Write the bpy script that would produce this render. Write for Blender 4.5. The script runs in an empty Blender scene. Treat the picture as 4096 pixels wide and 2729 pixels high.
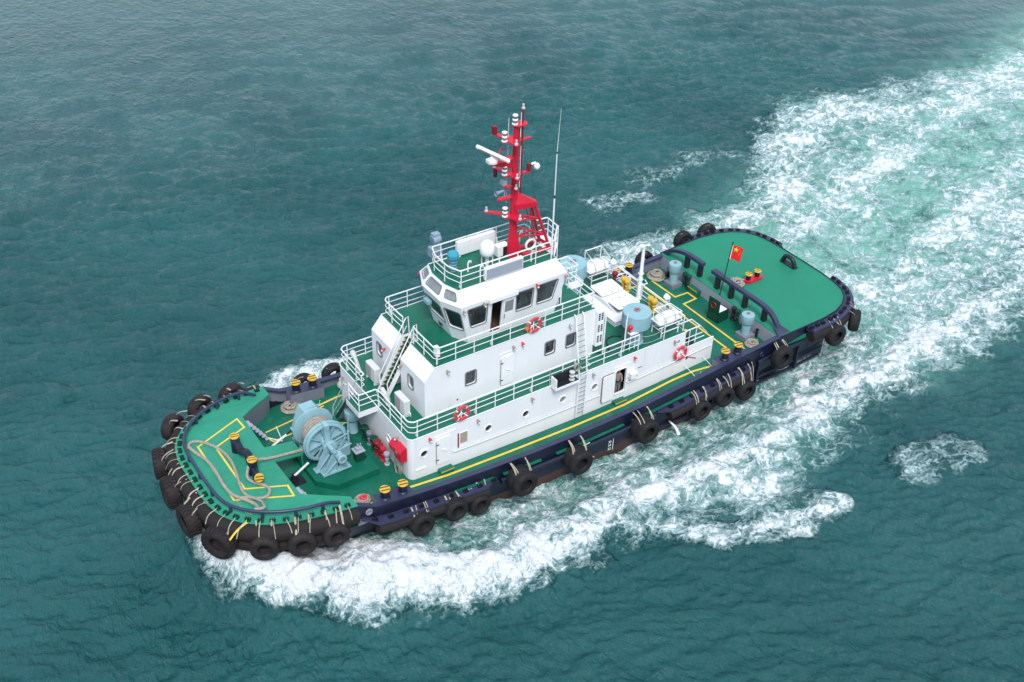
import bpy, math, random
import numpy as np
from mathutils import Vector, Matrix
from mathutils.geometry import tessellate_polygon
random.seed(7)
D = bpy.data
SC = bpy.context.scene
COL = SC.collection
PI = math.pi

# ---------------------------------------------------------------- camera
cam_d = D.cameras.new('camera'); cam = D.objects.new('camera', cam_d); COL.objects.link(cam)
cam_d.sensor_width = 36.0; cam_d.sensor_fit = 'HORIZONTAL'
cam_d.lens = 4712.1/4096*36.0
cam_d.clip_start = 0.5; cam_d.clip_end = 20000
RC = [[0.828912, -0.5585363, 0.0306946], [-0.3052113, -0.4975787, -0.8119492], [0.4687761, 0.6636661, -0.5829205]]
M = Matrix.Identity(4)
for i in range(3):
    M[i][0] = RC[0][i]; M[i][1] = -RC[1][i]; M[i][2] = -RC[2][i]
    M[i][3] = [-21.7853, -43.3341, 41.2629][i]
cam.matrix_world = M
SC.camera = cam

# ---------------------------------------------------------------- world and sun
SUN_EL = math.radians(54); SUN_AZ = math.radians(205)   # azimuth measured from +y towards +x
w = D.worlds.new('World'); SC.world = w; w.use_nodes = True
nt = w.node_tree
sky = nt.nodes.new('ShaderNodeTexSky'); sky.sky_type = 'NISHITA'; sky.sun_disc = False
sky.sun_elevation = SUN_EL; sky.sun_rotation = SUN_AZ
sky.air_density = 1.0; sky.dust_density = 0.5; sky.ozone_density = 1.0
bg = nt.nodes['Background']; bg.inputs['Strength'].default_value = 0.105
# a thin even cloud layer: the clear-sky colour is mostly veiled by pale cloud
cl_ = nt.nodes.new('ShaderNodeMix'); cl_.data_type = 'RGBA'; cl_.inputs['Factor'].default_value = 0.78
nt.links.new(sky.outputs['Color'], cl_.inputs['A']); cl_.inputs['B'].default_value = (5.2, 6.2, 7.4, 1)
nt.links.new(cl_.outputs['Result'], bg.inputs['Color'])
sd = D.lights.new('sun', 'SUN'); sd.energy = 2.2; sd.angle = math.radians(20); sd.color = (1.0, 0.97, 0.93)
so = D.objects.new('sun', sd); COL.objects.link(so)
sdir = Vector((math.sin(SUN_AZ)*math.cos(SUN_EL), math.cos(SUN_AZ)*math.cos(SUN_EL), math.sin(SUN_EL)))
so.rotation_euler = sdir.to_track_quat('Z', 'Y').to_euler(); so.location = (0, 0, 60)
SC.view_settings.view_transform = 'Standard'; SC.view_settings.look = 'None'
SC.view_settings.exposure = 0.60; SC.view_settings.gamma = 1.0
try: SC.view_settings.use_curve_mapping = False
except Exception: pass

# ---------------------------------------------------------------- materials
def lin(c):
    return tuple(((v/255+0.055)/1.055)**2.4 if v/255 > 0.04045 else v/255/12.92 for v in c) + (1.0,)
def mat(name, rgb, rough=0.5, metal=0.0, var=0.12, scale=1.3, bump=0.0, spec=0.5, rgb2=None, rough2=None, coat=0.0, streak=False, wear=None, wamt=0.5, wsc=(3, 3, 3), wlo=0.58, whi=0.72):
    m = D.materials.new(name); m.use_nodes = True
    n = m.node_tree; L = n.links; b = n.nodes['Principled BSDF']
    c = rgb + (1.0,) if len(rgb) == 3 else rgb
    tc = n.nodes.new('ShaderNodeTexCoord')
    no = n.nodes.new('ShaderNodeTexNoise'); no.inputs['Scale'].default_value = scale; no.inputs['Detail'].default_value = 8
    no.inputs['Roughness'].default_value = 0.62
    if streak:
        mp = n.nodes.new('ShaderNodeMapping'); mp.inputs['Scale'].default_value = (1, 1, 0.12)
        L.new(tc.outputs['Object'], mp.inputs['Vector']); L.new(mp.outputs['Vector'], no.inputs['Vector'])
    else:
        L.new(tc.outputs['Object'], no.inputs['Vector'])
    rp = n.nodes.new('ShaderNodeValToRGB'); rp.color_ramp.elements[0].position = 0.3; rp.color_ramp.elements[1].position = 0.72
    lo = tuple(v*(1-var) for v in c[:3]) + (1,) if rgb2 is None else tuple(rgb2) + (1,)
    rp.color_ramp.elements[0].color = lo; rp.color_ramp.elements[1].color = c
    L.new(no.outputs['Fac'], rp.inputs['Fac']); L.new(rp.outputs['Color'], b.inputs['Base Color'])
    mr = n.nodes.new('ShaderNodeMapRange'); mr.inputs['From Min'].default_value = 0.3; mr.inputs['From Max'].default_value = 0.7
    mr.inputs['To Min'].default_value = rough; mr.inputs['To Max'].default_value = rough2 if rough2 is not None else min(1, rough*1.25)
    L.new(no.outputs['Fac'], mr.inputs['Value']); L.new(mr.outputs['Result'], b.inputs['Roughness'])
    b.inputs['Metallic'].default_value = metal; b.inputs['Specular IOR Level'].default_value = spec
    if wear:
        wp = n.nodes.new('ShaderNodeMapping'); wp.inputs['Scale'].default_value = wsc; L.new(tc.outputs['Object'], wp.inputs['Vector'])
        wn_ = n.nodes.new('ShaderNodeTexNoise'); wn_.inputs['Scale'].default_value = 1.0; wn_.inputs['Detail'].default_value = 9; wn_.inputs['Roughness'].default_value = 0.7
        L.new(wp.outputs['Vector'], wn_.inputs['Vector'])
        wr = n.nodes.new('ShaderNodeMapRange'); wr.inputs['From Min'].default_value = wlo; wr.inputs['From Max'].default_value = whi; wr.inputs['To Max'].default_value = wamt
        L.new(wn_.outputs['Fac'], wr.inputs['Value'])
        wx_ = n.nodes.new('ShaderNodeMix'); wx_.data_type = 'RGBA'; L.new(wr.outputs['Result'], wx_.inputs['Factor']); L.new(rp.outputs['Color'], wx_.inputs['A']); wx_.inputs['B'].default_value = tuple(wear)+(1,)
        L.new(wx_.outputs['Result'], b.inputs['Base Color'])
    if coat: b.inputs['Coat Weight'].default_value = coat; b.inputs['Coat Roughness'].default_value = 0.08
    if bump:
        n2 = n.nodes.new('ShaderNodeTexNoise'); n2.inputs['Scale'].default_value = scale*7; n2.inputs['Detail'].default_value = 4
        L.new(tc.outputs['Object'], n2.inputs['Vector'])
        bp = n.nodes.new('ShaderNodeBump'); bp.inputs['Strength'].default_value = bump; bp.inputs['Distance'].default_value = 0.02
        L.new(n2.outputs['Fac'], bp.inputs['Height']); L.new(bp.outputs['Normal'], b.inputs['Normal'])
    return m
MT = {}
MT['white'] = mat('white_paint', (0.80, 0.80, 0.82), 0.34, var=0.07, scale=0.7, streak=True, wear=(0.42, 0.36, 0.30), wamt=0.30, wsc=(2.6, 2.6, 0.22), wlo=0.56, whi=0.80, bump=0.10)
MT['white_g'] = mat('white_gloss', (0.82, 0.82, 0.83), 0.25, var=0.05, wear=(0.45, 0.40, 0.34), wamt=0.22, wsc=(4, 4, 0.8), wlo=0.58, whi=0.8)
MT['rail'] = mat('rail_white', (0.78, 0.79, 0.80), 0.35, var=0.05)
MT['green'] = mat('deck_green', (0.006, 0.142, 0.088), 0.22, var=0.0, spec=0.35, rgb2=(0.0035, 0.095, 0.058), scale=0.55, rough2=0.5, bump=0.10, wear=(0.10, 0.20, 0.15), wamt=0.35, wsc=(1.6, 1.6, 1.6), wlo=0.55, whi=0.75)
MT['green_bow'] = mat('bow_deck_green', (0.028, 0.268, 0.170), 0.50, spec=0.35, rgb2=(0.018, 0.215, 0.135), scale=0.9, rough2=0.7, bump=0.12, wear=(0.11, 0.26, 0.19), wamt=0.45, wsc=(1.3, 1.3, 1.3), wlo=0.56, whi=0.72)
MT['green_aft'] = mat('aft_deck_green', (0.012, 0.215, 0.128), 0.45, spec=0.35, rgb2=(0.008, 0.180, 0.105), scale=0.35, rough2=0.68, bump=0.12, wear=(0.06, 0.20, 0.14), wamt=0.40, wsc=(0.9, 0.9, 0.9), wlo=0.56, whi=0.74)
MT['green_dk'] = mat('dark_green_paint', (0.004, 0.055, 0.034), 0.4, spec=0.35)
MT['navy'] = mat('navy_hull', (0.007, 0.011, 0.034), 0.30, rgb2=(0.004, 0.006, 0.018), scale=0.8, rough2=0.55, streak=True, wear=(0.09, 0.085, 0.10), wamt=0.5, wsc=(1.0, 1.0, 3.5), wlo=0.60, whi=0.76)
MT['navy_top'] = mat('navy_cap', (0.036, 0.040, 0.092), 0.42, rgb2=(0.025, 0.028, 0.066), scale=1.5, wear=(0.15, 0.11, 0.10), wamt=0.45, wsc=(3, 3, 3), wlo=0.60, whi=0.76)
MT['navy_pipe'] = mat('navy_pipe', (0.025, 0.04, 0.085), 0.35)
MT['rust'] = mat('antifouling_brown', (0.085, 0.036, 0.026), 0.6, rgb2=(0.040, 0.022, 0.018), scale=1.2, streak=True)
MT['grey'] = mat('grey_paint', (0.20, 0.22, 0.27), 0.42, rgb2=(0.15, 0.165, 0.21), scale=1.0, streak=True)
MT['grey_l'] = mat('light_grey_paint', (0.33, 0.36, 0.42), 0.42, streak=True)
MT['blue'] = mat('pale_blue_paint', (0.29, 0.47, 0.52), 0.38, rgb2=(0.20, 0.36, 0.41), scale=1.1, wear=(0.22, 0.24, 0.22), wamt=0.45, wsc=(5, 5, 5), wlo=0.6, whi=0.75)
MT['bluegrey'] = mat('blue_grey_paint', (0.24, 0.32, 0.42), 0.4)
MT['canvas'] = mat('blue_canvas', (0.05, 0.30, 0.42), 0.8, bump=0.6, scale=4)
MT['red'] = mat('red_paint', (0.60, 0.008, 0.035), 0.35, var=0.15, wear=(0.30, 0.02, 0.03), wamt=0.5, wsc=(5, 5, 2))
MT['red_dk'] = mat('dark_red_paint', (0.22, 0.012, 0.02), 0.4)
MT['ring'] = mat('life_ring_red', (0.70, 0.03, 0.05), 0.55, rgb2=(0.55, 0.05, 0.08), scale=6)
MT['yellow'] = mat('yellow_paint', (0.70, 0.43, 0.03), 0.45, rgb2=(0.55, 0.33, 0.04), scale=3)
MT['yline'] = mat('yellow_deck_line', (0.80, 0.55, 0.05), 0.6, rgb2=(0.62, 0.43, 0.07), scale=4)
MT['orange'] = mat('orange_plastic', (0.75, 0.18, 0.02), 0.5)
MT['black'] = mat('black_paint', (0.012, 0.013, 0.02), 0.45)
MT['rubber'] = mat('tyre_rubber', (0.008, 0.008, 0.010), 0.60, spec=0.3, rgb2=(0.019, 0.017, 0.018), scale=3.0, rough2=0.85, bump=0.4)
MT['rubber_b'] = mat('dusty_tyre_rubber', (0.009, 0.0085, 0.011), 0.66, spec=0.3, rgb2=(0.034, 0.025, 0.024), scale=2.2, rough2=0.9, bump=0.5)
MT['fender'] = mat('fender_rubber', (0.022, 0.017, 0.016), 0.7, spec=0.3, rgb2=(0.014, 0.012, 0.013), scale=2.0, bump=0.4)
MT['rope'] = mat('rope_fibre', (0.44, 0.39, 0.33), 0.9, rgb2=(0.22, 0.19, 0.16), scale=9, bump=0.8)
MT['strap'] = mat('cream_strap', (0.50, 0.45, 0.33), 0.85, rgb2=(0.24, 0.21, 0.16), scale=5)
MT['strap_y'] = mat('yellow_strap', (0.70, 0.52, 0.06), 0.8)
MT['strap_p'] = mat('pink_strap', (0.58, 0.33, 0.28), 0.85)
MT['steel'] = mat('bare_steel', (0.35, 0.34, 0.33), 0.35, metal=0.8)
MT['brown'] = mat('brown_lamp', (0.30, 0.22, 0.17), 0.4)
MT['beige'] = mat('beige_board', (0.36, 0.33, 0.24), 0.6)
MT['ac'] = mat('air_conditioner_shell', (0.66, 0.66, 0.65), 0.45)
MT['ac_f'] = mat('fan_guard', (0.42, 0.40, 0.40), 0.5)
MT['dark'] = mat('dark_interior', (0.03, 0.03, 0.034), 0.6)
MT['wood'] = mat('brown_cabin_floor', (0.10, 0.045, 0.03), 0.5)
MT['chart'] = mat('cabin_furniture', (0.20, 0.26, 0.28), 0.5)
MT['seat'] = mat('cabin_seat', (0.24, 0.19, 0.08), 0.6)
MT['dglass'] = mat('dark_window_glass', (0.03, 0.036, 0.045), 0.06, spec=0.9, var=0.4, scale=2)
MT['pglass'] = mat('pale_porthole_glass', (0.24, 0.26, 0.27), 0.15, spec=0.8, var=0.3, scale=4)
MT['stripe'] = mat('dark_stripe', (0.10, 0.05, 0.015), 0.5)
MT['frame'] = mat('window_seal', (0.17, 0.18, 0.19), 0.4)
MT['lens'] = mat('lamp_lens', (0.55, 0.58, 0.58), 0.1, spec=0.8)
MT['skin'] = mat('skin', (0.42, 0.22, 0.16), 0.5)
MT['cloth'] = mat('grey_work_clothes', (0.22, 0.23, 0.23), 0.85, scale=6)
MT['trouser'] = mat('grey_work_trousers', (0.16, 0.155, 0.15), 0.85, scale=6)
MT['belt'] = mat('black_belt', (0.01, 0.01, 0.012), 0.5)
MT['cap'] = mat('brown_hair', (0.05, 0.03, 0.02), 0.8)
MT['flag'] = mat('flag_red', (0.75, 0.01, 0.015), 0.75)
MT['flag_y'] = mat('flag_yellow', (0.85, 0.62, 0.03), 0.75)
MT['plastic'] = mat('clear_plastic_sheet', (0.55, 0.55, 0.53), 0.5, scale=5, bump=0.5)
g = D.materials.new('cabin_glass'); g.use_nodes = True; n = g.node_tree; n.nodes.clear()
o_ = n.nodes.new('ShaderNodeOutputMaterial'); mx = n.nodes.new('ShaderNodeMixShader'); tr = n.nodes.new('ShaderNodeBsdfTransparent')
gl = n.nodes.new('ShaderNodeBsdfGlossy'); fr = n.nodes.new('ShaderNodeLayerWeight'); ad = n.nodes.new('ShaderNodeMath')
tr.inputs['Color'].default_value = (0.52, 0.60, 0.60, 1); gl.inputs['Roughness'].default_value = 0.02; fr.inputs['Blend'].default_value = 0.5
ad.operation = 'POWER'; ad.inputs[1].default_value = 4.0
am = n.nodes.new('ShaderNodeMath'); am.operation = 'MULTIPLY_ADD'; am.inputs[1].default_value = 0.95; am.inputs[2].default_value = 0.05
n.links.new(fr.outputs['Facing'], ad.inputs[0]); n.links.new(ad.outputs[0], am.inputs[0]); n.links.new(am.outputs[0], mx.inputs['Fac'])
n.links.new(tr.outputs[0], mx.inputs[1]); n.links.new(gl.outputs[0], mx.inputs[2]); n.links.new(mx.outputs[0], o_.inputs['Surface'])
MT['glass'] = g

# ---------------------------------------------------------------- mesh helpers
class MB:
    def __init__(s): s.v = []; s.f = []; s.m = []; s.mi = 0
    def add(s, vs, fs):
        o = len(s.v); s.v += [tuple(p) for p in vs]
        for f in fs: s.f.append(tuple(i+o for i in f)); s.m.append(s.mi)
        return s
    def box(s, a, b, M=None):
        x0, y0, z0 = a; x1, y1, z1 = b
        vs = [(x, y, z) for z in (z0, z1) for y in (y0, y1) for x in (x0, x1)]
        if M is not None: vs = [M @ Vector(p) for p in vs]
        return s.add(vs, [(0, 2, 3, 1), (4, 5, 7, 6), (0, 1, 5, 4), (2, 6, 7, 3), (0, 4, 6, 2), (1, 3, 7, 5)])
    def tube(s, pts, r, n=8, closed=False, cap=True, flat=1.0):
        P = [Vector(p) for p in pts]; N = len(P); rs = r if isinstance(r, (list, tuple)) else [r]*N
        vs = []; up = None
        for i, p in enumerate(P):
            if closed: t = P[(i+1) % N]-P[i-1]
            else: t = P[min(i+1, N-1)]-P[max(i-1, 0)]
            t = t.normalized() if t.length > 1e-9 else Vector((0, 0, 1))
            if up is None:
                up = Vector((0, 0, 1)) if abs(t.z) < 0.9 else Vector((1, 0, 0))
            a = t.cross(up); a = a.normalized() if a.length > 1e-6 else t.orthogonal().normalized()
            up = a.cross(t).normalized()
            for k in range(n):
                th = 2*PI*k/n
                vs.append(p + a*math.cos(th)*rs[i] + up*math.sin(th)*rs[i]*flat)
        fs = []
        for i in range(N if closed else N-1):
            j = (i+1) % N
            for k in range(n):
                fs.append((i*n+k, i*n+(k+1) % n, j*n+(k+1) % n, j*n+k))
        if cap and not closed: fs += [tuple(range(n-1, -1, -1)), tuple(range((N-1)*n, N*n))]
        return s.add(vs, fs)
    def cyl(s, a, b, r, r2=None, n=16): return s.tube([a, b], [r, r if r2 is None else r2], n)
    def lathe(s, prof, n=24, M=None, close=False):
        vs = []; K = len(prof)
        for k in range(n):
            th = 2*PI*k/n
            for (r, z) in prof: vs.append(Vector((r*math.cos(th), r*math.sin(th), z)))
        if M is not None: vs = [M @ p for p in vs]
        fs = []
        for k in range(n):
            j = (k+1) % n
            for i in range(K if close else K-1):
                i2 = (i+1) % K
                fs.append((k*K+i, j*K+i, j*K+i2, k*K+i2))
        return s.add(vs, fs)
    def prism(s, poly, z0, z1, M=None, top=True, bot=True):
        n = len(poly)
        f0 = z0 if callable(z0) else (lambda x, y: z0); f1 = z1 if callable(z1) else (lambda x, y: z1)
        vs = [Vector((x, y, f0(x, y))) for x, y in poly]+[Vector((x, y, f1(x, y))) for x, y in poly]
        if M is not None: vs = [M @ p for p in vs]
        fs = [(i, (i+1) % n, n+(i+1) % n, n+i) for i in range(n)]
        tri = tessellate_polygon([[Vector((x, y, 0)) for x, y in poly]])
        if top: fs += [tuple(n+i for i in t) for t in tri]
        if bot: fs += [tuple(reversed(t)) for t in tri]
        return s.add(vs, fs)
    def sphere(s, c, r, n=16, m=10, sz=1.0):
        vs = []; c = Vector(c)
        for i in range(m+1):
            ph = PI*i/m
            for k in range(n): vs.append(c+Vector((r*math.sin(ph)*math.cos(2*PI*k/n), r*math.sin(ph)*math.sin(2*PI*k/n), r*sz*math.cos(ph))))
        fs = [(i*n+k, (i+1)*n+k, (i+1)*n+(k+1) % n, i*n+(k+1) % n) for i in range(m) for k in range(n)]
        return s.add(vs, fs)
    def build(s, name, m, parent=None, loc=None, smooth=True, ang=38, fixn=True):
        me = D.meshes.new(name); me.from_pydata(s.v, [], s.f)
        ms = m if isinstance(m, (list, tuple)) else [m]
        for k in ms: me.materials.append(MT[k] if isinstance(k, str) else k)
        me.polygons.foreach_set('material_index', s.m)
        if fixn:
            import bmesh
            bm = bmesh.new(); bm.from_mesh(me); bmesh.ops.recalc_face_normals(bm, faces=bm.faces); bm.to_mesh(me); bm.free()
        if smooth:
            me.polygons.foreach_set('use_smooth', [True]*len(me.polygons)); me.set_sharp_from_angle(angle=math.radians(ang))
        me.update()
        o = D.objects.new(name, me); COL.objects.link(o)
        if parent is not None: o.parent = parent
        if loc is not None: o.location = loc
        return o
def tag(o, label=None, cat=None, group=None, kind=None):
    if label: o['label'] = label
    if cat: o['category'] = cat
    if group: o['group'] = group
    if kind: o['kind'] = kind
    return o
def empty(name, loc=(0, 0, 0), rz=0, rot=None, parent=None):
    o = D.objects.new(name, None); COL.objects.link(o); o.location = loc
    o.rotation_euler = rot if rot else (0, 0, rz); o.empty_display_size = 0.3
    if parent is not None: o.parent = parent
    return o
CH = {}
def dup(o, parent=None):
    c = o.copy(); COL.objects.link(c)
    if parent is not None: c.parent = parent
    for ch in list(o.children): dup(ch, c)
    return c
def copy_to(o, loc, rot=None, label=None, group=None):
    kids = list(o.children)
    c = o.copy(); COL.objects.link(c); c.location = loc
    if rot is not None: c.rotation_euler = rot
    for k in kids: dup(k, c)
    if label: c['label'] = label
    if group: c['group'] = group
    return c
def interp(x, pts):
    return float(np.interp(x, [p[0] for p in pts], [p[1] for p in pts]))
def rrect(u0, v0, u1, v1, r, n=4):
    out = []
    for cx, cy, a0 in ((u1-r, v1-r, 0), (u0+r, v1-r, 90), (u0+r, v0+r, 180), (u1-r, v0+r, 270)):
        for k in range(n+1):
            t = math.radians(a0+90*k/n); out.append((cx+r*math.cos(t), cy+r*math.sin(t)))
    return out
def panel(mb, P, outer, holes=(), nrm=None, depth=0.08, reveal_mi=None):
    """flat wall with real openings: P maps (u,v) to a point; each hole gets a reveal of the given depth"""
    loops = [outer]+list(holes)
    tri = tessellate_polygon([[Vector((u, v, 0)) for u, v in l] for l in loops])
    flat = [p for l in loops for p in l]
    mb.add([P(u, v) for u, v in flat], [tuple(t) for t in tri])
    keep = mb.mi
    if reveal_mi is not None: mb.mi = reveal_mi
    for h in holes:
        a = [Vector(P(u, v)) for u, v in h]; b = [p+Vector(nrm)*depth for p in a]; k = len(a)
        mb.add(a+b, [(i, (i+1) % k, k+(i+1) % k, k+i) for i in range(k)])
    mb.mi = keep
def ring2(mb, P, loop_o, loop_i, nrm, d):
    """a flat frame between two matching loops standing d proud along -nrm"""
    k = len(loop_o); n_ = Vector(nrm)
    a = [Vector(P(*p)) for p in loop_o]; b = [Vector(P(*p)) for p in loop_i]
    a2 = [p-n_*d for p in a]; b2 = [p-n_*d for p in b]
    vs = a+b+a2+b2
    fs = []
    for i in range(k):
        j = (i+1) % k
        fs += [(i, j, 2*k+j, 2*k+i), (2*k+i, 2*k+j, 3*k+j, 3*k+i), (k+i, 3*k+i, 3*k+j, k+j)]
    mb.add(vs, fs)
# ---------------------------------------------------------------- water
WZ = -2.5
def hash2(ix, iy, seed):
    h = (ix.astype(np.int64)*374761393 + iy.astype(np.int64)*668265263 + seed*974634777) & 0x7fffffff
    h = ((h ^ (h >> 13))*1274126177) & 0x7fffffff
    return ((h ^ (h >> 16)) & 0xffff)/65535.0
def vnoise(x, y, seed):
    ix = np.floor(x); iy = np.floor(y); fx = x-ix; fy = y-iy
    fx = fx*fx*fx*(fx*(fx*6-15)+10); fy = fy*fy*fy*(fy*(fy*6-15)+10)
    a = hash2(ix, iy, seed); b = hash2(ix+1, iy, seed); c = hash2(ix, iy+1, seed); d = hash2(ix+1, iy+1, seed)
    return (a*(1-fx)+b*fx)*(1-fy)+(c*(1-fx)+d*fx)*fy
def fbm(x, y, seed, oct=4, ridged=False):
    s = 0; a = 0.5; t = 0
    for k in range(oct):
        v = vnoise(x, y, seed+k*17)
        if ridged: v = 1-abs(2*v-1)
        s = s+a*v; t += a; a *= 0.5
        x, y = x*1.93+y*0.5+3.1, y*1.93-x*0.5+7.7
    return s/t
def sdist(px, py, poly):
    """signed distance to a polygon, positive inside"""
    d = np.full(px.shape, 1e9); ins = np.zeros(px.shape, bool); n = len(poly)
    for i in range(n):
        x0, y0 = poly[i]; x1, y1 = poly[(i+1) % n]
        ex, ey = x1-x0, y1-y0
        t = np.clip(((px-x0)*ex+(py-y0)*ey)/(ex*ex+ey*ey+1e-9), 0, 1)
        d = np.minimum(d, (px-x0-t*ex)**2+(py-y0-t*ey)**2)
        c = (y0 > py) != (y1 > py)
        with np.errstate(divide='ignore', invalid='ignore'):
            xi = (x1-x0)*(py-y0)/((y1-y0) if y1 != y0 else 1e-9)+x0
        ins ^= c & (px < xi)
    d = np.sqrt(d); return np.where(ins, d, -d)
def ldist(px, py, line):
    d = np.full(px.shape, 1e9)
    for (x0, y0), (x1, y1) in zip(line[:-1], line[1:]):
        ex, ey = x1-x0, y1-y0
        t = np.clip(((px-x0)*ex+(py-y0)*ey)/(ex*ex+ey*ey+1e-9), 0, 1)
        d = np.minimum(d, (px-x0-t*ex)**2+(py-y0-t*ey)**2)
    return np.sqrt(d)
def sst(a, b, v):
    t = np.clip((v-a)/(b-a), 0, 1); return t*t*(3-2*t)
def axis(lo, hi, step, far, grow=1.12):
    core = list(np.arange(lo, hi, step)); out = []
    s = step; x = core[-1]
    while x < far: s = min(s*grow, 250); x += s; out.append(x)
    s = step; x = lo; pre = []
    while x > -far: s = min(s*grow, 250); x -= s; pre.append(x)
    return np.array(pre[::-1]+core+out)
ax = axis(-22.0, 62.0, 0.125, 5000, 1.035); ay = axis(-26.0, 34.0, 0.125, 5000, 1.035)
X, Y = np.meshgrid(ax, ay, indexing='xy'); nx, ny = len(ax), len(ay)
stepx = np.gradient(ax)[None, :]; stepy = np.gradient(ay)[:, None]; res = np.maximum(stepx+0*Y, stepy+0*X)
H = np.zeros_like(X)
rg = np.random.RandomState(5)
wx = X+2.0*(fbm(X*0.10, Y*0.10, 3, 2)-0.5); wy = Y+2.0*(fbm(X*0.10, Y*0.10, 9, 2)-0.5)
for k in range(80):
    lam = math.exp(rg.uniform(math.log(0.55), math.log(5.0)))
    th = math.radians(72+rg.normal(0, 30)); kx, ky = math.cos(th)*2*PI/lam, math.sin(th)*2*PI/lam
    amp = 0.0088*lam**0.25
    fade = np.clip((lam/res-3)/2, 0, 1)
    ph = kx*wx+ky*wy+rg.uniform(0, 2*PI); sn = np.sin(ph)
    H += amp*fade*(sn+0.35*sn*sn)
H *= 0.75+0.9*fbm(X*0.05, Y*0.05, 77, 3)
nb = fbm(X*0.22, Y*0.22, 41, 4)-0.5; nb2 = fbm(X*0.9, Y*0.9, 51, 3)-0.5
def region(poly, dens, soft, wob=3.0):
    return dens*sst(-soft*0.3, soft, sdist(X+nb*wob, Y-nb*wob+nb2*1.0, poly))
F = np.zeros_like(X); A = np.zeros_like(X)
# bow breaker on the port side
brk = [(-9.3, -0.6), (-10.3, -1.2), (-10.6, -2.4), (-9.8, -4.2), (-7.9, -6.4), (-6.0, -8.0), (-3.9, -8.9), (-1.6, -9.8), (0.3, -10.8), (1.9, -10.3), (3.0, -9.6), (0.5, -7.6), (-2.2, -6.2), (-3.5, -4.4), (-7, -3), (-8.5, -1)]
F = np.maximum(F, region(brk, 1.15, 1.3, 0.7))
wash = [(-6, -4), (-3.5, -7.6), (1.0, -9.8), (4.1, -10.3), (9.1, -10.7), (11.6, -12.6), (14.2, -13.6), (17.0, -14.8), (19.6, -14.4), (20.4, -12.9), (25, -12.0), (29.5, -11.3), (36.3, -11.2), (43, -10.3), (60, -8), (80, -4), (110, 2), (110, 8), (34, 0), (31, -3), (20, -4)]
F = np.maximum(F, region(wash, 0.47, 2.6, 3.0))
core = ldist(X+nb*3, Y+nb2*1.6, [(-4, -7.9), (0, -8.8), (5, -9.3), (10, -9.6), (15, -10.0), (20, -9.6), (26, -8.9), (33, -8.0), (42, -7.2), (60, -5), (90, 2)])
F = np.maximum(F, 0.72*sst(2.8, 0.1, core)*sst(120, 30, X))
core2 = ldist(X+nb*2, Y+nb2, [(-3, -8.8), (1, -10.6), (3.5, -9.9), (7, -10.4)])
F = np.maximum(F, 0.75*sst(1.4, 0.1, core2))
core3 = ldist(X+nb*2.5, Y+nb*1.5+nb2, [(9.0, -11.4), (11.5, -13.0), (14, -14.0), (16.8, -15.2), (19.6, -15.4)])
F = np.maximum(F, 0.56*sst(1.2, 0.1, core3))
core4 = ldist(X+nb*4, Y+nb2, [(25.2, -15.4), (27.0, -15.6), (29.3, -16.4)])
F = np.maximum(F, 0.30*sst(1.9, 0.1, core4))
crs = ldist(X+nb*1.2, Y+nb2*.8, [(-9.4, -3.2), (-7.6, -5.9), (-5.9, -7.5), (-3.9, -8.4), (-1.6, -9.3), (0.4, -10.1), (2.0, -9.8)])
F = np.maximum(F, 1.0*sst(1.5, 0.2, crs))
fill = sst(2.2, 0.4, ldist(X+nb*1.5, Y+nb2, [(-9.3, -1.8), (-9, -3.8), (-6.5, -5.6), (-3, -6.8), (0.5, -8.0)]))
F = np.maximum(F, 1.0*fill*sst(4.0, -3.0, X))
# wash close to the hull is thinner and milky
near = sst(2.6, 0.0, np.abs(Y+6.9))*sst(-2, 3, X)*sst(34, 26, X)
F = F*(1-0.12*near)
# stern wake
wake = [(30.5, -4), (31, 3), (29, 6.5), (21, 8), (20, 10.5), (23.7, 12.4), (31, 11.8), (36, 12.3), (39.5, 10.8), (43, 12.6), (46.5, 15.5), (48.6, 19), (50.9, 22.4), (55, 25), (60, 23.8), (66, 22), (73, 22.5), (84, 20.5), (100, 23), (150, 34), (150, -10), (80, -6), (43, -10), (33, -9)]
F = np.maximum(F, region(wake, 0.38, 4.5, 6.0))
rim = ldist(X+nb*4, Y+nb*4+nb2*2, [(30, 7.5), (36, 10.4), (41, 10.8), (46, 14.4), (50, 18.5), (56, 21), (64, 18), (78, 18), (110, 24)])
F = np.maximum(F, 0.58*sst(4.2, 0.2, rim))
ctr = ldist(X+nb*4, Y+nb*3, [(32, 0.5), (38, 2.2), (46, 4.5), (58, 8), (80, 13), (110, 20)])
F = np.maximum(F, 0.54*sst(3.0, 0.3, np.abs(ctr-4.2))*sst(31, 34, X))
F = np.where(X > 31.5, F-0.10*sst(4.0, 1.0, ctr), F)
A = np.maximum(A, sst(15, 3.5, ctr)*sst(31, 33.5, X))
A = np.maximum(A, 0.42*region(wash, 1.0, 3.0)); A = np.maximum(A, 0.5*region(wake, 1.0, 4.0))
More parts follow.
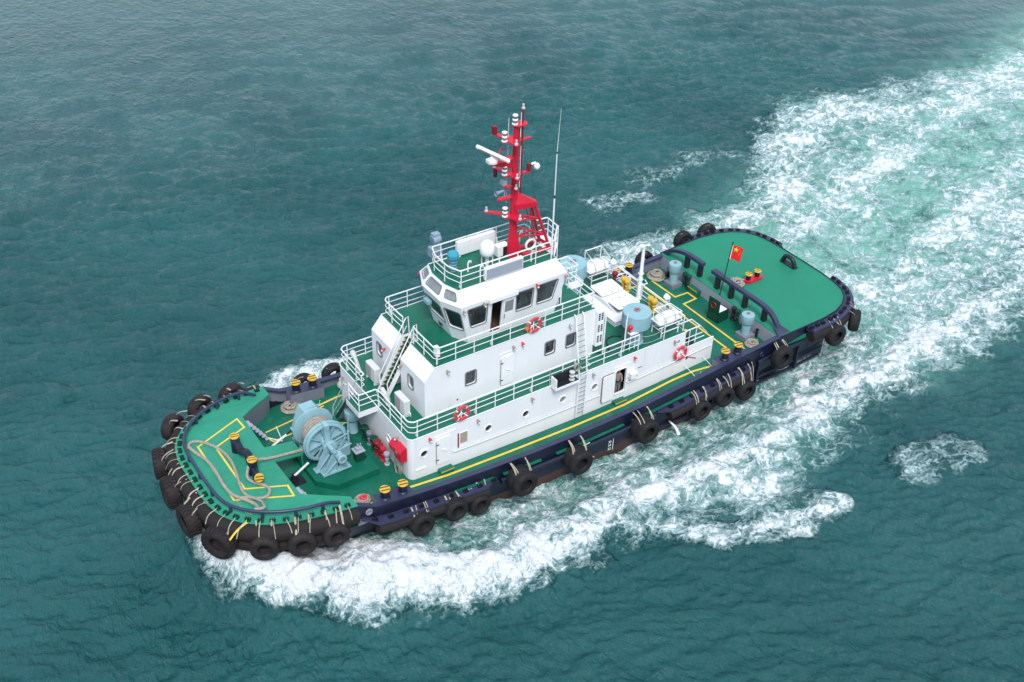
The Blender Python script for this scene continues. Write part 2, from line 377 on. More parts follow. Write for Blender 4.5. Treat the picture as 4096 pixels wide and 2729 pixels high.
# starboard side
sb = [(-6.5, 6.2), (-4.4, 8.4), (-3.0, 10.2), (-0.9, 11.1), (1.6, 11.5), (3.4, 10.4), (7, 8.6), (13, 7.8), (20, 8.4), (26, 8.8), (28, 5), (0, 4)]
F = np.maximum(F, region(sb, 0.66, 1.0, 2.2)); A = np.maximum(A, 0.4*region(sb, 1, 2))
sb2 = [(15, 7), (17, 11), (21, 12.8), (26, 13.2), (31, 12), (30, 7)]
F = np.maximum(F, region(sb2, 0.47, 1.8, 3.0))
stk = ldist(X+nb*3, Y+nb*3, [(29.5, 18.0), (33, 17.4)]); F = np.maximum(F, 0.24*sst(2.4, 0.1, stk))
stk = ldist(X+nb*3, Y+nb*3, [(34, 19.5), (39, 19.4), (44, 18)]); F = np.maximum(F, 0.10*sst(2.6, 0.1, stk))
F += 0.10*(fbm(X*0.5, Y*0.5, 91, 3)-0.5)*2*(F > 0.02)
F = np.clip(F, 0, 1.15)
# churned surface under the foam, raised bow breaker, diverging ridges
rd = fbm(X*0.55, Y*0.55, 61, 4, True)-0.5; rd2 = fbm(X*1.7, Y*1.7, 71, 3, True)-0.5
fade = np.clip((1.2-res)/1.0, 0, 1)
H += F*fade*(0.85*rd+0.42*rd2)
bl = ldist(X, Y, [(-10.2, -0.5), (-10.3, -2.0), (-9.2, -4.2), (-6.6, -6.9), (-3.6, -8.3), (-0.5, -9.3), (2.5, -10.0)])
H += 0.95*np.exp(-(bl/1.2)**2)*sst(7, -8, X)+0.7*sst(3.5, 0.0, ldist(X, Y, [(-9.5, -2), (-8.5, -4), (-6, -5.5), (-2, -6)]))*sst(4, -4, X)
H += 0.45*np.exp(-(core/1.6)**2)*sst(60, 10, X)
H += 0.55*np.exp(-(bl/3.0)**2)*sst(9, -6, X)
H += 0.15*np.exp(-(core3/1.5)**2)+0.3*np.exp(-(core4/1.1)**2)
H += 0.30*sst(1.8, 0.4, np.abs(Y)-5.5)*sst(28, 31, X)*sst(37, 33, X)
H -= 0.35*sst(2.2, 0.3, np.abs(np.abs(Y)-6.2))*sst(2, 6, X)*sst(24, 20, X)
# steep dark chop in the lee of the breaker
lee = ldist(X+nb*3, Y+nb*3, [(-12.2, -1.5), (-11.2, -5.2), (-8.4, -8.6), (-4.0, -10.6), (1.5, -12.2), (7, -12.2)])
le = sst(3.0, 0.2, lee); H += le*fade*(0.60*(fbm(X*0.8, Y*0.8, 81, 4, False)-0.5)+0.30*(fbm(X*2.6, Y*2.6, 87, 3, True)-0.5))-0.30*le
lee2 = ldist(X+nb*3, Y+nb*3, [(16, -17), (20, -17), (26, -14), (32, -13)]); H += sst(3, 0.2, lee2)*fade*0.35*(fbm(X*0.9, Y*0.9, 83, 4, True)-0.5)
me = D.meshes.new('water')
me.vertices.add(nx*ny)
co = np.stack([X, Y, H+WZ], -1).astype(np.float32).reshape(-1); me.vertices.foreach_set('co', co)
i = np.arange((nx-1)*(ny-1)); r_ = i//(nx-1); c_ = i % (nx-1); v0 = r_*nx+c_
quads = np.stack([v0, v0+1, v0+nx+1, v0+nx], -1).astype(np.int32).reshape(-1)
me.loops.add(len(quads)); me.loops.foreach_set('vertex_index', quads)
me.polygons.add(len(i)); me.polygons.foreach_set('loop_start', (i*4).astype(np.int32))
me.polygons.foreach_set('use_smooth', np.ones(len(i), bool))
for nm, arr in (('foam', F), ('aeration', A)):
    at = me.attributes.new(nm, 'FLOAT', 'POINT'); at.data.foreach_set('value', arr.astype(np.float32).reshape(-1))
me.update(); me.validate()
water = D.objects.new('water', me); COL.objects.link(water); tag(water, 'teal open sea with wind ripples and white wake foam', 'water', kind='structure')

wm = D.materials.new('sea_water'); wm.use_nodes = True; n = wm.node_tree; L = n.links; pb = n.nodes['Principled BSDF']
def N(t, **kw):
    q = n.nodes.new(t)
    for k, v in kw.items():
        if k in q.inputs: q.inputs[k].default_value = v
        else: setattr(q, k, v)
    return q
def mth(op, a, b=None, c=None, clamp=False):
    q = n.nodes.new('ShaderNodeMath'); q.operation = op; q.use_clamp = clamp
    for k, v in enumerate((a, b, c)):
        if v is None: continue
        if isinstance(v, (int, float)): q.inputs[k].default_value = v
        else: L.new(v, q.inputs[k])
    return q.outputs[0]
def ss(v, lo, hi):
    q = n.nodes.new('ShaderNodeMapRange'); q.interpolation_type = 'SMOOTHSTEP'
    for k, a in (('Value', v), ('From Min', lo), ('From Max', hi)):
        if isinstance(a, (int, float)): q.inputs[k].default_value = a
        else: L.new(a, q.inputs[k])
    return q.outputs['Result']
tc = N('ShaderNodeTexCoord'); P0 = tc.outputs['Object']
dn = N('ShaderNodeTexNoise', Scale=0.55, Detail=4.0); L.new(P0, dn.inputs['Vector'])
sub = N('ShaderNodeVectorMath', operation='SUBTRACT'); L.new(dn.outputs['Color'], sub.inputs[0]); sub.inputs[1].default_value = (0.5, 0.5, 0.5)
sc_ = N('ShaderNodeVectorMath', operation='SCALE'); L.new(sub.outputs[0], sc_.inputs[0]); sc_.inputs['Scale'].default_value = 2.0
dn2 = N('ShaderNodeTexNoise', Scale=2.2, Detail=3.0); L.new(P0, dn2.inputs['Vector'])
sub2 = N('ShaderNodeVectorMath', operation='SUBTRACT'); L.new(dn2.outputs['Color'], sub2.inputs[0]); sub2.inputs[1].default_value = (0.5, 0.5, 0.5)
sc2 = N('ShaderNodeVectorMath', operation='SCALE'); L.new(sub2.outputs[0], sc2.inputs[0]); sc2.inputs['Scale'].default_value = 0.45
ad1 = N('ShaderNodeVectorMath', operation='ADD'); L.new(P0, ad1.inputs[0]); L.new(sc_.outputs[0], ad1.inputs[1])
ad2 = N('ShaderNodeVectorMath', operation='ADD'); L.new(ad1.outputs[0], ad2.inputs[0]); L.new(sc2.outputs[0], ad2.inputs[1])
mpq = N('ShaderNodeMapping'); mpq.inputs['Scale'].default_value = (0.72, 1.0, 0.0); L.new(ad2.outputs[0], mpq.inputs['Vector'])
PV = mpq.outputs['Vector']
def lace(scale, wdt):
    v = N('ShaderNodeTexVoronoi', Scale=scale); v.feature = 'DISTANCE_TO_EDGE'; L.new(PV, v.inputs['Vector'])
    return mth('SUBTRACT', 1.0, ss(v.outputs['Distance'], 0.0, wdt))
l1 = lace(0.55, 0.13); l2 = lace(1.35, 0.15); l3 = lace(3.2, 0.20); l4 = lace(7.0, 0.3)
fa = N('ShaderNodeAttribute'); fa.attribute_name = 'foam'; aa = N('ShaderNodeAttribute'); aa.attribute_name = 'aeration'
nA = N('ShaderNodeTexNoise', Scale=1.1, Detail=9.0, Roughness=0.68); L.new(ad1.outputs[0], nA.inputs['Vector'])
nB = N('ShaderNodeTexNoise', Scale=0.30, Detail=4.0, Roughness=0.55); L.new(ad1.outputs[0], nB.inputs['Vector'])
cl = ss(nA.outputs['Fac'], 0.30, 0.70)
nR = N('ShaderNodeTexNoise', Scale=0.9, Detail=6.0, Roughness=0.6); L.new(PV, nR.inputs['Vector'])
fil = mth('SUBTRACT', 1.0, ss(mth('ABSOLUTE', mth('SUBTRACT', nR.outputs['Fac'], 0.5)), 0.0, 0.10))
nF = N('ShaderNodeTexNoise', Scale=4.5, Detail=5.0, Roughness=0.7); L.new(P0, nF.inputs['Vector'])
fine = mth('MULTIPLY', mth('SUBTRACT', nF.outputs['Fac'], 0.5), mth('MULTIPLY_ADD', aa.outputs['Fac'], -0.75, 1.15))
p = mth('MULTIPLY', l1, 0.12); p = mth('MULTIPLY_ADD', l2, 0.20, p); p = mth('MULTIPLY_ADD', l3, 0.22, p); p = mth('MULTIPLY_ADD', l4, 0.16, p); p = mth('MULTIPLY_ADD', cl, 0.40, p); p = mth('MULTIPLY_ADD', fil, 0.30, p); p = mth('ADD', p, fine)
p = mth('ADD', mth('MULTIPLY_ADD', nB.outputs['Fac'], 1.15, p), -0.46)
Dn = fa.outputs['Fac']
thr = mth('MULTIPLY_ADD', Dn, -1.14, 1.37)
foam = ss(mth('SUBTRACT', p, thr), -0.08, 0.36)
gate = ss(Dn, 0.01, 0.14)
foam = mth('MULTIPLY', foam, gate)
# colour
cn = N('ShaderNodeTexNoise', Scale=0.06, Detail=3.0); L.new(P0, cn.inputs['Vector'])
mixc = N('ShaderNodeMix', data_type='RGBA'); L.new(ss(cn.outputs['Fac'], 0.35, 0.65), mixc.inputs['Factor'])
mixc.inputs['A'].default_value = (0.009, 0.069, 0.074, 1); mixc.inputs['B'].default_value = (0.015, 0.093, 0.097, 1)
an = N('ShaderNodeTexNoise', Scale=0.45, Detail=6.0, Roughness=0.6); L.new(ad1.outputs[0], an.inputs['Vector'])
aer = mth('MULTIPLY', aa.outputs['Fac'], ss(an.outputs['Fac'], 0.20, 0.62))
mixa = N('ShaderNodeMix', data_type='RGBA'); L.new(aer, mixa.inputs['Factor']); L.new(mixc.outputs['Result'], mixa.inputs['A']); mixa.inputs['B'].default_value = (0.165, 0.43, 0.345, 1)
milk = mth('MULTIPLY', ss(mth('SUBTRACT', p, thr), -0.60, 0.12), mth('MULTIPLY', gate, 0.80))
mixk = N('ShaderNodeMix', data_type='RGBA'); L.new(milk, mixk.inputs['Factor']); L.new(mixa.outputs['Result'], mixk.inputs['A']); mixk.inputs['B'].default_value = (0.42, 0.58, 0.58, 1)
mixf = N('ShaderNodeMix', data_type='RGBA'); L.new(foam, mixf.inputs['Factor']); L.new(mixk.outputs['Result'], mixf.inputs['A']); mixf.inputs['B'].default_value = (0.84, 0.87, 0.90, 1)
L.new(mixf.outputs['Result'], pb.inputs['Base Color'])
L.new(mth('MULTIPLY_ADD', foam, 0.65, 0.05), pb.inputs['Roughness'])
pb.inputs['IOR'].default_value = 1.33; pb.inputs['Specular IOR Level'].default_value = 0.5
mr_ = N('ShaderNodeMapping'); mr_.inputs['Rotation'].default_value = (0, 0, math.radians(-66)); mr_.inputs['Scale'].default_value = (1.0, 0.6, 1.0); L.new(P0, mr_.inputs['Vector'])
b1 = N('ShaderNodeTexNoise', Scale=2.4, Detail=5.0, Roughness=0.66); L.new(mr_.outputs['Vector'], b1.inputs['Vector'])
b2 = N('ShaderNodeTexNoise', Scale=0.95, Detail=3.0, Roughness=0.6); L.new(mr_.outputs['Vector'], b2.inputs['Vector'])
hb = mth('MULTIPLY_ADD', b2.outputs['Fac'], 1.5, b1.outputs['Fac'])
hb = mth('MULTIPLY_ADD', nA.outputs['Fac'], mth('MULTIPLY', gate, 1.6), hb)
bmp = N('ShaderNodeBump', Strength=1.0, Distance=0.32); L.new(hb, bmp.inputs['Height']); L.new(bmp.outputs['Normal'], pb.inputs['Normal'])
me.materials.append(wm)
# ---------------------------------------------------------------- the tug: one thing, its structure as parts
tug = empty('tugboat', (0, 0, 0)); tag(tug, 'harbour tug with white deckhouse, green decks and navy hull steaming through the sea', 'tugboat')
HALF = [(-9.97, 0), (-9.96, 1.0), (-9.92, 1.9), (-9.72, 2.8), (-9.38, 3.45), (-8.85, 4.05), (-8.1, 4.6), (-7.2, 4.98), (-6.1, 5.28), (-4.9, 5.45), (-3.75, 5.5), (-3.35, 5.5), (-2.9, 5.5), (-2.3, 5.51), (-1.5, 5.52), (0, 5.54), (3, 5.58), (6.5, 5.62), (10, 5.64), (14, 5.64), (18, 5.62), (21, 5.6), (24.45, 5.58), (26.5, 5.62), (28, 5.62), (29.3, 5.45), (30.2, 5.1), (30.9, 4.6), (31.35, 3.95), (31.58, 3.1), (31.68, 2.0), (31.7, 1.0), (31.7, 0)]
ZC = [(-10, 1.82), (-7, 1.75), (-5.5, 1.68), (-3.75, 1.5), (-3.35, 1.28), (-2.9, 1.02), (-2.3, 0.87), (-1.5, 0.80), (0, 0.66), (3, 0.42), (6.5, 0.25), (10, 0.18), (14, 0.25), (18, 0.52), (21, 0.76), (24.45, 1.0), (27, 1.1), (30, 1.14), (31.7, 1.15)]
ZD = [(-6.2, 0.12), (-3, 0.06), (0, 0.0), (5.5, -0.25), (10, -0.38), (13, -0.38), (16, -0.31), (18.2, -0.21), (20.6, -0.07), (22.5, 0.0), (24.6, 0.04)]
zc = lambda x: interp(x, ZC)
zd = lambda x: interp(x, ZD)
def full(half): return half + [(x, -y) for x, y in reversed(half) if y > 0.001]
OUT = full(HALF)
def inset(poly, d):
    n = len(poly); o = []
    for i in range(n):
        a, b, c = Vector(poly[i-1]), Vector(poly[i]), Vector(poly[(i+1) % n])
        t = ((b-a).normalized()+(c-b).normalized()); t = t.normalized()
        nr = Vector((t.y, -t.x)); o.append(b+nr*d)
    return [(p.x, p.y) for p in o]
area = sum(OUT[i-1][0]*OUT[i][1]-OUT[i][0]*OUT[i-1][1] for i in range(len(OUT)))
SG = -1 if area > 0 else 1      # inset(OUT, SG*d) moves inwards
INS = lambda d: inset(OUT, SG*d)
if max(p[1] for p in INS(0.3)) > 5.64: SG = -SG
# hull shell by rings
def ring(zf, fx):
    return [(fx(x, y)[0], fx(x, y)[1], zf(x)) for x, y in OUT]
def shrink(bow, mid, stern, bx, sx):
    def f(x, y):
        k = np.interp(x, [-10, -3, 4, 20, 27, 32], [bow, bow*0.8+mid*0.2, mid, mid, stern, stern])
        xx = np.interp(x, [-10, 2, 18, 31.7], [-10+bx, 2, 18, 31.7-sx])
        return (float(xx), y*float(k))
    return f
rings = [ring(zc, shrink(1, 1, 1, 0, 0)), ring(lambda x: zc(x)-0.55, shrink(1, 1, 1, 0, 0)), ring(lambda x: min(zc(x)-0.7, -0.75), shrink(0.90, 1, 0.98, 0.7, 0.15)),
         ring(lambda x: -1.88, shrink(0.74, 0.985, 0.9, 1.9, 0.8)), ring(lambda x: -4.2, shrink(0.6, 0.9, 0.65, 2.2, 4.0))]
mb = MB(); nO = len(OUT)
for k in range(len(rings)): mb.v += rings[k]
for k in range(len(rings)-1):
    for i in range(nO):
        j = (i+1) % nO
        mb.f.append((k*nO+i, k*nO+j, (k+1)*nO+j, (k+1)*nO+i)); mb.m.append(1 if k == 3 else 0)
hull = mb.build('hull', ['navy', 'rust'], tug, ang=25)
# main deck
mb = MB(); xs = [-6.2, -4.5, -3, -1.5, 0, 2, 4, 6, 8, 10, 12, 14, 16, 18, 20, 22, 24.6]
for x in xs:
    yb = np.interp(x, [p[0] for p in HALF], [p[1] for p in HALF])-0.14
    for s in (-1, -0.72, 0.72, 1): mb.v.append((x, s*yb, zd(x)+ (0.02 if abs(s) < 1 else 0)))
for i in range(len(xs)-1):
    for k in range(3): mb.f.append((i*4+k, i*4+k+1, i*4+5+k, i*4+4+k)); mb.m.append(0)
mb.build('main_deck', 'green', tug)
# foredeck slab (U shape with the centre walkway), cut back around the winch well
inner = [(-3.75, 4.72), (-4.2, 4.42), (-4.8, 4.1), (-5.8, 3.45), (-5.85, 0.62), (-5.85, -0.62), (-5.8, -3.45), (-4.8, -4.1), (-4.2, -4.42), (-3.75, -4.72)]
hf = [p for p in HALF if p[0] <= -3.7]
o_f = hf[::-1]+[(x, -y) for x, y in hf if y > 0.001]     # starboard end round the bow to port end
fd = [(x, y) for x, y in o_f]+inner[::-1]
mb = MB(); zt = lambda x, y: zc(x)+0.006; mb.prism(fd, lambda x, y: zc(x)-0.12, zt)
fdk = mb.build('foredeck', 'green_bow', tug, smooth=False)
mb = MB()
for s in (1, -1):
    c = [(-3.75, 4.72), (-4.2, 4.42), (-4.8, 4.1), (-5.8, 3.45)]
    for (x0, y0), (x1, y1) in zip(c[:-1], c[1:]):
        mb.add([(x0, s*y0, zc(x0)-0.1), (x1, s*y1, zc(x1)-0.1), (x1+.02, s*(y1+0.25), 0.0), (x0+.02, s*(y0+0.25), 0.0)], [(0, 1, 2, 3)])
    mb.add([(-5.8, s*3.45, 1.6), (-5.8, s*3.7, 0.0), (-5.82, s*0.6, 0.0), (-5.82, s*0.6, 1.62)], [(0, 1, 2, 3)])
for k in mb.f: pass
bk = mb.build('well_bulkhead', ['grey'], tug, smooth=False)
mb = MB()
mb.box((-5.83, -3.6, 0.0), (-5.80, 3.6, 1.55)); mb.build('bow_bulkhead', 'green_dk', tug)
mb = MB(); mb.add([(-5.86, -0.62, 1.69), (-5.86, 0.62, 1.69), (-4.3, 0.60, 1.45), (-4.3, -0.60, 1.45), (-5.86, -0.62, 1.60), (-5.86, 0.62, 1.60), (-4.3, 0.60, 1.36), (-4.3, -0.60, 1.36)],
    [(0, 1, 2, 3), (4, 7, 6, 5), (0, 4, 5, 1), (1, 5, 6, 2), (2, 6, 7, 3), (3, 7, 4, 0)])
for y in (-0.56, 0.56): mb.cyl((-4.36, y, 1.4), (-4.36, y, 0.1), 0.04, n=8)
mb.build('walkway', 'green_bow', tug, smooth=False)
# yellow lines on the foredeck
def line_strip(mb, pts, w, zf, closed=False):
    n = len(pts); seg = n if closed else n-1
    for i in range(seg):
        a = Vector(pts[i]); b = Vector(pts[(i+1) % n]); t = (b-a).normalized(); q = Vector((-t.y, t.x))*w/2
        a2 = a-t*w*0.5; b2 = b+t*w*0.5
        m_ = max(1, int((b-a).length/2)); 
        for k in range(m_):
            p = a2.lerp(b2, k/m_); r = a2.lerp(b2, (k+1)/m_)
            mb.add([(p.x+q.x, p.y+q.y, zf(p.x)), (p.x-q.x, p.y-q.y, zf(p.x)), (r.x-q.x, r.y-q.y, zf(r.x)), (r.x+q.x, r.y+q.y, zf(r.x))], [(0, 1, 2, 3)])
mb = MB(); line_strip(mb, [(-8.7, 2.28), (-6.13, 3.42), (-6.07, 2.6), (-7.95, 1.8), (-7.95, -1.8), (-6.07, -2.6), (-6.13, -3.42), (-8.7, -2.28)], 0.10, lambda x: zc(x)+0.014, True)
mb.build('deck_marking', 'yline', tug, smooth=False)
mb = MB(); zl = lambda x: zd(x)+0.028
line_strip(mb, [(-3.2, -4.35), (-1.9, -4.3), (-0.35, -4.25), (2.0, -4.42), (3.7, -4.42), (9.9, -4.42), (13.6, -4.42), (17.4, -4.22), (18.9, -4.28), (20.6, -4.62), (21.55, -4.5), (22.0, -4.15)], 0.14, zl)
line_strip(mb, [(22.0, -4.15), (22.0, 4.1), (21.5, 4.5), (20.4, 4.5), (17.4, 4.25), (4, 4.4), (0, 4.3), (-2, 4.0)], 0.13, zl)
line_strip(mb, [(22.85, -4.3), (22.9, 1.25), (23.95, 1.3), (23.95, 2.1), (22.95, 2.15), (22.9, 4.4)], 0.13, zl)
mb.build('deck_marking', 'yline', tug, smooth=False)
mb = MB(); line_strip(mb, [(-4.6, 3.45), (-1.0, 3.95)], 0.09, zl); line_strip(mb, [(-4.9, 3.35), (-4.6, 2.55), (-2.6, 2.75)], 0.09, zl); line_strip(mb, [(-1.5, 2.6), (-0.45, 1.9), (-0.5, 3.1)], 0.09, zl)
mb.build('deck_marking', 'yline', tug, smooth=False)
# bulwark: inner face and cap, both sides
for s in (1, -1):
    xs = [-3.75, -3.35, -2.9, -2.3, -1.5, 0, 2, 4, 6.5, 9, 11.5, 14, 16, 18, 20, 22, 24.45]
    yb = lambda x: float(np.interp(x, [p[0] for p in HALF], [p[1] for p in HALF]))
    mb = MB(); mb.mi = 0
    v = []
    for x in xs:
        y = yb(x); z = zc(x); v += [(x, s*(y+0.02), z), (x, s*(y-0.30), z+0.002), (x, s*(y-0.30), z-0.09), (x, s*(y-0.10), z-0.11), (x, s*(y-0.12), zd(x)-0.02)]
    f = []
    for i in range(len(xs)-1):
        for k in range(4):
            f.append((i*5+k, i*5+k+1, i*5+6+k, i*5+5+k))
    mb.v = v; mb.f = f; mb.m = [0, 0, 1, 1]*(len(xs)-1)
    b = mb.build('bulwark', ['navy_top', 'grey'], tug, smooth=False)
    for x in np.arange(1.0, 19, 1.6):
        st = MB(); st.add([(x, s*(yb(x)-0.28), zc(x)-0.1), (x, s*(yb(x)-0.12), zc(x)-0.1), (x, s*(yb(x)-0.12), zd(x))], [(0, 1, 2)])
        st.build('stay', 'grey', b, smooth=False)
    # bollard benches welded to the bulwark
    for x0, x1 in ((-2.55, -0.55), (19.85, 21.95)):
        mb = MB(); mb.mi = 0
        z0, z1 = zc(x0), zc(x1); ya, yi = yb((x0+x1)/2)-0.02, yb((x0+x1)/2)-0.86
        mb.add([(x0, s*ya, z0+.012), (x1, s*ya, z1+.012), (x1, s*yi, z1+.012), (x0, s*yi, z0+.012), (x0, s*ya, zd(x0)-.1), (x1, s*ya, zd(x1)-.1), (x1, s*yi, zd(x1)-.1), (x0, s*yi, zd(x0)-.1)],
               [(0, 1, 2, 3)]); mb.mi = 1; mb.f += [(0, 3, 7, 4), (3, 2, 6, 7), (2, 1, 5, 6)]; mb.m += [1, 1, 1]
        mb.build('bollard_bench', ['navy_top', 'grey'], tug, smooth=False)
        for xx in ((x0+x1)/2-0.5, (x0+x1)/2+0.5):
            z = zc(xx); yy = s*(yi+0.40)*1.0 if s < 0 else (yi+0.35)
            bl_ = MB(); bl_.lathe([(0.0, 0.0), (0.27, 0.0), (0.27, 0.05), (0.215, 0.1), (0.20, 0.50), (0.26, 0.53), (0.0, 0.53)], 20)
            bo = bl_.build('bollard', 'navy', tug, (xx, yy, z+0.012))
            cp = MB(); cp.lathe([(0.0, 0.53), (0.265, 0.53), (0.275, 0.56), (0.26, 0.60), (0.0, 0.605)], 24); cp.build('cap', 'yellow', bo)
            sp = MB()
            for yy2 in (-0.11, 0.11):
                hw = math.sqrt(0.26**2-(abs(yy2)+.035)**2); sp.box((-hw, yy2-0.035, 0.60), (hw, yy2+0.035, 0.614))
            q = sp.build('stripe', 'stripe', bo)
            q.rotation_euler = (0, 0, math.radians(-12)); cp_ = None
# aft deck slab
da = [(x, y) for x, y in HALF if x >= 24.4]
AFT = inset(full([(24.45, 0)]+[(x, y) for x, y in da]) , 0)
AFT = [(24.45, -5.56)]+[(x, -y) for x, y in da[1:]]+[(x, y) for x, y in reversed(da) if y > 0.001]
mb = MB(); mb.prism(AFT, 0.2, lambda x, y: zc(x)+0.012, bot=False); mb.build('aft_deck', 'green_aft', tug, smooth=False)
mb = MB(); mb.add([(24.42, -5.4, 0.0), (24.42, 5.4, 0.0), (24.42, 5.5, 1.0), (24.42, -5.5, 1.0)], [(0, 1, 2, 3)]); mb.build('step_bulkhead', 'grey_l', tug, smooth=False)
mb = MB(); E = [(x, y, zc(x)+0.03) for x, y in [p for p in AFT if True]]
mb.tube(E[:], 0.045, 6); mb.build('deck_edge', 'navy', tug)
# small recessed deck plugs
# ---- contour walk helpers for fenders
def contour(x_port, x_stbd, bow=True, off=0.0, n=60):
    """points along the hull plan from the port side at x_port round the bow (or stern) to the starboard side"""
    if bow: c = [(x, -y) for x, y in HALF if x <= max(x_port, x_stbd)+1][::-1]+[(x, y) for x, y in HALF if x <= max(x_port, x_stbd)+1 and y > 0.001]
    else: c = [(x, -y) for x, y in HALF if x >= min(x_port, x_stbd)-2]+[(x, y) for x, y in reversed(HALF) if x >= min(x_port, x_stbd)-2 and y > 0.001]
    L_ = [0]
    for a, b in zip(c[:-1], c[1:]): L_.append(L_[-1]+math.hypot(b[0]-a[0], b[1]-a[1]))
    xs_ = np.array([p[0] for p in c]); ys_ = np.array([p[1] for p in c]); L_ = np.array(L_)
    d = np.linspace(0, L_[-1], 1200); X_ = np.interp(d, L_, xs_); Y_ = np.interp(d, L_, ys_)
    ker = np.ones(41)/41; Xp = np.pad(X_, 20, mode='edge'); Yp = np.pad(Y_, 20, mode='edge')
    X_ = np.convolve(Xp, ker, 'valid'); Y_ = np.convolve(Yp, ker, 'valid')
    ok = ((X_ <= x_port) | (Y_ > 0)) & ((X_ <= x_stbd) | (Y_ < 0)) if bow else ((X_ >= x_port) | (Y_ > 0)) & ((X_ >= x_stbd) | (Y_ < 0))
    X_, Y_ = X_[ok], Y_[ok]
    tx, ty = np.gradient(X_), np.gradient(Y_); ln = np.hypot(tx, ty)+1e-9; tx /= ln; ty /= ln
    nx_, ny_ = -ty, tx
    cx, cy = 10.0, 0.0
    sgn = np.where((X_-cx)*nx_+(Y_-cy)*ny_ > 0, 1, -1)
    nx_, ny_ = nx_*sgn, ny_*sgn
    idx = np.linspace(0, len(X_)-1, n).astype(int)
    return [(float(X_[i]+nx_[i]*off), float(Y_[i]+ny_[i]*off), float(nx_[i]), float(ny_[i])) for i in idx]
# bow fender
c = contour(-3.9, -3.9, True, 0.0, 70)
mb = MB(); mb.tube([(x+nx*0.12, y+ny*0.12, zc(x)-0.42) for x, y, nx, ny in c], 0.42, 14)
bf = mb.build('bow_fender', 'fender', tug)
mb = MB(); c2 = contour(-4.3, -4.3, True, 0.0, 60); mb.tube([(x-nx*0.02, y-ny*0.02, 0.42) for x, y, nx, ny in c2], 0.34, 12); mb.build('lower_fender', 'fender', tug)
# stern sponson shelf and fender, side shelves and fenders
def shelf(pts, w, z0f, name, r=0.30, taper=True):
    mb = MB(); n = len(pts); v = []
    for i, (x, y, nx, ny) in enumerate(pts):
        k = w*(0.12 if taper and i in (0, n-1) else 1.0)
        z = z0f(x)
        v += [(x-nx*0.05, y-ny*0.05, z), (x+nx*k, y+ny*k, z-0.02), (x+nx*k, y+ny*k, z-0.16), (x-nx*0.05, y-ny*0.05, z-0.34)]
    f = [(i*4+k, i*4+(k+1) % 4, i*4+4+(k+1) % 4, i*4+4+k) for i in range(n-1) for k in range(4)]+[(0, 1, 2, 3), tuple((n-1)*4+k for k in (3, 2, 1, 0))]
    mb.v = v; mb.f = f; mb.m = [0]*len(f)
    o = mb.build(name, 'navy_top', tug, ang=30)
    fb = MB(); q = pts[1:-1] if taper else pts
    fb.tube([(x+nx*(w-r*0.55), y+ny*(w-r*0.55), z0f(x)-0.18-r) for x, y, nx, ny in q], r, 12)
    fb.build('rubber_fender', 'fender', o)
    return o
def side(xa, xb, s, n):
    return [(float(x), s*yb(float(x)), 0.0, float(s)) for x in np.linspace(xa, xb, n)]
SH = []
for s in (-1, 1):
    SH.append(shelf(side(-3.6, 4.15, s, 12), 0.46, lambda x: zc(x)-0.72, 'fender_shelf'))
    SH.append(shelf(side(15.1, 22.5, s, 12), 0.46, lambda x: zc(x)-0.86, 'fender_shelf'))
    # rubbing bar between them
    mb = MB(); mb.tube([(float(x), s*(yb(float(x))+0.12), zc(float(x))-1.0) for x in np.linspace(4.4, 14.8, 12)], 0.17, 10)
    mb.build('rubbing_bar', 'navy', tug)
    mb = MB(); mb.tube([(float(x), s*(yb(float(x))+0.10), zc(float(x))-1.0) for x in np.linspace(22.7, 26.6, 6)], 0.15, 10)
    mb.build('rubbing_bar', 'navy', tug)
    for xa, xb in ((1.6, 4.0), (4.6, 7.0), (8.0, 12.6), (13.2, 17.4)):
        mb = MB()
        q = [float(t) for t in np.linspace(xa, xb, 5)]
        for a, b in zip(q[:-1], q[1:]):
            mb.add([(a, s*(yb(a)), zc(a)-0.62), (a, s*(yb(a)+0.14), zc(a)-0.64), (b, s*(yb(b)+0.14), zc(b)-0.64), (b, s*yb(b), zc(b)-0.62), (a, s*(yb(a)), zc(a)-0.72), (a, s*(yb(a)+0.14), zc(a)-0.70), (b, s*(yb(b)+0.14), zc(b)-0.70), (b, s*yb(b), zc(b)-0.72)],
                   [(0, 1, 2, 3), (1, 5, 6, 2), (0, 4, 5, 1), (3, 2, 6, 7)])
        mb.build('ledge', 'green', tug, smooth=False)
    mb = MB()   # lower rubbing strakes and vertical ribs of the after hull side
    for zz, ra, rb in ((-1.45, 19.5, 29.0), (-1.95, 15.0, 28.6)):
        mb.tube([(float(x), s*(yb(float(x))*(1.0 if x < 20 else float(np.interp(x, [20, 29.5], [1.0, 0.955])))+0.02), zz) for x in np.linspace(ra, rb, 8)], 0.09, 8)
    for x in (17.5, 19.4, 22.9, 26.2): mb.box((x-0.07, s*5.3, -1.95), (x+0.07, s*5.70, -0.3)) if s > 0 else mb.box((x-0.07, -5.70, -1.95), (x+0.07, -5.3, -0.3))
    mb.build('rubbing_strake', 'navy', tug)
cp_ = contour(26.6, 40, False, 0.0, 60); cp_ = [p for p in cp_ if p[1] < -2.45]
cs_ = contour(40, 26.8, False, 0.0, 60); cs_ = [p for p in cs_ if p[1] > 2.05]
SH.append(shelf(cp_, 0.62, lambda x: zc(x)-0.03, 'fender_shelf', 0.34, False)); SH.append(shelf(cs_, 0.62, lambda x: zc(x)-0.03, 'fender_shelf', 0.34, False))
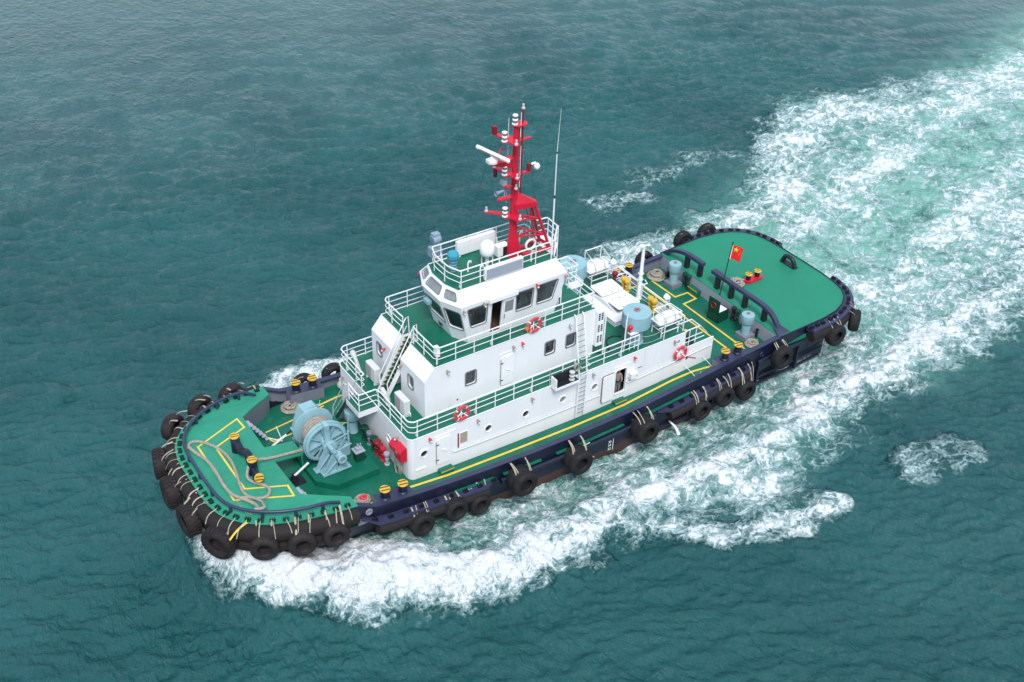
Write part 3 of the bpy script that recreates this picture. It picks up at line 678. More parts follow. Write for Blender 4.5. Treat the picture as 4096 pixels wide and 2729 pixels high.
# lashing clips: dark U brackets with a pin
mc = MB()
for y in (-0.10, 0.0, 0.10): mc.box((-0.10, y-0.014, 0), (0.10, y+0.014, 0.15))
mc.box((-0.02, -0.15, 0.08), (0.02, 0.15, 0.115)); mc.box((-0.11, -0.14, -0.01), (0.11, 0.14, 0.012))
clipG = mc.build('lashing_bracket', 'green_dk', tug, smooth=False); clipG.location = (0, 0, -30)
clipN = mc.build('lashing_bracket', 'black', tug, smooth=False); clipN.location = (0, 0, -30)
nclip = [0, 0]
def put_clip(src, k, x, y, z, nx, ny):
    c_ = src if nclip[k] == 0 else src.copy()
    if nclip[k]: COL.objects.link(c_); c_.parent = tug
    nclip[k] += 1
    c_.location = (x, y, z); c_.rotation_euler = (0, 0, math.atan2(ny, nx)); return c_
bowclips = []
for x, y, nx, ny in contour(-4.2, -4.2, True, -0.22, 31):
    put_clip(clipG, 0, x, y, zc(x)+0.012, nx, ny); bowclips.append((x, y, nx, ny))
for pts in (cp_, cs_):
    n_ = len(pts); m_ = 13
    for i in range(m_):
        x, y, nx, ny = pts[min(n_-1, int(1+i*(n_-2.01)/(m_-1)))]; put_clip(clipN, 1, x+nx*0.30, y+ny*0.30, zc(x)-0.03, nx, ny)
for s in (-1,):
    for x in np.linspace(-3.0, 3.9, 9): x = float(x); put_clip(clipN, 1, x, s*(yb(x)+0.22), zc(x)-0.73, 0, s)
    for x in np.linspace(15.9, 22.2, 9): x = float(x); put_clip(clipN, 1, x, s*(yb(x)+0.22), zc(x)-0.87, 0, s)
# short webbing loops from each bow bracket over the fender
def strap(name, pts, parent, m='strap', w=0.05):
    mb = MB(); P = [Vector(p) for p in pts]
    mb.tube(P, w, 6, flat=0.45); return mb.build(name, m, parent)
for i, (x, y, nx, ny) in enumerate(bowclips):
    z = zc(x); t = 0.05*math.sin(i*2.1); tx, ty = -ny, nx
    t = random.uniform(-.14, .14); ln_ = random.uniform(.71, .86)
    strap('webbing_loop', [(x+nx*d_+tx*t*d_*3, y+ny*d_+ty*t*d_*3, z+(0.10 if d_ < .1 else .05-.42+math.sqrt(max(0.0, .42**2-(min(d_-.34, .41))**2)) - (max(0, d_-.72)*1.6))) for d_ in (0.03, .2, .34, .48, .6, .7, ln_)], bf, 'strap', random.choice((0.018, 0.024, 0.03, 0.045)))
# rail on the foredeck
rp = [(-4.5, -4.75), (-5.15, -5.0), (-6.0, -4.92), (-7.0, -4.66), (-7.9, -4.2), (-8.65, -3.6), (-9.15, -2.95), (-9.4, -2.2), (-9.47, -1.2), (-9.48, 0)]
def smooth_line(pts, k=3, closed=False):
    P = [Vector(p) for p in pts]
    for _ in range(k):
        Q = [P[0]]
        for a, b in zip(P[:-1], P[1:]): Q += [a.lerp(b, 0.25), a.lerp(b, 0.75)]
        P = Q+[P[-1]]
    return P
rp2 = [(x, y, zc(x)+0.40) for x, y in rp]; rp2[0] = (-4.45, -4.9, zc(-4.45)+0.06)
rl = smooth_line(rp2[:3], 1)[:-1]+smooth_line(rp2[2:]+[(x, -y, z) for x, y, z in reversed(rp2[2:-1])], 3)+smooth_line([(x, -y, z) for x, y, z in reversed(rp2[:3])], 1)[1:]
mb = MB(); mb.tube(rl, 0.085, 10)
fr_ = mb.build('fairlead_rail', 'navy_pipe', tug)
for s in (1, -1):
    for x, y in ((-5.35, 4.97), (-6.65, 4.76), (-8.05, 4.1), (-9.15, 2.95), (-9.45, 1.45), (-9.48, 0.0)):
        if s < 0 and y == 0: continue
        mb = MB(); mb.cyl((x, s*y, zc(x)), (x, s*y, zc(x)+0.38), 0.085, n=10)
        mb.build('rail_support', 'navy_pipe', fr_)
# towing staple: two thick posts with a curved cross pipe and a side bollard
mb = MB(); Z0 = 1.75
mb.tube(smooth_line([(-7.15, 1.05, Z0), (-7.15, 1.02, Z0+0.75), (-7.2, 0.95, Z0+0.8)], 1), 0.24, 14)
mb.tube(smooth_line([(-7.15, 0.9, Z0+0.62), (-7.13, 0.35, Z0+0.40), (-7.05, 0.1, Z0+0.60), (-7.05, -0.25, Z0+0.75), (-7.1, -0.6, Z0+0.55), (-7.12, -0.9, Z0+0.5)], 2), 0.20, 12)
mb.tube([(-7.12, -0.95, Z0), (-7.12, -0.95, Z0+0.85)], 0.24, 14)
mb.tube([(-7.12, -0.95, Z0+0.45), (-7.2, -1.85, Z0+0.48)], 0.15, 10)
mb.tube([(-7.2, -1.6, Z0), (-7.2, -1.62, Z0+0.45)], 0.22, 14)
ts = mb.build('towing_staple', 'navy', tug)
cm = MB()
for x, y, z, nrm in ((-7.2, 0.98, Z0+1.0, (0, 0, 1)), (-7.12, -0.95, Z0+0.86, (0, 0, 1)), (-7.22, -1.9, Z0+0.50, (0, -1, 0.25))):
    R = Vector(nrm).to_track_quat('Z', 'Y').to_matrix().to_4x4(); T = Matrix.Translation((x, y, z)) @ R
    k = MB(); k.lathe([(0, 0), (0.24, 0), (0.25, 0.05), (0.23, 0.08), (0, 0.085)], 20, T); k.mi = 1
    for yy in (-0.08, 0.08): k.box((-0.2, yy-0.022, 0.08), (0.2, yy+0.022, 0.098), T @ Matrix.Rotation(math.radians(-15), 4, 'Z'))
    k.build('cap', ['yellow', 'stripe'], ts)
# winch foundation and well fittings
mb = MB(); mb.prism([(-4.25, -1.76), (-3.45, -2.62), (-1.05, -2.62), (-1.05, 2.4), (-3.45, 2.4), (-4.25, 1.7)], -0.05, 0.46); mb.build('winch_foundation', 'green', tug, smooth=False)
for s in (1, -1):
    k_ = 1.0 if s < 0 else 2.05
    mb = MB(); mb.box((-5.15, s*0.95*k_-0.32, 0.10), (-4.5, s*0.95*k_+0.32, 0.135)); mb.build('chain_hatch', 'black', tug)
    mb = MB(); mb.tube([(-5.05, s*0.85*k_, 0.14), (-4.98, s*0.88*k_, 0.55)], 0.16, 10); mb.box((-5.2, s*0.85*k_-.2, 0.13), (-4.85, s*.85*k_+.2, 0.3)); st_ = mb.build('chain_stopper', 'black', tug)
    mb = MB(); mb.tube([(-5.0, s*0.88*k_, 0.5), (-4.15, s*0.85*k_, 0.98)], 0.06, 6); mb.build('stopper_bar', 'rail', st_)
    mb = MB(); mb.tube([(-4.15, s*0.85*k_, 0.98), (-3.1, s*0.8*k_, 1.75)], 0.045, 6); mb.build('chain', 'black', st_)
    mb = MB(); mb.box((-5.02, s*0.84*k_-.05, 0.42), (-4.9, s*.84*k_+.05, 0.56)); mb.build('clamp', 'red', st_)
    mb = MB()
    for q_ in range(6): mb.box((-5.75+.16*q_, s*3.0-.28, 1.45-.25*q_), (-5.57+.16*q_, s*3.0+.28, 1.49-.25*q_))
    mb.build('well_steps', 'grey_l', tug)
    if s > 0:
        mb = MB(); mb.tube([(-4.75, 3.0, .12), (-4.2, 2.3, .14)], .03, 6); mb.tube([(-4.2, 2.3, .14), (-4.35, 2.6, 1.0)], .03, 6); mb.build('pipe', 'rail', tug)
# gantry over the after deck: port-centre span, starboard span
def beam(path, posts, nm):
    mb = MB(); P = smooth_line(path, 2)
    v = []
    for i, p in enumerate(P):
        a = P[max(i-1, 0)]; b = P[min(i+1, len(P)-1)]; t = (b-a).normalized(); u = Vector((1, 0, 0)); k = t.cross(u).normalized()
        for du, dk in ((-0.15, 0.11), (0.15, 0.11), (0.15, -0.11), (-0.15, -0.11)): v.append(p+u*du+k*dk)
    n = len(P); mb.add(v, [(i*4+q, i*4+(q+1) % 4, i*4+4+(q+1) % 4, i*4+4+q) for i in range(n-1) for q in range(4)]+[(0, 1, 2, 3), tuple((n-1)*4+q for q in (3, 2, 1, 0))])
    o = mb.build(nm, 'navy_top', tug, ang=30)
    for y in posts:
        pm = MB(); pm.box((24.66, y-0.13, 0.95), (24.94, y+0.13, 1.93)); pm.build('leg', 'black', o)
    return o
g1 = beam([(24.8, 5.45, 1.0), (24.8, 5.1, 1.3), (24.8, 4.5, 1.72), (24.8, 3.6, 1.98), (24.8, 2.9, 2.02), (24.8, 1.85, 2.02)], (3.35, 2.1), 'towing_beam')
g2 = beam([(24.8, 1.0, 2.02), (24.8, 0.3, 2.02), (24.8, -1.0, 2.02), (24.8, -2.4, 2.02), (24.8, -3.6, 2.02), (24.8, -4.3, 1.85), (24.8, -4.8, 1.45), (24.8, -5.1, 1.0), (24.8, -5.2, 0.95)], (0.45, -0.82, -2.05, -3.75), 'towing_beam')
mb = MB(); mb.add([(24.55, -4.85, 1.35), (25.0, -4.85, 1.35), (24.4, -5.45, 1.02), (25.4, -5.45, 1.02), (24.6, -5.2, .98), (24.95, -5.2, .98)], [(0, 1, 3, 2), (2, 3, 5, 4), (0, 2, 4), (1, 5, 3), (0, 4, 5, 1)]); mb.build('gusset', 'navy_top', g2, smooth=False)
mb = MB(); mb.box((24.98, 0.3, 1.86), (25.2, 1.15, 1.98)); mb.build('clamp', 'navy_top', g2)
# stern fairlead
mb = MB(); q = [(30.62, 0.55, 1.1), (30.60, 0.42, 1.55), (30.58, 0.2, 1.72), (30.58, -0.2, 1.72), (30.60, -0.42, 1.55), (30.62, -0.55, 1.1)]
mb.tube(smooth_line(q, 2), 0.15, 10); mb.box((30.42, -0.62, 1.1), (30.85, 0.62, 1.2)); mb.build('stern_fairlead', 'black', tug)
# mooring bitts on a red base
mb = MB(); mb.prism(rrect(26.65, -0.36, 28.1, 0.22, 0.25, 5), 1.1, 1.24); bt = mb.build('mooring_bitts', 'red', tug)
for x in (26.98, 27.74):
    mb = MB(); mb.cyl((x, -0.05, 1.24), (x, -0.05, 1.60), 0.16, n=16); p_ = mb.build('post', 'navy', bt)
    mb = MB(); mb.lathe([(0, 0), (0.23, 0), (0.24, .04), (.22, .07), (0, .075)], 20, Matrix.Translation((x, -0.05, 1.60))); mb.mi = 1
    for yy in (-0.08, 0.08): mb.box((x-.18, -0.05+yy-.02, 1.672), (x+.18, -0.05+yy+.02, 1.69))
    mb.build('cap', ['yellow', 'stripe'], bt)
# towing wire lead rings in the hull side
for x, z in ((23.05, 0.30), (-3.2, 0.85)):
    for s in (-1, 1):
        mb = MB(); Mx = Matrix.Translation((x, s*(yb(x)+0.02), z)) @ Matrix.Rotation(PI/2, 4, 'X')
        mb.lathe([(0.15+0.055*math.cos(2*PI*k/8), 0.05*math.sin(2*PI*k/8)) for k in range(8)], 20, Mx, close=True)
        mb.lathe([(0, 0.0), (0.13, 0.0)], 16, Mx); mb.build('mooring_eye', 'grey' if x < 0 else 'navy', tug)
# draught marks and load line
def text_obj(name, s, size, loc, rot, m, parent, ext=0.004):
    cu = D.curves.new(name, 'FONT'); cu.body = s; cu.size = size; cu.extrude = ext; cu.align_x = 'CENTER'
    o = D.objects.new(name, cu); COL.objects.link(o)
    me = D.meshes.new_from_object(o); D.objects.remove(o); me.materials.clear(); me.materials.append(MT[m])
    o = D.objects.new(name, me); COL.objects.link(o); o.location = loc; o.rotation_euler = rot; o.parent = parent; return o
for x in (11.75,):
    for k, t_ in enumerate(('36', '34', '32')): text_obj('draught_mark', t_, 0.24, (x, -5.66, -1.42-0.26*k), (PI/2, 0, 0), 'white_g', hull)
    mb = MB(); mb.box((x+0.22, -5.66, -2.02), (x+0.26, -5.655, -1.2)); mb.build('draught_scale', 'white_g', hull)
for k, t_ in enumerate(('40', '38', '36', '34', '32')): text_obj('draught_mark', t_, 0.22, (29.05, -5.42+0.03*k, -0.95-0.26*k), (PI/2, 0, math.radians(4)), 'white_g', hull)
mb = MB(); mb.box((28.8, -5.40, -2.15), (28.84, -5.37, -0.85)); mb.build('draught_scale', 'white_g', hull)
mb = MB(); Mx = Matrix.Translation((10.5, -5.60, -2.0)) @ Matrix.Rotation(PI/2, 4, 'X'); mb.lathe([(0.13, 0), (0.17, 0), (0.17, 0.01), (0.13, 0.01)], 20, Mx, True); mb.box((10.25, -5.615, -2.015), (10.75, -5.60, -1.98)); mb.build('load_line_mark', 'white_g', hull)
mb = MB(); mb.box((9.7, -5.80, -0.62), (10.2, -5.79, -0.56)); mb.build('hull_label', 'white_g', hull)
# ---------------------------------------------------------------- deckhouse, lower tier
W1 = 3.89; W2 = 2.77; Z1 = 2.67; Z2 = 5.72; ZB = -0.55
nP = (0, 1, 0)
PP = lambda y: (lambda u, v: (u, y, v))
house = empty('lower_deckhouse', parent=tug)
mb = MB()
door_h = rrect(13.22, 0.22, 13.98, 1.86, 0.13)
ports = [(0.87, 1.50), (4.77, 1.48), (7.15, 1.42), (9.60, 1.38), (11.77, 1.36)]
circ = lambda cx, cz, r, n=20: [(cx+r*math.cos(2*PI*k/n), cz+r*math.sin(2*PI*k/n)) for k in range(n)]
outer = [(0.35, ZB), (20.56, ZB), (20.56, 1.52), (18.32, 1.50), (18.25, Z1), (0.35, Z1)]
panel(mb, PP(-W1), outer, [door_h]+[circ(x, z, 0.20) for x, z in ports], nP, 0.07)
panel(mb, PP(W1), outer, [], nP, 0.07)
# rounded front corners, front wall, after wall, wing inner faces
arc = [(0.35-0.32*math.sin(t), -W1+0.35-0.35*math.cos(t)) for t in [PI/2*k/6 for k in range(7)]]
arc = [(x, y) for x, y in arc]; arc2 = arc+[(x, -y) for x, y in reversed(arc)]
pts = [(0.35, -W1)]+[(0.03+0.32*(1-math.sin(t)), -W1+0.35*(1-math.cos(t))) for t in [PI/2*k/6 for k in range(1, 7)]]
pts = pts+[(x, -y) for x, y in reversed(pts)]
for (x0, y0), (x1, y1) in zip(pts[:-1], pts[1:]):
    if abs(y1-y0) > 3: continue
    mb.add([(x0, y0, ZB), (x1, y1, ZB), (x1, y1, Z1), (x0, y0, Z1)], [(0, 1, 2, 3)])
fy = W1-0.35
panel(mb, lambda u, v: (0.03, u, v), [(-fy, ZB), (fy, ZB), (fy, Z1), (-fy, Z1)], [circ(-1.7, 1.30, 0.20), circ(2.5, 1.35, 0.20)], (1, 0, 0), 0.07)
mb.add([(18.25, -W1, ZB), (18.25, W1, ZB), (18.25, W1, Z1), (18.25, -W1, Z1)], [(0, 1, 2, 3)])
for s in (-1, 1):
    y = s*(W1-0.06); mb.add([(18.25, y, ZB), (20.56, y, ZB), (20.56, y, 1.52), (18.25, y, 1.50)], [(0, 1, 2, 3)]); mb.add([(20.56, s*W1, ZB), (20.56, y, ZB), (20.56, y, 1.52), (20.56, s*W1, 1.52)], [(0, 1, 2, 3)]); mb.add([(18.25, s*W1, 1.50), (20.56, s*W1, 1.52), (20.56, y, 1.52), (18.25, y, 1.50)], [(0, 1, 2, 3)])
mb.build('wall', 'white', house, ang=30, fixn=False)
# top deck of the lower tier
top = [(x, y) for x, y in pts]+[(18.25, W1), (18.25, -W1)]
mb = MB(); mb.prism([(x, y) for x, y in top], Z1-0.03, Z1+0.004); mb.build('deck', 'green', house, smooth=False)
mb = MB(); e = [(x, y, Z1+0.012) for x, y in top]; mb.tube(e, 0.03, 6, closed=True); mb.build('deck_edge', 'rail', house)
def porthole(x, z, y, s, parent, closed=False, axis='y'):
    Mx = Matrix.Translation((x, y, z)) @ (Matrix.Rotation(PI/2, 4, 'X') if axis == 'y' else Matrix.Rotation(-PI/2, 4, 'Y'))
    mb = MB(); mb.lathe([(0.20, -0.03), (0.20, 0.02), (0.235, 0.035), (0.27, 0.02), (0.27, 0.0)], 24, Mx)
    p_ = mb.build('porthole', 'white_g', parent)
    mb = MB(); mb.lathe([(0, -0.06), (0.21, -0.06)], 20, Mx); mb.build('pane', 'pglass' if closed else 'dglass', p_)
    return p_
for i, (x, z) in enumerate(ports): porthole(x, z, -W1, -1, house, i >= 3)
porthole(0.03, 1.30, -1.7, 0, house, axis='x'); porthole(0.03, 1.35, 2.5, 0, house, axis='x')
def leaf_door(x0, z0, x1, z1, y, parent, name='door', open_=False):
    lo = rrect(x0, z0, x1, z1, 0.12); n = len(lo)
    mb = MB(); mb.add([(u, y, v) for u, v in lo]+[(u, y-0.055, v) for u, v in lo], [(i, (i+1) % n, n+(i+1) % n, n+i) for i in range(n)]+[tuple(range(n, 2*n))])
    d_ = mb.build(name, 'white_g', parent, ang=30)
    mb = MB(); cx, cz = (x0+x1)/2+0.05, (z0+z1)/2
    mb.tube([(cx-0.16, y-0.09, cz+0.10), (cx+0.12, y-0.09, cz-0.10)], 0.022, 6); mb.tube([(cx-0.06, y-0.09, cz-0.16), (cx+0.06, y-0.09, cz+0.14)], 0.014, 6); mb.cyl((cx, y-0.05, cz), (cx, y-0.11, cz), 0.04, n=10)
    mb.build('handle', 'rail', d_)
    mb = MB()
    for q in (0.2, 0.8): zz = z0+(z1-z0)*q; mb.box((x0-0.07, y-0.085, zz-0.035), (x0+0.10, y-0.05, zz+0.035))
    mb.tube([(x0-0.045, y-0.06, z0+0.1), (x0-0.045, y-0.06, z1-0.1)], 0.014, 6); mb.build('hinge', 'steel', d_)
    return d_
leaf_door(1.60, 0.42, 2.42, 2.12, -W1, house)
# open door leaf lying back along the wall, the doorway frame and the passage behind it
lo = rrect(12.26, 0.08, 13.08, 1.88, 0.12); n = len(lo)
mb = MB(); mb.add([(u, -W1-0.10, v) for u, v in lo]+[(u, -W1-0.17, v) for u, v in lo], [(i, (i+1) % n, n+(i+1) % n, n+i) for i in range(n)]+[tuple(range(n, 2*n)), tuple(range(n-1, -1, -1))])
mb.mi = 1; li = rrect(12.24, 0.06, 13.10, 1.90, 0.13); mb.add([(u, -W1-0.075, v) for u, v in li]+[(u, -W1-0.125, v) for u, v in li], [(i, (i+1) % n, n+(i+1) % n, n+i) for i in range(n)])
dl = mb.build('open_door', ['white_g', 'black'], house, ang=30)
mb = MB(); mb.sphere((12.7, -W1-0.19, 0.9), 0.03); mb.build('handle', 'rail', dl)
mb = MB(); ring2(mb, PP(-W1), rrect(13.16, 0.16, 14.04, 1.92, 0.17), door_h, nP, 0.05); mb.build('door_frame', 'white_g', house, ang=30)
mb = MB(); mb.box((12.9, -W1+0.075, 0.1), (14.6, -W1+1.7, 2.3)); mb.f = mb.f[:2]+mb.f[3:]; mb.m = mb.m[:-1]; mb.build('passage', 'dark', house, smooth=False, fixn=False)
# beige board, fire plan bar, junction box, sign plate, grab rail, rain gutters
mb = MB(); mb.box((3.02, -W1-0.02, 1.22), (3.46, -W1-0.001, 1.90)); mb.build('notice_board', 'beige', house)
mb = MB(); mb.box((2.98, -W1-0.014, 1.18), (3.50, -W1-0.0005, 1.94)); mb.build('board_frame', 'white_g', house)
mb = MB(); mb.box((2.87, -W1-0.03, 1.0), (2.94, -W1-0.001, 1.95)); mb.build('vertical_bar', 'red_dk', house)
mb = MB(); mb.box((14.14, -W1-0.32, 1.08), (14.60, -W1-0.001, 1.44)); mb.build('junction_box', 'white_g', house)
mb = MB(); mb.box((17.70, -W1-0.012, 2.13), (17.84, -W1-0.001, 2.27)); mb.mi = 1; mb.box((17.74, -W1-0.016, 2.17), (17.80, -W1-0.010, 2.24)); mb.build('sign', ['green', 'rail'], house)
mb = MB(); mb.box((14.85, -W1-0.006, 1.42), (15.15, -W1-0.001, 1.47)); mb.box((14.5, -W1-0.33, 1.2), (14.58, -W1-0.325, 1.26)); mb.build('sign', 'green', house)
hr = [(2.58, .93), (4.16, .85), (5.76, .79), (7.4, .73), (8.94, .70), (10.3, .69), (12.1, .69)]; hr2 = [(14.1, .77), (15.66, .81), (17.22, .89), (18.8, .98), (20.36, 1.07)]
for h_ in (hr, hr2):
    mb = MB(); y = -W1-0.10; mb.tube([(h_[0][0], -W1, h_[0][1]+.02)]+[(x, y, z) for x, z in h_]+[(h_[-1][0], -W1, h_[-1][1]+.02)], 0.028, 8)
    for x, z in h_[1:-1]: mb.cyl((x, -W1, z+0.04), (x, y, z), 0.018, n=6)
    mb.build('grab_rail', 'rail', house)
for x0, x1, z in ((1.5, 2.75, 2.32), (13.1, 14.25, 2.14)):
    mb = MB(); mb.tube([(x0, -W1-0.02, z-0.04), (x1, -W1-0.02, z)], 0.025, 6); mb.build('rain_gutter', 'white_g', house)
mb = MB(); mb.tube([(0.65, -W1-.02, 1.78), (0.85, -W1-.02, 1.83), (1.08, -W1-.02, 1.78)], 0.02, 6); mb.tube([(0.35, -W1-.04, .62), (0.95, -W1-.04, .62)], 0.03, 6); mb.build('eyebrow', 'white_g', house)
mb = MB(); mb.tube([(18.5, -W1-.05, .85), (18.62, -W1-.05, .80), (19.3, -W1-.05, .45)], 0.02, 6); mb.box((18.5, -W1-.08, .68), (18.58, -W1-.02, .92)); axe = mb.build('fire_axe', 'red_dk', house)
def wall_lamp(x, y, z, m, parent, dirv=(0, -1, -0.55)):
    d_ = Vector(dirv).normalized(); R = d_.to_track_quat('Z', 'Y').to_matrix().to_4x4(); T = Matrix.Translation((x, y, z)) @ R
    mb = MB(); mb.lathe([(0, 0), (0.045, 0), (0.045, 0.07), (0.085, 0.11), (0.095, 0.19), (0.06, 0.20)], 12, T)
    o = mb.build('wall_lamp', m, parent)
    mb = MB(); mb.lathe([(0.06, 0.20), (0.055, 0.27), (0, 0.285)], 10, T); mb.build('lens', 'lens', o); return o
for x, z, m in ((1.18, 2.42, 'red'), (4.07, 2.38, 'brown'), (7.5, 2.38, 'brown'), (11.57, 2.38, 'brown'), (14.48, 2.38, 'red'), (17.42, 2.38, 'brown')): wall_lamp(x, -W1, z, m, house)
for y, z in ((-2.75, 2.2), (3.3, 2.1)): wall_lamp(0.03, y, z, 'brown', house, (-1, 0, -0.5))
# two steps under the doors
for x0 in (1.66, 13.13):
    z = zd(x0)
    mb = MB(); mb.box((x0, -W1-0.36, z), (x0+0.80, -W1-0.002, z+0.18)); mb.mi = 1; mb.box((x0, -W1-0.375, z+0.13), (x0+0.80, -W1-0.362, z+0.19)); mb.build('door_step', ['green', 'yellow'], house)
# white coaming plates under the doors are part of the wall; wing posts
for x in (18.45, 19.85):
    mb = MB(); mb.tube([(x, -W1-0.01, zd(x)+0.42), (x+.02, -W1-0.12, zd(x)+0.42), (x+0.10, -5.10, zd(x)+.10), (x+.12, -5.2, zc(x))], 0.018, 6); mb.build('chain_stay', 'rail', house)
# wing frame and ladder aft, both sides
for s in (-1, 1):
    mb = MB(); y = s*3.75
    mb.tube([(18.3, y, 2.6), (19.45, y, 2.6), (20.45, s*3.4, 1.55)], 0.035, 8); mb.tube([(18.3, y-0.75*s, 2.6), (19.45, y-0.75*s, 2.6), (20.5, s*2.75, 1.55)], 0.035, 8); mb.tube([(19.45, y, 2.6), (19.45, y-.75*s, 2.6)], 0.03, 6)
    for x in (18.7, 19.2): mb.tube([(x, y, 2.6), (x, y, 1.5)], 0.028, 6)
    mb.tube([(18.4, y, 2.05), (19.7, y, 2.05)], 0.025, 6); mb.tube([(18.4, y, 1.75), (19.9, y, 1.75)], 0.025, 6)
    lr = mb.build('stair_rail', 'rail', house)
    mb = MB(); n_ = 10
    for k in range(n_): t = k/(n_-1); mb.box((18.35+1.7*t, min(y, y-0.75*s), 2.4-2.4*t), (18.6+1.7*t, max(y, y-0.75*s), 2.43-2.4*t))
    for yy in (y, y-0.75*s): mb.add([(18.3, yy, 2.5), (18.3, yy, 2.25), (20.2, yy, -.1), (20.4, yy, .05)], [(0, 1, 2, 3)])
    mb.build('stair', 'green_dk', house, smooth=False)
# ---- railings
def railing(path, parent, name='railing', heights=(0.36, 0.70, 1.05), sp=1.14, zbase=None, r=(0.021, 0.021, 0.036), closed=False, ends=True, braces=True, posts=None):
    P = [Vector(p) for p in path]; mb = MB()
    def rnd(Q):
        if len(Q) < 3: return Q
        out = [Q[0]]
        for a, b, c in zip(Q[:-2], Q[1:-1], Q[2:]):
            k1 = min(0.12/(b-a).length, .45); k2 = min(0.12/(c-b).length, .45)
            out += [b.lerp(a, k1), b.lerp(a, k1*.3)*.5+b.lerp(c, k2*.3)*.5, b.lerp(c, k2)]
        return out+[Q[-1]]
    for h, rr in zip(heights, r): mb.tube(rnd([p+Vector((0, 0, h)) for p in P]), rr, 7)
    L_ = [0]
    for a, b in zip(P[:-1], P[1:]): L_.append(L_[-1]+(b-a).length)
    tot = L_[-1]; n = max(1, round(tot/sp)); k_ = 0
    dd = [tot*i/n for i in range(n+1)] if posts is None else posts
    for d in dd:
        i = max(j for j in range(len(L_)) if L_[j] <= d+1e-6); i = min(i, len(P)-2)
        p = P[i].lerp(P[i+1], (d-L_[i])/max(1e-6, L_[i+1]-L_[i])); t = (P[i+1]-P[i]).normalized(); q = Vector((-t.y, t.x, 0))
        if 0 < d < tot: p = p
        mb.cyl(p, p+Vector((0, 0, heights[-1])), 0.030, n=7)
        k_ += 1
        if braces and k_ % 3 == 0:
            inn = q if (Vector((p.x, 0, 0))-p).dot(q) > 0 else -q
            a = p+inn*0.2; mb.add([p+t*.03, p-t*.03, a-t*.03, a+t*.03, p+t*.03+Vector((0, 0, .55)), p-t*.03+Vector((0, 0, .55))], [(0, 3, 4), (1, 5, 2), (3, 2, 5, 4), (0, 1, 2, 3), (0, 4, 5, 1)])
    return mb.build(name, 'rail', parent)
ry = W1-0.10
railing([(-0.05, 0.95, Z1), (0.13, 0.97, Z1), (0.13, ry-0.2, Z1), (0.35, ry, Z1), (13.9, ry, Z1)], house)
railing([(-0.92, 0.72, Z1), (-0.95, -0.45, Z1), (0.05, -0.45, Z1), (0.13, -0.8, Z1), (0.13, -ry+0.2, Z1), (0.35, -ry, Z1), (8.72, -ry, Z1)], house)
railing([(8.72, -ry, Z1), (10.35, -ry, Z1)], house, sp=0.8, braces=False)
railing([(11.15, -ry, Z1), (14.78, -ry, Z1)], house)
railing([(18.15, 3.7, Z1), (18.15, 0.55, Z1)], house); railing([(18.15, 0.1, Z1), (18.15, -3.7, Z1)], house); railing([(13.9, ry, Z1), (18.15, ry, Z1)], house)
mb = MB()
for z0 in (0.45, 0.9):
    mb.tube([(14.8+1.85*t, -ry+0.02, Z1+z0-0.5*t*(1-t)*1.6-0.15*t) for t in [k/8 for k in range(9)]], 0.018, 5)
mb.build('chain', 'grey_l', house)
mb = MB(); mb.cyl((16.65, -ry, Z1), (16.65, -ry, Z1+1.0), 0.03, n=7); mb.build('chain_post', 'rail', house)
# platform at the head of the lower stair
mb = MB(); mb.mi = 0; mb.box((-1.05, -0.55, Z1-0.02), (0.03, 0.80, Z1+0.004)); mb.mi = 1
mb.box((-1.07, -0.57, Z1-0.30), (-1.05, 0.80, Z1+0.03)); mb.box((-1.05, -0.57, Z1-0.30), (0.03, -0.55, Z1+0.03)); mb.build('stair_platform', ['green', 'white'], house)
st_ = MB()
for k in range(11):
    t = (k+0.5)/11; st_.box((-1.03, 0.82+1.62*t, Z1-0.02-2.62*t), (-0.35, 0.82+1.62*t+0.20, Z1+0.01-2.62*t))
ls = st_.build('lower_stair', 'grey', house)
mb = MB()
for x in (-1.06, -0.34): mb.add([(x, 0.80, Z1+0.02), (x, 0.80, Z1-0.28), (x, 2.35, 0.05), (x, 2.62, 0.05), (x+0.035, 0.80, Z1+0.02), (x+0.035, 0.80, Z1-0.28), (x+0.035, 2.35, 0.05), (x+0.035, 2.62, 0.05)], [(0, 1, 2, 3), (4, 7, 6, 5), (0, 3, 7, 4), (1, 5, 6, 2), (2, 6, 7, 3)])
mb.build('stringer', 'green_dk', ls, smooth=False)
mb = MB()
for x in (-1.06, -0.32):
    mb.tube([(x, 0.72, Z1+1.05), (x, 0.95, Z1+0.95), (x, 2.5, 1.05), (x, 2.62, 0.1)], 0.03, 7); mb.tube([(x, 0.75, Z1+0.55), (x, 2.52, 0.6)], 0.02, 6)
mb.build('handrail', 'rail', ls)
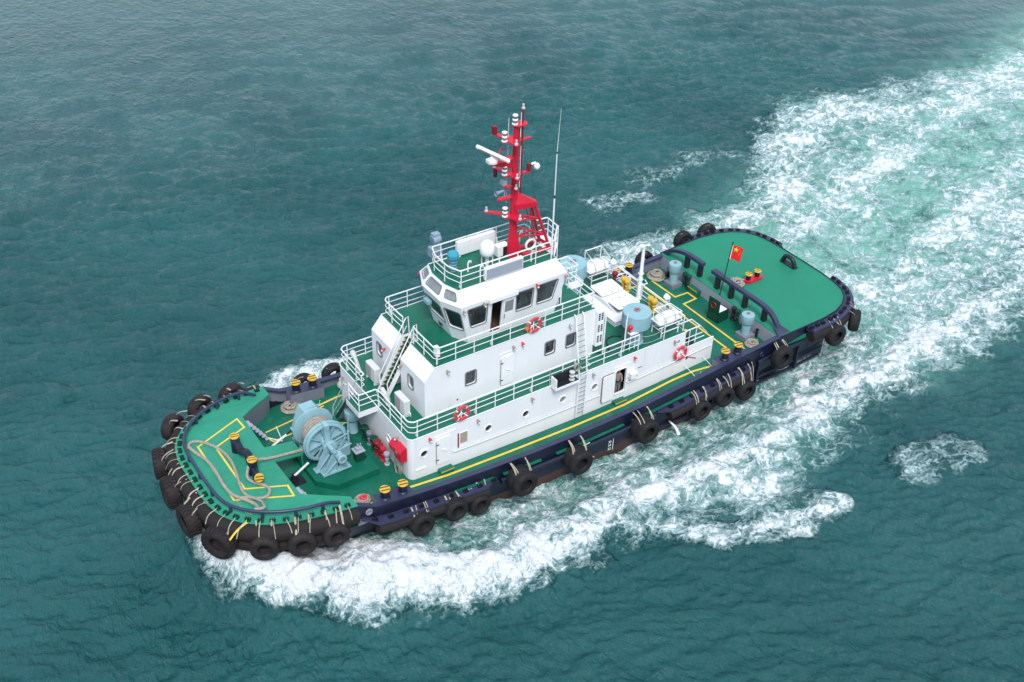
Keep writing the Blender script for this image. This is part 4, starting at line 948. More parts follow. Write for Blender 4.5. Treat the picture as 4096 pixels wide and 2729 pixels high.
# ---------------------------------------------------------------- upper tier
h2 = empty('upper_deckhouse', parent=tug)
mb = MB(); prof = [(1.6, Z1-0.02), (12.32, Z1-0.02), (12.32, Z2), (2.2, Z2), (1.6, 5.0)]
wins = [(4.35, 4.26), (9.36, 4.28), (10.75, 4.25)]
whole = [rrect(x-0.30, z-0.40, x+0.30, z+0.40, 0.13) for x, z in wins]
panel(mb, PP(-W2), prof, whole, nP, 0.08); panel(mb, PP(W2), prof, [], nP, 0.08)
mb.add([(12.32, -W2, Z1), (12.32, W2, Z1), (12.32, W2, Z2), (12.32, -W2, Z2)], [(0, 1, 2, 3)])
yi0, yi1 = -0.33, 0.58
fw = {0: (-1.38, 4.18), 1: (1.93, 4.20)}
for k, (a, b) in enumerate(((-W2, yi0), (yi1, W2))):
    cy, cz = fw[k]
    panel(mb, lambda u, v: (1.6, u, v), [(a, Z1-.02), (b, Z1-.02), (b, 5.0), (a, 5.0)], [rrect(cy-0.24, cz-0.37, cy+0.24, cz+0.37, 0.13)], (1, 0, 0), 0.08)
    mb.add([(1.6, a, 5.0), (1.6, b, 5.0), (2.2, b, Z2), (2.2, a, Z2)], [(0, 1, 2, 3)])
for y in (yi0, yi1): mb.add([(1.6, y, Z1), (2.75, y, Z1), (2.75, y, Z2), (2.2, y, Z2), (1.6, y, 5.0)], [(0, 1, 2, 3, 4)])
mb.add([(2.75, yi0, Z1), (2.75, yi1, Z1), (2.75, yi1, Z2), (2.75, yi0, Z2)], [(0, 1, 2, 3)])
mb.build('wall', 'white', h2, smooth=False, fixn=False)
mb = MB(); mb.prism([(2.2, -W2), (12.32, -W2), (12.32, W2), (2.2, W2), (2.2, yi1), (2.75, yi1), (2.75, yi0), (2.2, yi0)], Z2-0.03, Z2+0.004); mb.build('deck', 'green', h2, smooth=False)
mb = MB(); mb.tube([(2.2, yi0, Z2+.01), (2.2, -W2, Z2+.01), (12.32, -W2, Z2+.01), (12.32, W2, Z2+.01), (2.2, W2, Z2+.01), (2.2, yi1, Z2+.01)], 0.025, 6); mb.build('deck_edge', 'rail', h2)
def square_window(P, lo, nrm, parent, fr=0.06):
    cx = sum(p[0] for p in lo)/len(lo); cy = sum(p[1] for p in lo)/len(lo)
    big = [(cx+(u-cx)*(1+fr/max(abs(u-cx), .05)) if abs(u-cx) > .02 else u, cy+(v-cy)*(1+fr/max(abs(v-cy), .05)) if abs(v-cy) > .02 else v) for u, v in lo]
    mb = MB(); ring2(mb, P, big, lo, nrm, 0.035); w_ = mb.build('window', 'frame', parent, ang=30)
    mb = MB(); nv = Vector(nrm); mb.add([Vector(P(u, v))+nv*0.07 for u, v in lo], [tuple(range(len(lo)))]); mb.build('pane', 'dglass', w_, fixn=False)
for lo in whole: square_window(PP(-W2), lo, nP, h2)
for k in (0, 1):
    cy, cz = fw[k]; square_window(lambda u, v: (1.6, u, v), rrect(cy-0.24, cz-0.37, cy+0.24, cz+0.37, 0.13), (1, 0, 0), h2)
leaf_door(6.22, 2.98, 7.00, 4.82, -W2, h2)
for x, z, m in ((2.92, 5.3, 'brown'), (6.94, 5.3, 'brown'), (7.51, 5.32, 'red'), (10.6, 5.35, 'grey_l')): wall_lamp(x, -W2, z, m, h2)
wall_lamp(1.6, -0.50, 4.72, 'brown', h2, (-1, 0.1, -.4)); wall_lamp(1.6, 1.25, 4.68, 'red', h2, (-1, 0.1, -.4))
mb = MB(); mb.box((3.5, -W2-.01, 3.1), (3.6, -W2-.001, 3.2)); mb.build('sign', 'green', h2)
mb = MB(); mb.tube([(6.05, -W2-.02, 5.02), (7.2, -W2-.02, 5.08)], 0.022, 6); mb.build('rain_gutter', 'white_g', h2)
# stair in the gap
mb = MB()
for k in range(13):
    t = (k+0.5)/13; mb.mi = 0; mb.box((0.62+1.75*t, -0.22, Z1+3.02*t), (0.62+1.75*t+0.22, 0.48, Z1+3.05*t)); mb.mi = 1; mb.box((0.61+1.75*t, -0.20, Z1+3.05*t-.012), (0.62+1.75*t-0.002, 0.46, Z1+3.05*t+.004))
us = mb.build('upper_stair', ['green_dk', 'yline'], h2)
mb = MB()
for y in (-0.27, 0.49): mb.add([(0.55, y, Z1), (0.85, y, Z1), (2.62, y, Z2), (2.32, y, Z2+.02), (0.55, y+.035, Z1), (0.85, y+.035, Z1), (2.62, y+.035, Z2), (2.32, y+.035, Z2+.02)], [(0, 1, 2, 3), (4, 7, 6, 5), (0, 4, 5, 1), (1, 5, 6, 2), (2, 6, 7, 3), (3, 7, 4, 0)])
mb.build('stringer', 'white', us, smooth=False)
mb = MB()
for y in (-0.30, 0.54):
    mb.tube([(0.85, y, Z1+0.05), (0.80, y, Z1+1.0), (2.45, y, Z2+1.0), (2.6, y, Z2+1.05), (2.65, y, Z2)], 0.03, 7); mb.tube([(0.82, y, Z1+0.5), (2.5, y, Z2+0.5)], 0.02, 6); mb.cyl((1.65, y, Z1+1.55), (1.65, y, Z1+2.5), 0.022, n=6)
mb.build('handrail', 'rail', us)
r2 = W2-0.10
railing([(2.35, -0.42, Z2), (2.32, -0.9, Z2), (2.32, -r2+.2, Z2), (2.5, -r2, Z2), (12.22, -r2, Z2), (12.22, -0.35, Z2)], h2)
railing([(2.35, 0.66, Z2), (2.32, 1.2, Z2), (2.32, r2-.2, Z2), (2.5, r2, Z2), (12.22, r2, Z2), (12.22, 1.1, Z2)], h2)
# rigid box on the rail corner, louvred vent trunk on the after wall
mb = MB(); mb.box((2.42, -2.60, Z2+0.45), (2.62, -2.30, Z2+1.0)); mb.build('rail_box', 'white_g', h2)
mb = MB(); mb.box((12.32, -3.02, 3.35), (12.78, -2.55, 5.62)); vt = mb.build('vent_trunk', 'white_g', h2)
mb = MB()
for z0 in (3.6, 4.3, 5.05):
    for i in range(2):
        for j in range(4): mb.box((12.38+0.20*i, -3.03, z0+0.12*j), (12.50+0.20*i, -3.018, z0+0.12*j+0.085))
mb.build('louvre', 'black', vt)
mb = MB(); mb.cyl((12.85, -3.05, 2.7), (12.85, -3.05, 5.2), 0.05, n=8); mb.build('pipe', 'rail', vt)
# platform and frame aft of deck two (ladder head) with searchlight
mb = MB(); mb.box((12.34, -0.52, Z2-0.03), (13.15, 0.05, Z2+0.01)); mb.box((13.12, -0.52, Z2), (13.15, 0.05, Z2+0.3)); pf = mb.build('ladder_platform', 'white_g', h2)
railing([(12.35, 0.0, Z2), (13.12, 0.0, Z2), (13.12, 1.05, Z2), (12.35, 1.05, Z2)], pf, sp=0.7, braces=False)
mb = MB()
for y in (0.15, 0.6): mb.cyl((12.5, y, Z1), (12.4, y, Z2+1.0), 0.03, n=7)
for k in range(10): mb.cyl((12.49-.01*k, 0.15, Z1+.3*k+.2), (12.49-.01*k, 0.6, Z1+.3*k+.2), 0.016, n=6)
mb.build('ladder', 'rail', h2)
# long ladder on the port side
lad = MB()
for k, x in enumerate((10.45, 10.98)):
    lad.tube([(x+0.42, -W2-0.02, Z2+0.15), (x+0.40, -W2-0.22, Z2+0.05), (x+0.02, -W1-0.22, 2.6), (x, -W1-0.20, zd(10.5)+0.35)], 0.035, 7)
ladm = lad.build('side_ladder', 'rail', tug)
mb = MB()
def lpt(z):
    if z > 2.6: t = (z-2.6)/(Z2+0.05-2.6); return (0.02+0.38*t, -W1-0.22+(W1-W2)*t)
    t = (z-0.0)/2.6; return (0.02*t, -W1-0.20-0.02*t)
z = 0.15
while z < 5.6:
    dx, y = lpt(z); mb.cyl((10.45+dx, y, z), (10.98+dx, y, z), 0.022, n=6); z += 0.29
mb.build('rung', 'steel', ladm)
mb = MB()
for z in (2.95, 3.35, 3.8):
    dx, y = lpt(z); mb.tube([(10.45+dx, y, z), (10.40+dx, y-.35, z), (10.98+dx, y-.35, z), (10.98+dx, y, z)], 0.02, 6)
mb.build('safety_hoop', 'rail', ladm)
mb = MB()
for k in range(5): mb.lathe([(0.17+0.02*math.cos(a), 0.025*k+0.02*math.sin(a)) for a in [2*PI*i/6 for i in range(6)]], 14, Matrix.Translation((10.35, -W1-0.05, 3.35)) @ Matrix.Rotation(PI/2, 4, 'X') @ Matrix.Scale(1.4, 4, (0, 1, 0)), True)
mb.build('rope_hank', 'rope', ladm)
# side light screen
mb = MB(); mb.mi = 0; mb.box((8.78, -W1-0.45, 2.70), (10.28, -W1+0.02, 2.74)); mb.box((8.82, -W1-0.02, 2.74), (10.28, -W1+0.02, 3.30)); mb.mi = 1
mb.box((8.72, -W1-0.47, 2.60), (8.78, -W1+0.02, 3.32)); mb.box((8.78, -W1-0.49, 2.62), (10.30, -W1-0.45, 2.76)); ns = mb.build('sidelight_screen', ['black', 'white_g'], tug)
# ---------------------------------------------------------------- wheelhouse
wh = empty('wheelhouse', parent=tug)
Bs = [(4.35, -0.93), (4.78, -1.80), (10.24, -1.80), (10.24, 1.80), (4.78, 1.80), (4.35, 0.93)]
Es = [(3.62, -0.85), (4.18, -2.04), (10.78, -2.04), (10.78, 2.04), (4.18, 2.04), (3.62, 0.85)]
Ts = [(4.08, -0.62), (4.38, -1.48), (10.42, -1.48), (10.42, 1.48), (4.38, 1.48), (4.08, 0.62)]
ZE = 8.2; ZR = 8.85
def facet(i):
    a, b = Bs[i], Bs[(i+1) % 6]; c, d = Es[(i+1) % 6], Es[i]
    A, B_, C_, D_ = Vector((*a, Z2)), Vector((*b, Z2)), Vector((*c, ZE)), Vector((*d, ZE))
    def P(u, v): return tuple(A*(1-u)*(1-v)+B_*u*(1-v)+C_*u*v+D_*(1-u)*v)
    nr = (B_-A).cross(D_-A).normalized(); ctr = Vector((7, 0, 7))
    if (ctr-A).dot(nr) < 0: nr = -nr
    return P, nr, (B_-A).length, (D_-A).length
mb = MB(); glass = []
def add_win(i, u0, v0, u1, v1, r=0.06, shape=None):
    P, nr, lu, lv = facet(i)
    lo = shape if shape else rrect(u0*lu, v0*lv, u1*lu, v1*lv, 0.12); lo = [(a/lu, b/lv) for a, b in lo]
    glass.append((P, nr, lo)); return lo
def ux(x): return (x-4.78)/(10.24-4.78)
holes = {}
holes[5] = [add_win(5, 0.09, 0.36, 0.91, 0.82)]
P_, n_, lu, lv = facet(5)
holes[0] = [add_win(0, 0.12, 0.34, 0.90, 0.83)]; holes[4] = [add_win(4, 0.10, 0.34, 0.88, 0.83)]
# side windows as (x0,x1) at sill and head; facet 1 is port, facet 3 starboard
def quadwin(xa, xb, za, xc, xd, zb_, i=1):
    P, nr, lu, lv = facet(i)
    def inv(x, z):
        v = (z-Z2)/(ZE-Z2); x0 = 4.78+(4.18-4.78)*v; x1 = 10.24+(10.78-10.24)*v
        u = (x-x0)/(x1-x0); return (u if i == 1 else 1-u, v)
    q = [(xa, za), (xb, za), (xc, zb_), (xd, zb_)]; out = []
    for k in range(4):
        a, b, c = Vector(q[k-1]), Vector(q[k]), Vector(q[(k+1) % 4]); r = 0.13
        p0 = b+(a-b).normalized()*r; p1 = b+(c-b).normalized()*r
        for t in (0, .33, .67, 1): out.append(tuple(p0.lerp(b, t).lerp(b.lerp(p1, t), t)))
    lo = [inv(x, z) for x, z in out]
    glass.append((P, nr, lo)); return lo
SW = [(4.88, 5.80, 6.70, 5.80, 4.60, 7.92), (7.66, 8.64, 6.72, 8.66, 7.60, 7.92), (8.98, 9.96, 6.72, 10.22, 8.92, 7.95)]
holes[1] = [quadwin(*s_) for s_ in SW]; holes[3] = [quadwin(*s_, 3) for s_ in SW]
P1, n1, lu1, lv1 = facet(1)
def inv1(x, z):
    v = (z-Z2)/(ZE-Z2); x0 = 4.78-0.6*v; x1 = 10.24+0.54*v; return ((x-x0)/(x1-x0), v)
dh = [inv1(6.10, 5.80), inv1(6.74, 5.80), inv1(6.74, 7.84), inv1(6.10, 7.84)]; holes[1].append(dh)
for i in range(6):
    P, nr, lu, lv = facet(i); panel(mb, P, [(0, 0), (1, 0), (1, 1), (0, 1)], holes.get(i, []), nr, 0.09)
mb.build('wall', 'white', wh, smooth=False, fixn=False)
for P, nr, lo in glass:
    cx = sum(p[0] for p in lo)/len(lo); cy = sum(p[1] for p in lo)/len(lo); big = []
    W_ = (Vector(P(1, cy))-Vector(P(0, cy))).length; Hh = (Vector(P(cx, 1))-Vector(P(cx, 0))).length
    for u, v in lo:
        d_ = Vector(((u-cx)*W_, (v-cy)*Hh)); d2 = d_+d_.normalized()*0.055; big.append((cx+d2.x/W_, cy+d2.y/Hh))
    mb = MB(); ring2(mb, P, big, lo, nr, 0.03); w_ = mb.build('window', 'frame', wh, ang=30)
    mb = MB(); mb.add([Vector(P(u, v))+nr*0.05 for u, v in lo], [tuple(range(len(lo)))]); mb.build('pane', 'glass', w_, fixn=False)
# brim
mb = MB()
bh = {0: (0.20, 0.30, 0.80, 0.78), 5: (0.10, 0.28, 0.90, 0.80), 4: (0.20, 0.30, 0.80, 0.78)}
def bf_(i):
    A, B_, C_, D_ = Vector((*Es[i], ZE)), Vector((*Es[(i+1) % 6], ZE)), Vector((*Ts[(i+1) % 6], ZR)), Vector((*Ts[i], ZR))
    P = lambda u, v: tuple(A*(1-u)*(1-v)+B_*u*(1-v)+C_*u*v+D_*(1-u)*v)
    nr = (B_-A).cross(D_-A).normalized(); nr = nr if nr.z < 0 else -nr
    return P, nr, (B_-A).length, (D_-A).length
for i in range(6):
    P, nr, lu, lv = bf_(i); hs = []
    if i in bh:
        a, b, c, d = bh[i]; lo = [(p/lu, q/lv) for p, q in rrect(a*lu, b*lv, c*lu, d*lv, 0.10)]; hs = [lo]
    panel(mb, P, [(0, 0), (1, 0), (1, 1), (0, 1)], hs, nr, 0.05)
ev = [(x, y, ZE) for x, y in Es]; bs = [(x, y, ZE-0.001) for x, y in [(7+(a-7)*0.955, b*0.94) for a, b in Es]]
mb.build('roof_brim', 'white_g', wh, smooth=False, fixn=False)
for i in bh:
    P, nr, lu, lv = bf_(i); a, b, c, d = bh[i]; lo = [(p/lu, q/lv) for p, q in rrect(a*lu, b*lv, c*lu, d*lv, 0.10)]; big = [(p/lu, q/lv) for p, q in rrect(a*lu-.05, b*lv-.05, c*lu+.05, d*lv+.05, 0.13)]
    mb = MB(); ring2(mb, P, big, lo, nr, 0.03); w_ = mb.build('window', 'frame', wh); mb = MB(); mb.add([Vector(P(u, v))+nr*0.03 for u, v in lo], [tuple(range(len(lo)))]); mb.build('pane', 'pglass', w_, fixn=False)
mb = MB(); mb.prism(Ts, ZR-0.03, ZR+0.004); mb.build('roof_deck', 'green', wh, smooth=False)
mb = MB(); mb.tube([(x, y, ZR+.01) for x, y in Ts], 0.03, 6, closed=True); mb.build('deck_edge', 'rail', wh)
# cabin interior seen through the glass
mb = MB(); mb.prism([(7+(x-7)*0.97, y*0.97) for x, y in Bs], Z2+0.02, Z2+0.05); mb.build('cabin_floor', 'wood', wh, smooth=False)
mb = MB(); mb.prism([(7+(x-7)*0.97, y*0.97) for x, y in Es], ZE-0.06, ZE-0.02); mb.build('cabin_ceiling', 'grey_l', wh, smooth=False)
mb = MB(); mb.box((4.9, -1.0, Z2+.05), (5.5, 1.0, Z2+1.1)); mb.add([(4.75, -1.0, Z2+1.1), (4.75, 1.0, Z2+1.1), (5.5, 1.0, Z2+1.1), (5.5, -1.0, Z2+1.1), (4.85, -1.0, Z2+1.35), (4.85, 1.0, Z2+1.35)], [(0, 1, 2, 3), (3, 2, 5, 4), (0, 3, 4), (1, 5, 2), (0, 4, 5, 1)])
mb.box((6.3, -1.0, Z2+.05), (6.75, -0.55, Z2+1.8)); mb.box((8.0, -1.3, Z2+.05), (9.3, -0.4, Z2+0.95)); mb.box((8.9, 0.4, Z2+.05), (10.0, 1.5, Z2+1.3)); mb.build('console', 'chart', wh, smooth=False)
mb = MB(); mb.box((6.1, -0.3, Z2+.45), (6.6, 0.3, Z2+.6)); mb.box((6.55, -0.3, Z2+.6), (6.68, 0.3, Z2+1.25)); mb.box((7.3, .5, Z2+.45), (7.8, 1.1, Z2+.6)); mb.box((7.75, .5, Z2+.6), (7.9, 1.1, Z2+1.25)); mb.build('seat', 'seat', wh, smooth=False)
mb = MB(); mb.box((6.32, -1.012, Z2+1.25), (6.72, -1.003, Z2+1.62)); mb.mi = 1
for k in range(3): mb.box((6.38+.12*k, -1.02, Z2+1.4), (6.45+.12*k, -1.013, Z2+1.47))
mb.build('switch_panel', ['black', 'white_g'], wh, smooth=False)
# sliding door with window, awning over it
def offP(u, v, d): return tuple(Vector(P1(u, v))-n1*d)
dq = [inv1(6.80, 5.80), inv1(7.50, 5.80), inv1(7.50, 7.84), inv1(6.80, 7.84)]
mb = MB(); k = 4
mb.add([offP(*q, 0.0) for q in dq]+[offP(*q, 0.06) for q in dq], [(i, (i+1) % 4, 4+(i+1) % 4, 4+i) for i in range(4)]+[(4, 5, 6, 7)])
sdn = mb.build('sliding_door', 'white_g', wh, smooth=False)
wq = [inv1(6.88, 6.98), inv1(7.40, 6.98), inv1(7.40, 7.68), inv1(6.88, 7.68)]
mb = MB(); mb.add([offP(*q, 0.066) for q in wq], [(0, 1, 2, 3)]); mb.build('pane', 'pglass', sdn, smooth=False)
mb = MB(); a = Vector(offP(*inv1(6.87, 6.6), 0.1)); b = Vector(offP(*inv1(6.87, 6.9), 0.1)); mb.tube([a, b], 0.02, 6); mb.build('handle', 'steel', sdn)
mb = MB(); mb.box((5.82, -2.22, 7.98), (7.55, -1.93, 8.20)); mb.build('door_awning', 'white_g', wh)
for x, z, y, m in ((4.35, 7.98, -2.0, 'brown'), (5.55, 8.05, -2.03, 'brown'), (8.8, 8.1, -2.03, 'red'), (10.65, 8.05, -2.04, 'brown')): wall_lamp(x, y, z, m, wh)
wall_lamp(4.25, 2.02, 8.0, 'red', wh, (0, 1, -.5)); wall_lamp(10.8, 1.9, 8.0, 'red', wh, (1, 0.2, -.4))
mb = MB(); mb.box((3.55, 0.15, 7.35), (3.80, 0.62, 7.55)); mb.build('wiper_box', 'blue', wh)
mb = MB(); Mx = Matrix.Translation(facet(5)[0](0.5, 0.16)) @ Matrix.Rotation(-PI/2+0.3, 4, 'Y'); mb.lathe([(0.17, 0), (0.2, 0.03), (0.23, 0)], 20, Mx); mb.mi = 1; mb.lathe([(0, 0.01), (0.17, 0.01)], 20, Mx); mb.build('round_window', ['frame', 'dglass'], wh)
for s_ in ((10.28, -1.78), (10.28, 1.35)):
    mb = MB(); mb.box((s_[0], s_[1], Z2+0.25), (s_[0]+0.42, s_[1]+0.40, Z2+1.35)); b_ = mb.build('vent_box', 'white_g', wh)
    mb = MB()
    for i in range(2):
        for j in range(4): mb.box((s_[0]+.06+.17*i, s_[1]-.012, Z2+.33+.12*j), (s_[0]+.17+.17*i, s_[1]-.002, Z2+.42+.12*j))
    mb.build('louvre', 'black', b_)
# rail round the wheelhouse roof
zr = ZR
railing([(10.3, -1.36, zr), (4.55, -1.36, zr), (4.27, -0.60, zr), (4.27, 0.60, zr), (4.55, 1.36, zr), (10.3, 1.36, zr), (10.35, 0.9, zr)], wh)
railing([(10.3, -1.36, zr), (11.35, -0.2, zr), (11.4, 0.8, zr), (10.7, 0.85, zr)], wh, sp=0.8, braces=False)
mb = MB(); mb.prism([(10.40, -1.3), (11.4, -0.25), (11.45, 0.9), (10.4, 0.9)], ZR-0.05, ZR-0.01); mb.build('roof_landing', 'white_g', wh, smooth=False)
mb = MB()
for y in (-0.15, 0.35): mb.tube([(11.5, y, Z2), (11.45, y, ZR+1.0)], 0.03, 7)
for k in range(11): mb.cyl((11.49, -0.15, Z2+.3+.3*k), (11.49, 0.35, Z2+.3+.3*k), 0.016, n=6)
mb.build('ladder', 'rail', wh)
# ---------------------------------------------------------------- mast
mast = empty('mast', parent=tug)
mb = MB()
def sect(pts, z): return [(x, y, z) for x, y in pts]
def oct_(cx, cy, rx, ry, n=10): return [(cx+rx*math.cos(2*PI*k/n), cy+ry*math.sin(2*PI*k/n)) for k in range(n)]
lv_ = [(ZR, 8.72, 0.46, 0.30), (9.6, 8.66, 0.36, 0.26), (10.2, 8.62, 0.24, 0.19), (12.0, 8.62, 0.19, 0.17), (16.2, 8.60, 0.13, 0.13)]
n_ = 12; v = []
for z, cx, rx, ry in lv_: v += [(x, y, z) for x, y in oct_(cx, 0.0, rx, ry, n_)]
mb.add(v, [(i*n_+k, i*n_+(k+1) % n_, (i+1)*n_+(k+1) % n_, (i+1)*n_+k) for i in range(len(lv_)-1) for k in range(n_)]+[tuple((len(lv_)-1)*n_+k for k in range(n_))])
mb.build('column', 'red', mast)
mb = MB()
for s in (-1, 1): mb.tube([(9.72, s*0.18, 11.85), (10.72, s*0.46, ZR)], 0.085, 8)
mb.tube([(8.75, 0, 10.9), (10.05, -0.27, 10.75)], 0.05, 7); mb.tube([(8.8, -.1, 11.3), (9.98, -0.27, 10.80)], 0.05, 7)
mb.tube([(8.8, 0, 9.9), (10.42, -0.38, 9.75)], 0.05, 7); mb.tube([(8.85, -.1, 10.5), (10.35, -0.36, 9.78)], 0.05, 7)
mb.tube([(8.75, 0, 10.9), (10.05, 0.27, 10.75)], 0.05, 7); mb.tube([(8.8, 0, 9.9), (10.42, 0.38, 9.75)], 0.05, 7)
mb.tube([(9.1, -0.25, ZR+0.06), (9.9, -0.52, ZR+0.06), (10.72, -0.46, ZR+0.06), (10.8, 0, ZR+.06), (10.72, 0.46, ZR+0.06), (9.1, 0.3, ZR+.06)], 0.10, 8)
mb.build('back_stay', 'red', mast)
mb = MB(); mb.add([(8.55, -.22, 11.95), (9.85, -.32, 11.80), (9.95, .0, 11.8), (9.85, .32, 11.80), (8.55, .22, 11.95), (8.8, 0, 12.55), (8.55, -.22, 11.62), (9.85, -.32, 11.55), (9.85, .32, 11.55), (8.55, .22, 11.62)],
    [(0, 1, 5), (1, 2, 5), (2, 3, 5), (3, 4, 5), (4, 0, 5), (0, 6, 7, 1), (4, 3, 8, 9), (1, 7, 8, 3, 2), (6, 9, 8, 7)]); mb.build('hood', 'red', mast, smooth=False)
mb = MB()
for y in (-0.17, 0.17): mb.tube([(10.25, y, ZR+.3), (9.75, y, 10.4), (9.45, y, 11.7)], 0.02, 6)
for k in range(9): t = k/8; mb.cyl((10.22-0.75*t, -.17, ZR+.4+2.7*t), (10.22-.75*t, .17, ZR+.4+2.7*t), 0.014, n=5)
mb.tube([(8.98, -0.02, 11.9), (8.98, 0, 17.05)], 0.045, 8); mb.tube([(8.80, 0.02, 12.2), (8.80, 0.02, 16.1)], 0.02, 6)
for k in range(14): mb.cyl((8.80, 0.02, 12.3+.28*k), (8.98, 0, 12.3+.28*k), 0.014, n=5)
mb.build('mast_ladder', 'red_dk', mast)
mb = MB(); mb.lathe([(0, -.03), (.42, -.03), (.43, 0), (.42, .03), (0, .03)], 24, Matrix.Translation((8.78, 0, 16.32)) @ Matrix.Diagonal((1.0, 0.8, 1, 1))); mb.build('top_platform', 'red', mast); mb = MB(); mb.lathe([(0, 0), (.09, 0), (.1, .05), (0, .05)], 12, Matrix.Translation((8.98, 0, 17.02))); mb.build('lamp_base', 'red', mast)
def lantern(x, y, z, parent=mast, double=True):
    mb = MB(); T = Matrix.Translation((x, y, z)); r = 0.12
    pr = [(0, 0), (r*1.25, 0), (r*1.25, .04), (r*.8, .06), (r*.8, .20), (r*1.15, .22), (r*1.15, .27)]
    if double: pr += [(r*.8, .29), (r*.8, .43), (r*1.15, .45), (r*1.15, .50), (r*.5, .54), (0, .55)]
    else: pr += [(r*.6, .30), (0, .31)]
    mb.lathe(pr, 14, T); o = mb.build('lantern', 'white_g', parent)
    mb = MB()
    for z0 in ((.07, .30) if double else (.07,)):
        mb.lathe([(r*.82, z0), (r*.82, z0+.12)], 14, T)
    mb.build('lens', 'frame', o); return o
def small_light(x, y, z, parent=mast):
    mb = MB(); T = Matrix.Translation((x, y, z)); mb.lathe([(0, 0), (.09, 0), (.09, .07), (.05, .10), (.05, .16), (.06, .2), (.05, .26), (0, .28)], 12, T); return mb.build('signal_lamp', 'lens', parent)
def arm(z, pts, th=0.06, nm='yard'):
    mb = MB(); mb.prism(pts, z-th/2, z+th/2)
    return mb.build(nm, 'red', mast, smooth=False)
arm(15.55, [(8.7, 0.12), (8.05, 1.02), (7.9, 1.0), (8.05, 0.35), (7.78, 0.12), (7.78, -0.12), (8.05, -0.16), (8.10, -0.72), (8.32, -0.74), (8.6, -0.12)])
arm(15.42, [(8.65, -0.10), (9.45, -0.09), (9.52, 0.0), (9.45, 0.09), (8.65, 0.10)])
lantern(7.92, 0, 15.58); small_light(8.2, -0.62, 15.58); lantern(8.52, 0, 16.62 - 0.27); small_light(8.98, 0, 17.06)
mb = MB(); mb.box((7.86, 0.86, 15.58), (8.06, 1.06, 15.98)); mb.build('bracket', 'red_dk', mast)
# radar platform and scanner
mb = MB(); mb.add([(8.6, -.22, 14.62), (8.6, .22, 14.62), (7.3, .30, 14.60), (6.98, .16, 14.58), (6.98, -.16, 14.58), (7.3, -.30, 14.60), (8.6, -.10, 13.95), (8.6, .10, 13.95), (7.1, .12, 14.50), (7.1, -.12, 14.50)],
    [(0, 1, 2, 3, 4, 5), (0, 5, 9, 6), (5, 4, 9), (4, 3, 8, 9), (3, 2, 8), (2, 1, 7, 8), (6, 9, 8, 7)]); mb.build('radar_platform', 'red', mast, smooth=False)
mb = MB(); mb.tube([(8.2, .32, 15.0), (7.9, .30, 15.05), (7.6, .1, 14.7)], .04, 6); mb.build('bracket', 'red', mast)
rad = empty('radar_scanner', (7.25, 0.0, 14.6))
tag(rad, 'white rotating radar bar with red stripe on the forward mast platform', 'radar')
mb = MB(); mb.lathe([(0, 0), (.26, 0), (.27, .14), (.20, .22), (.10, .26), (.08, .38), (0, .38)], 18); mb.box((-.3, -.16, .02), (.05, .16, .2)); mb.build('gearbox', 'white_g', rad)
mb = MB(); dr = Vector((0.22, -0.975, 0)); q = Vector((dr.y, -dr.x, 0)); c0 = Vector((0, 0, .47))
a, b = c0-dr*1.08, c0+dr*1.08
mb.tube([a-dr*.05, a, b, b+dr*.05], [.04, .10, .10, .04], 12, flat=1.15); sb_ = mb.build('antenna_bar', 'white_g', rad)
mb = MB(); u_ = -q if q.x > 0 else q
for t0, t1 in ((-.85, -.05), (.02, .55)):
    A_ = c0+dr*t0+u_*.095+Vector((0, 0, -.03)); B_ = c0+dr*t1+u_*.095+Vector((0, 0, -.03)); mb.tube([A_, B_], .022, 5)
mb.build('stripe', 'red_dk', rad)
arm(13.70, [(8.7, 0.12), (8.05, 1.05), (7.88, 1.02), (8.05, 0.35), (7.86, 0.14), (7.86, -0.14), (8.12, -0.16), (8.2, -0.78), (8.42, -0.8), (8.6, -0.12)])
arm(13.55, [(8.65, -0.10), (9.5, -0.10), (9.56, 0.0), (9.5, 0.10), (8.65, 0.10)])
lantern(7.98, 0, 13.73); small_light(7.98, 0.93, 13.73); small_light(8.3, -0.66, 13.73); small_light(8.42, -0.42, 13.0)
mb = MB(); mb.lathe([(0, 0), (.11, 0), (.11, -.42), (0, -.42)], 14, Matrix.Translation((8.0, .85, 13.66))); mb.build('lantern_shade', 'red_dk', mast)
mb = MB(); mb.box((9.38, -.08, 13.58), (9.56, .08, 13.98)); mb.build('bracket', 'red_dk', mast)
mb = MB(); mb.cyl((9.5, 0, 13.9), (9.85, -0.02, 13.93), .06, n=8); mb.sphere((9.92, -.04, 13.72), .17, sz=1.1); mb.build('floodlight', 'white_g', mast)
arm(13.02, [(8.6, -.16), (8.05, -.18), (7.95, 0), (8.05, .18), (8.6, .16)], .05); mb = MB(); mb.box((7.95, .05, 13.06), (8.2, .35, 13.3)); mb.build('junction_box', 'grey_l', mast)
arm(12.38, [(8.6, -.16), (7.75, -.14), (7.6, 0.05), (7.8, .22), (8.6, .16)], .06)
mb = MB(); mb.lathe([(.06, 0), (.075, .3), (.09, .45), (.13, .56), (.17, .60), (.15, .6), (.05, .40), (0, .38)], 16, Matrix.Translation((8.15, .12, 12.78)) @ Matrix.Rotation(math.radians(-97), 4, 'Y')); mb.cyl((8.1, .12, 12.78), (8.4, .12, 12.8), .10, n=12); mb.cyl((8.1, .12, 12.4), (8.1, .12, 12.75), .04, n=8); mb.build('horn', 'bluegrey', mast)
arm(11.30, [(8.7, 0.14), (7.55, 1.08), (7.38, 0.98), (8.0, 0.30), (7.95, 0.14), (7.95, -0.14), (8.18, -0.2), (8.45, -0.78), (8.68, -0.78), (8.75, -0.2)])
lantern(8.08, 0, 11.33); small_light(7.55, 0.92, 11.33); small_light(8.56, -0.68, 11.33)
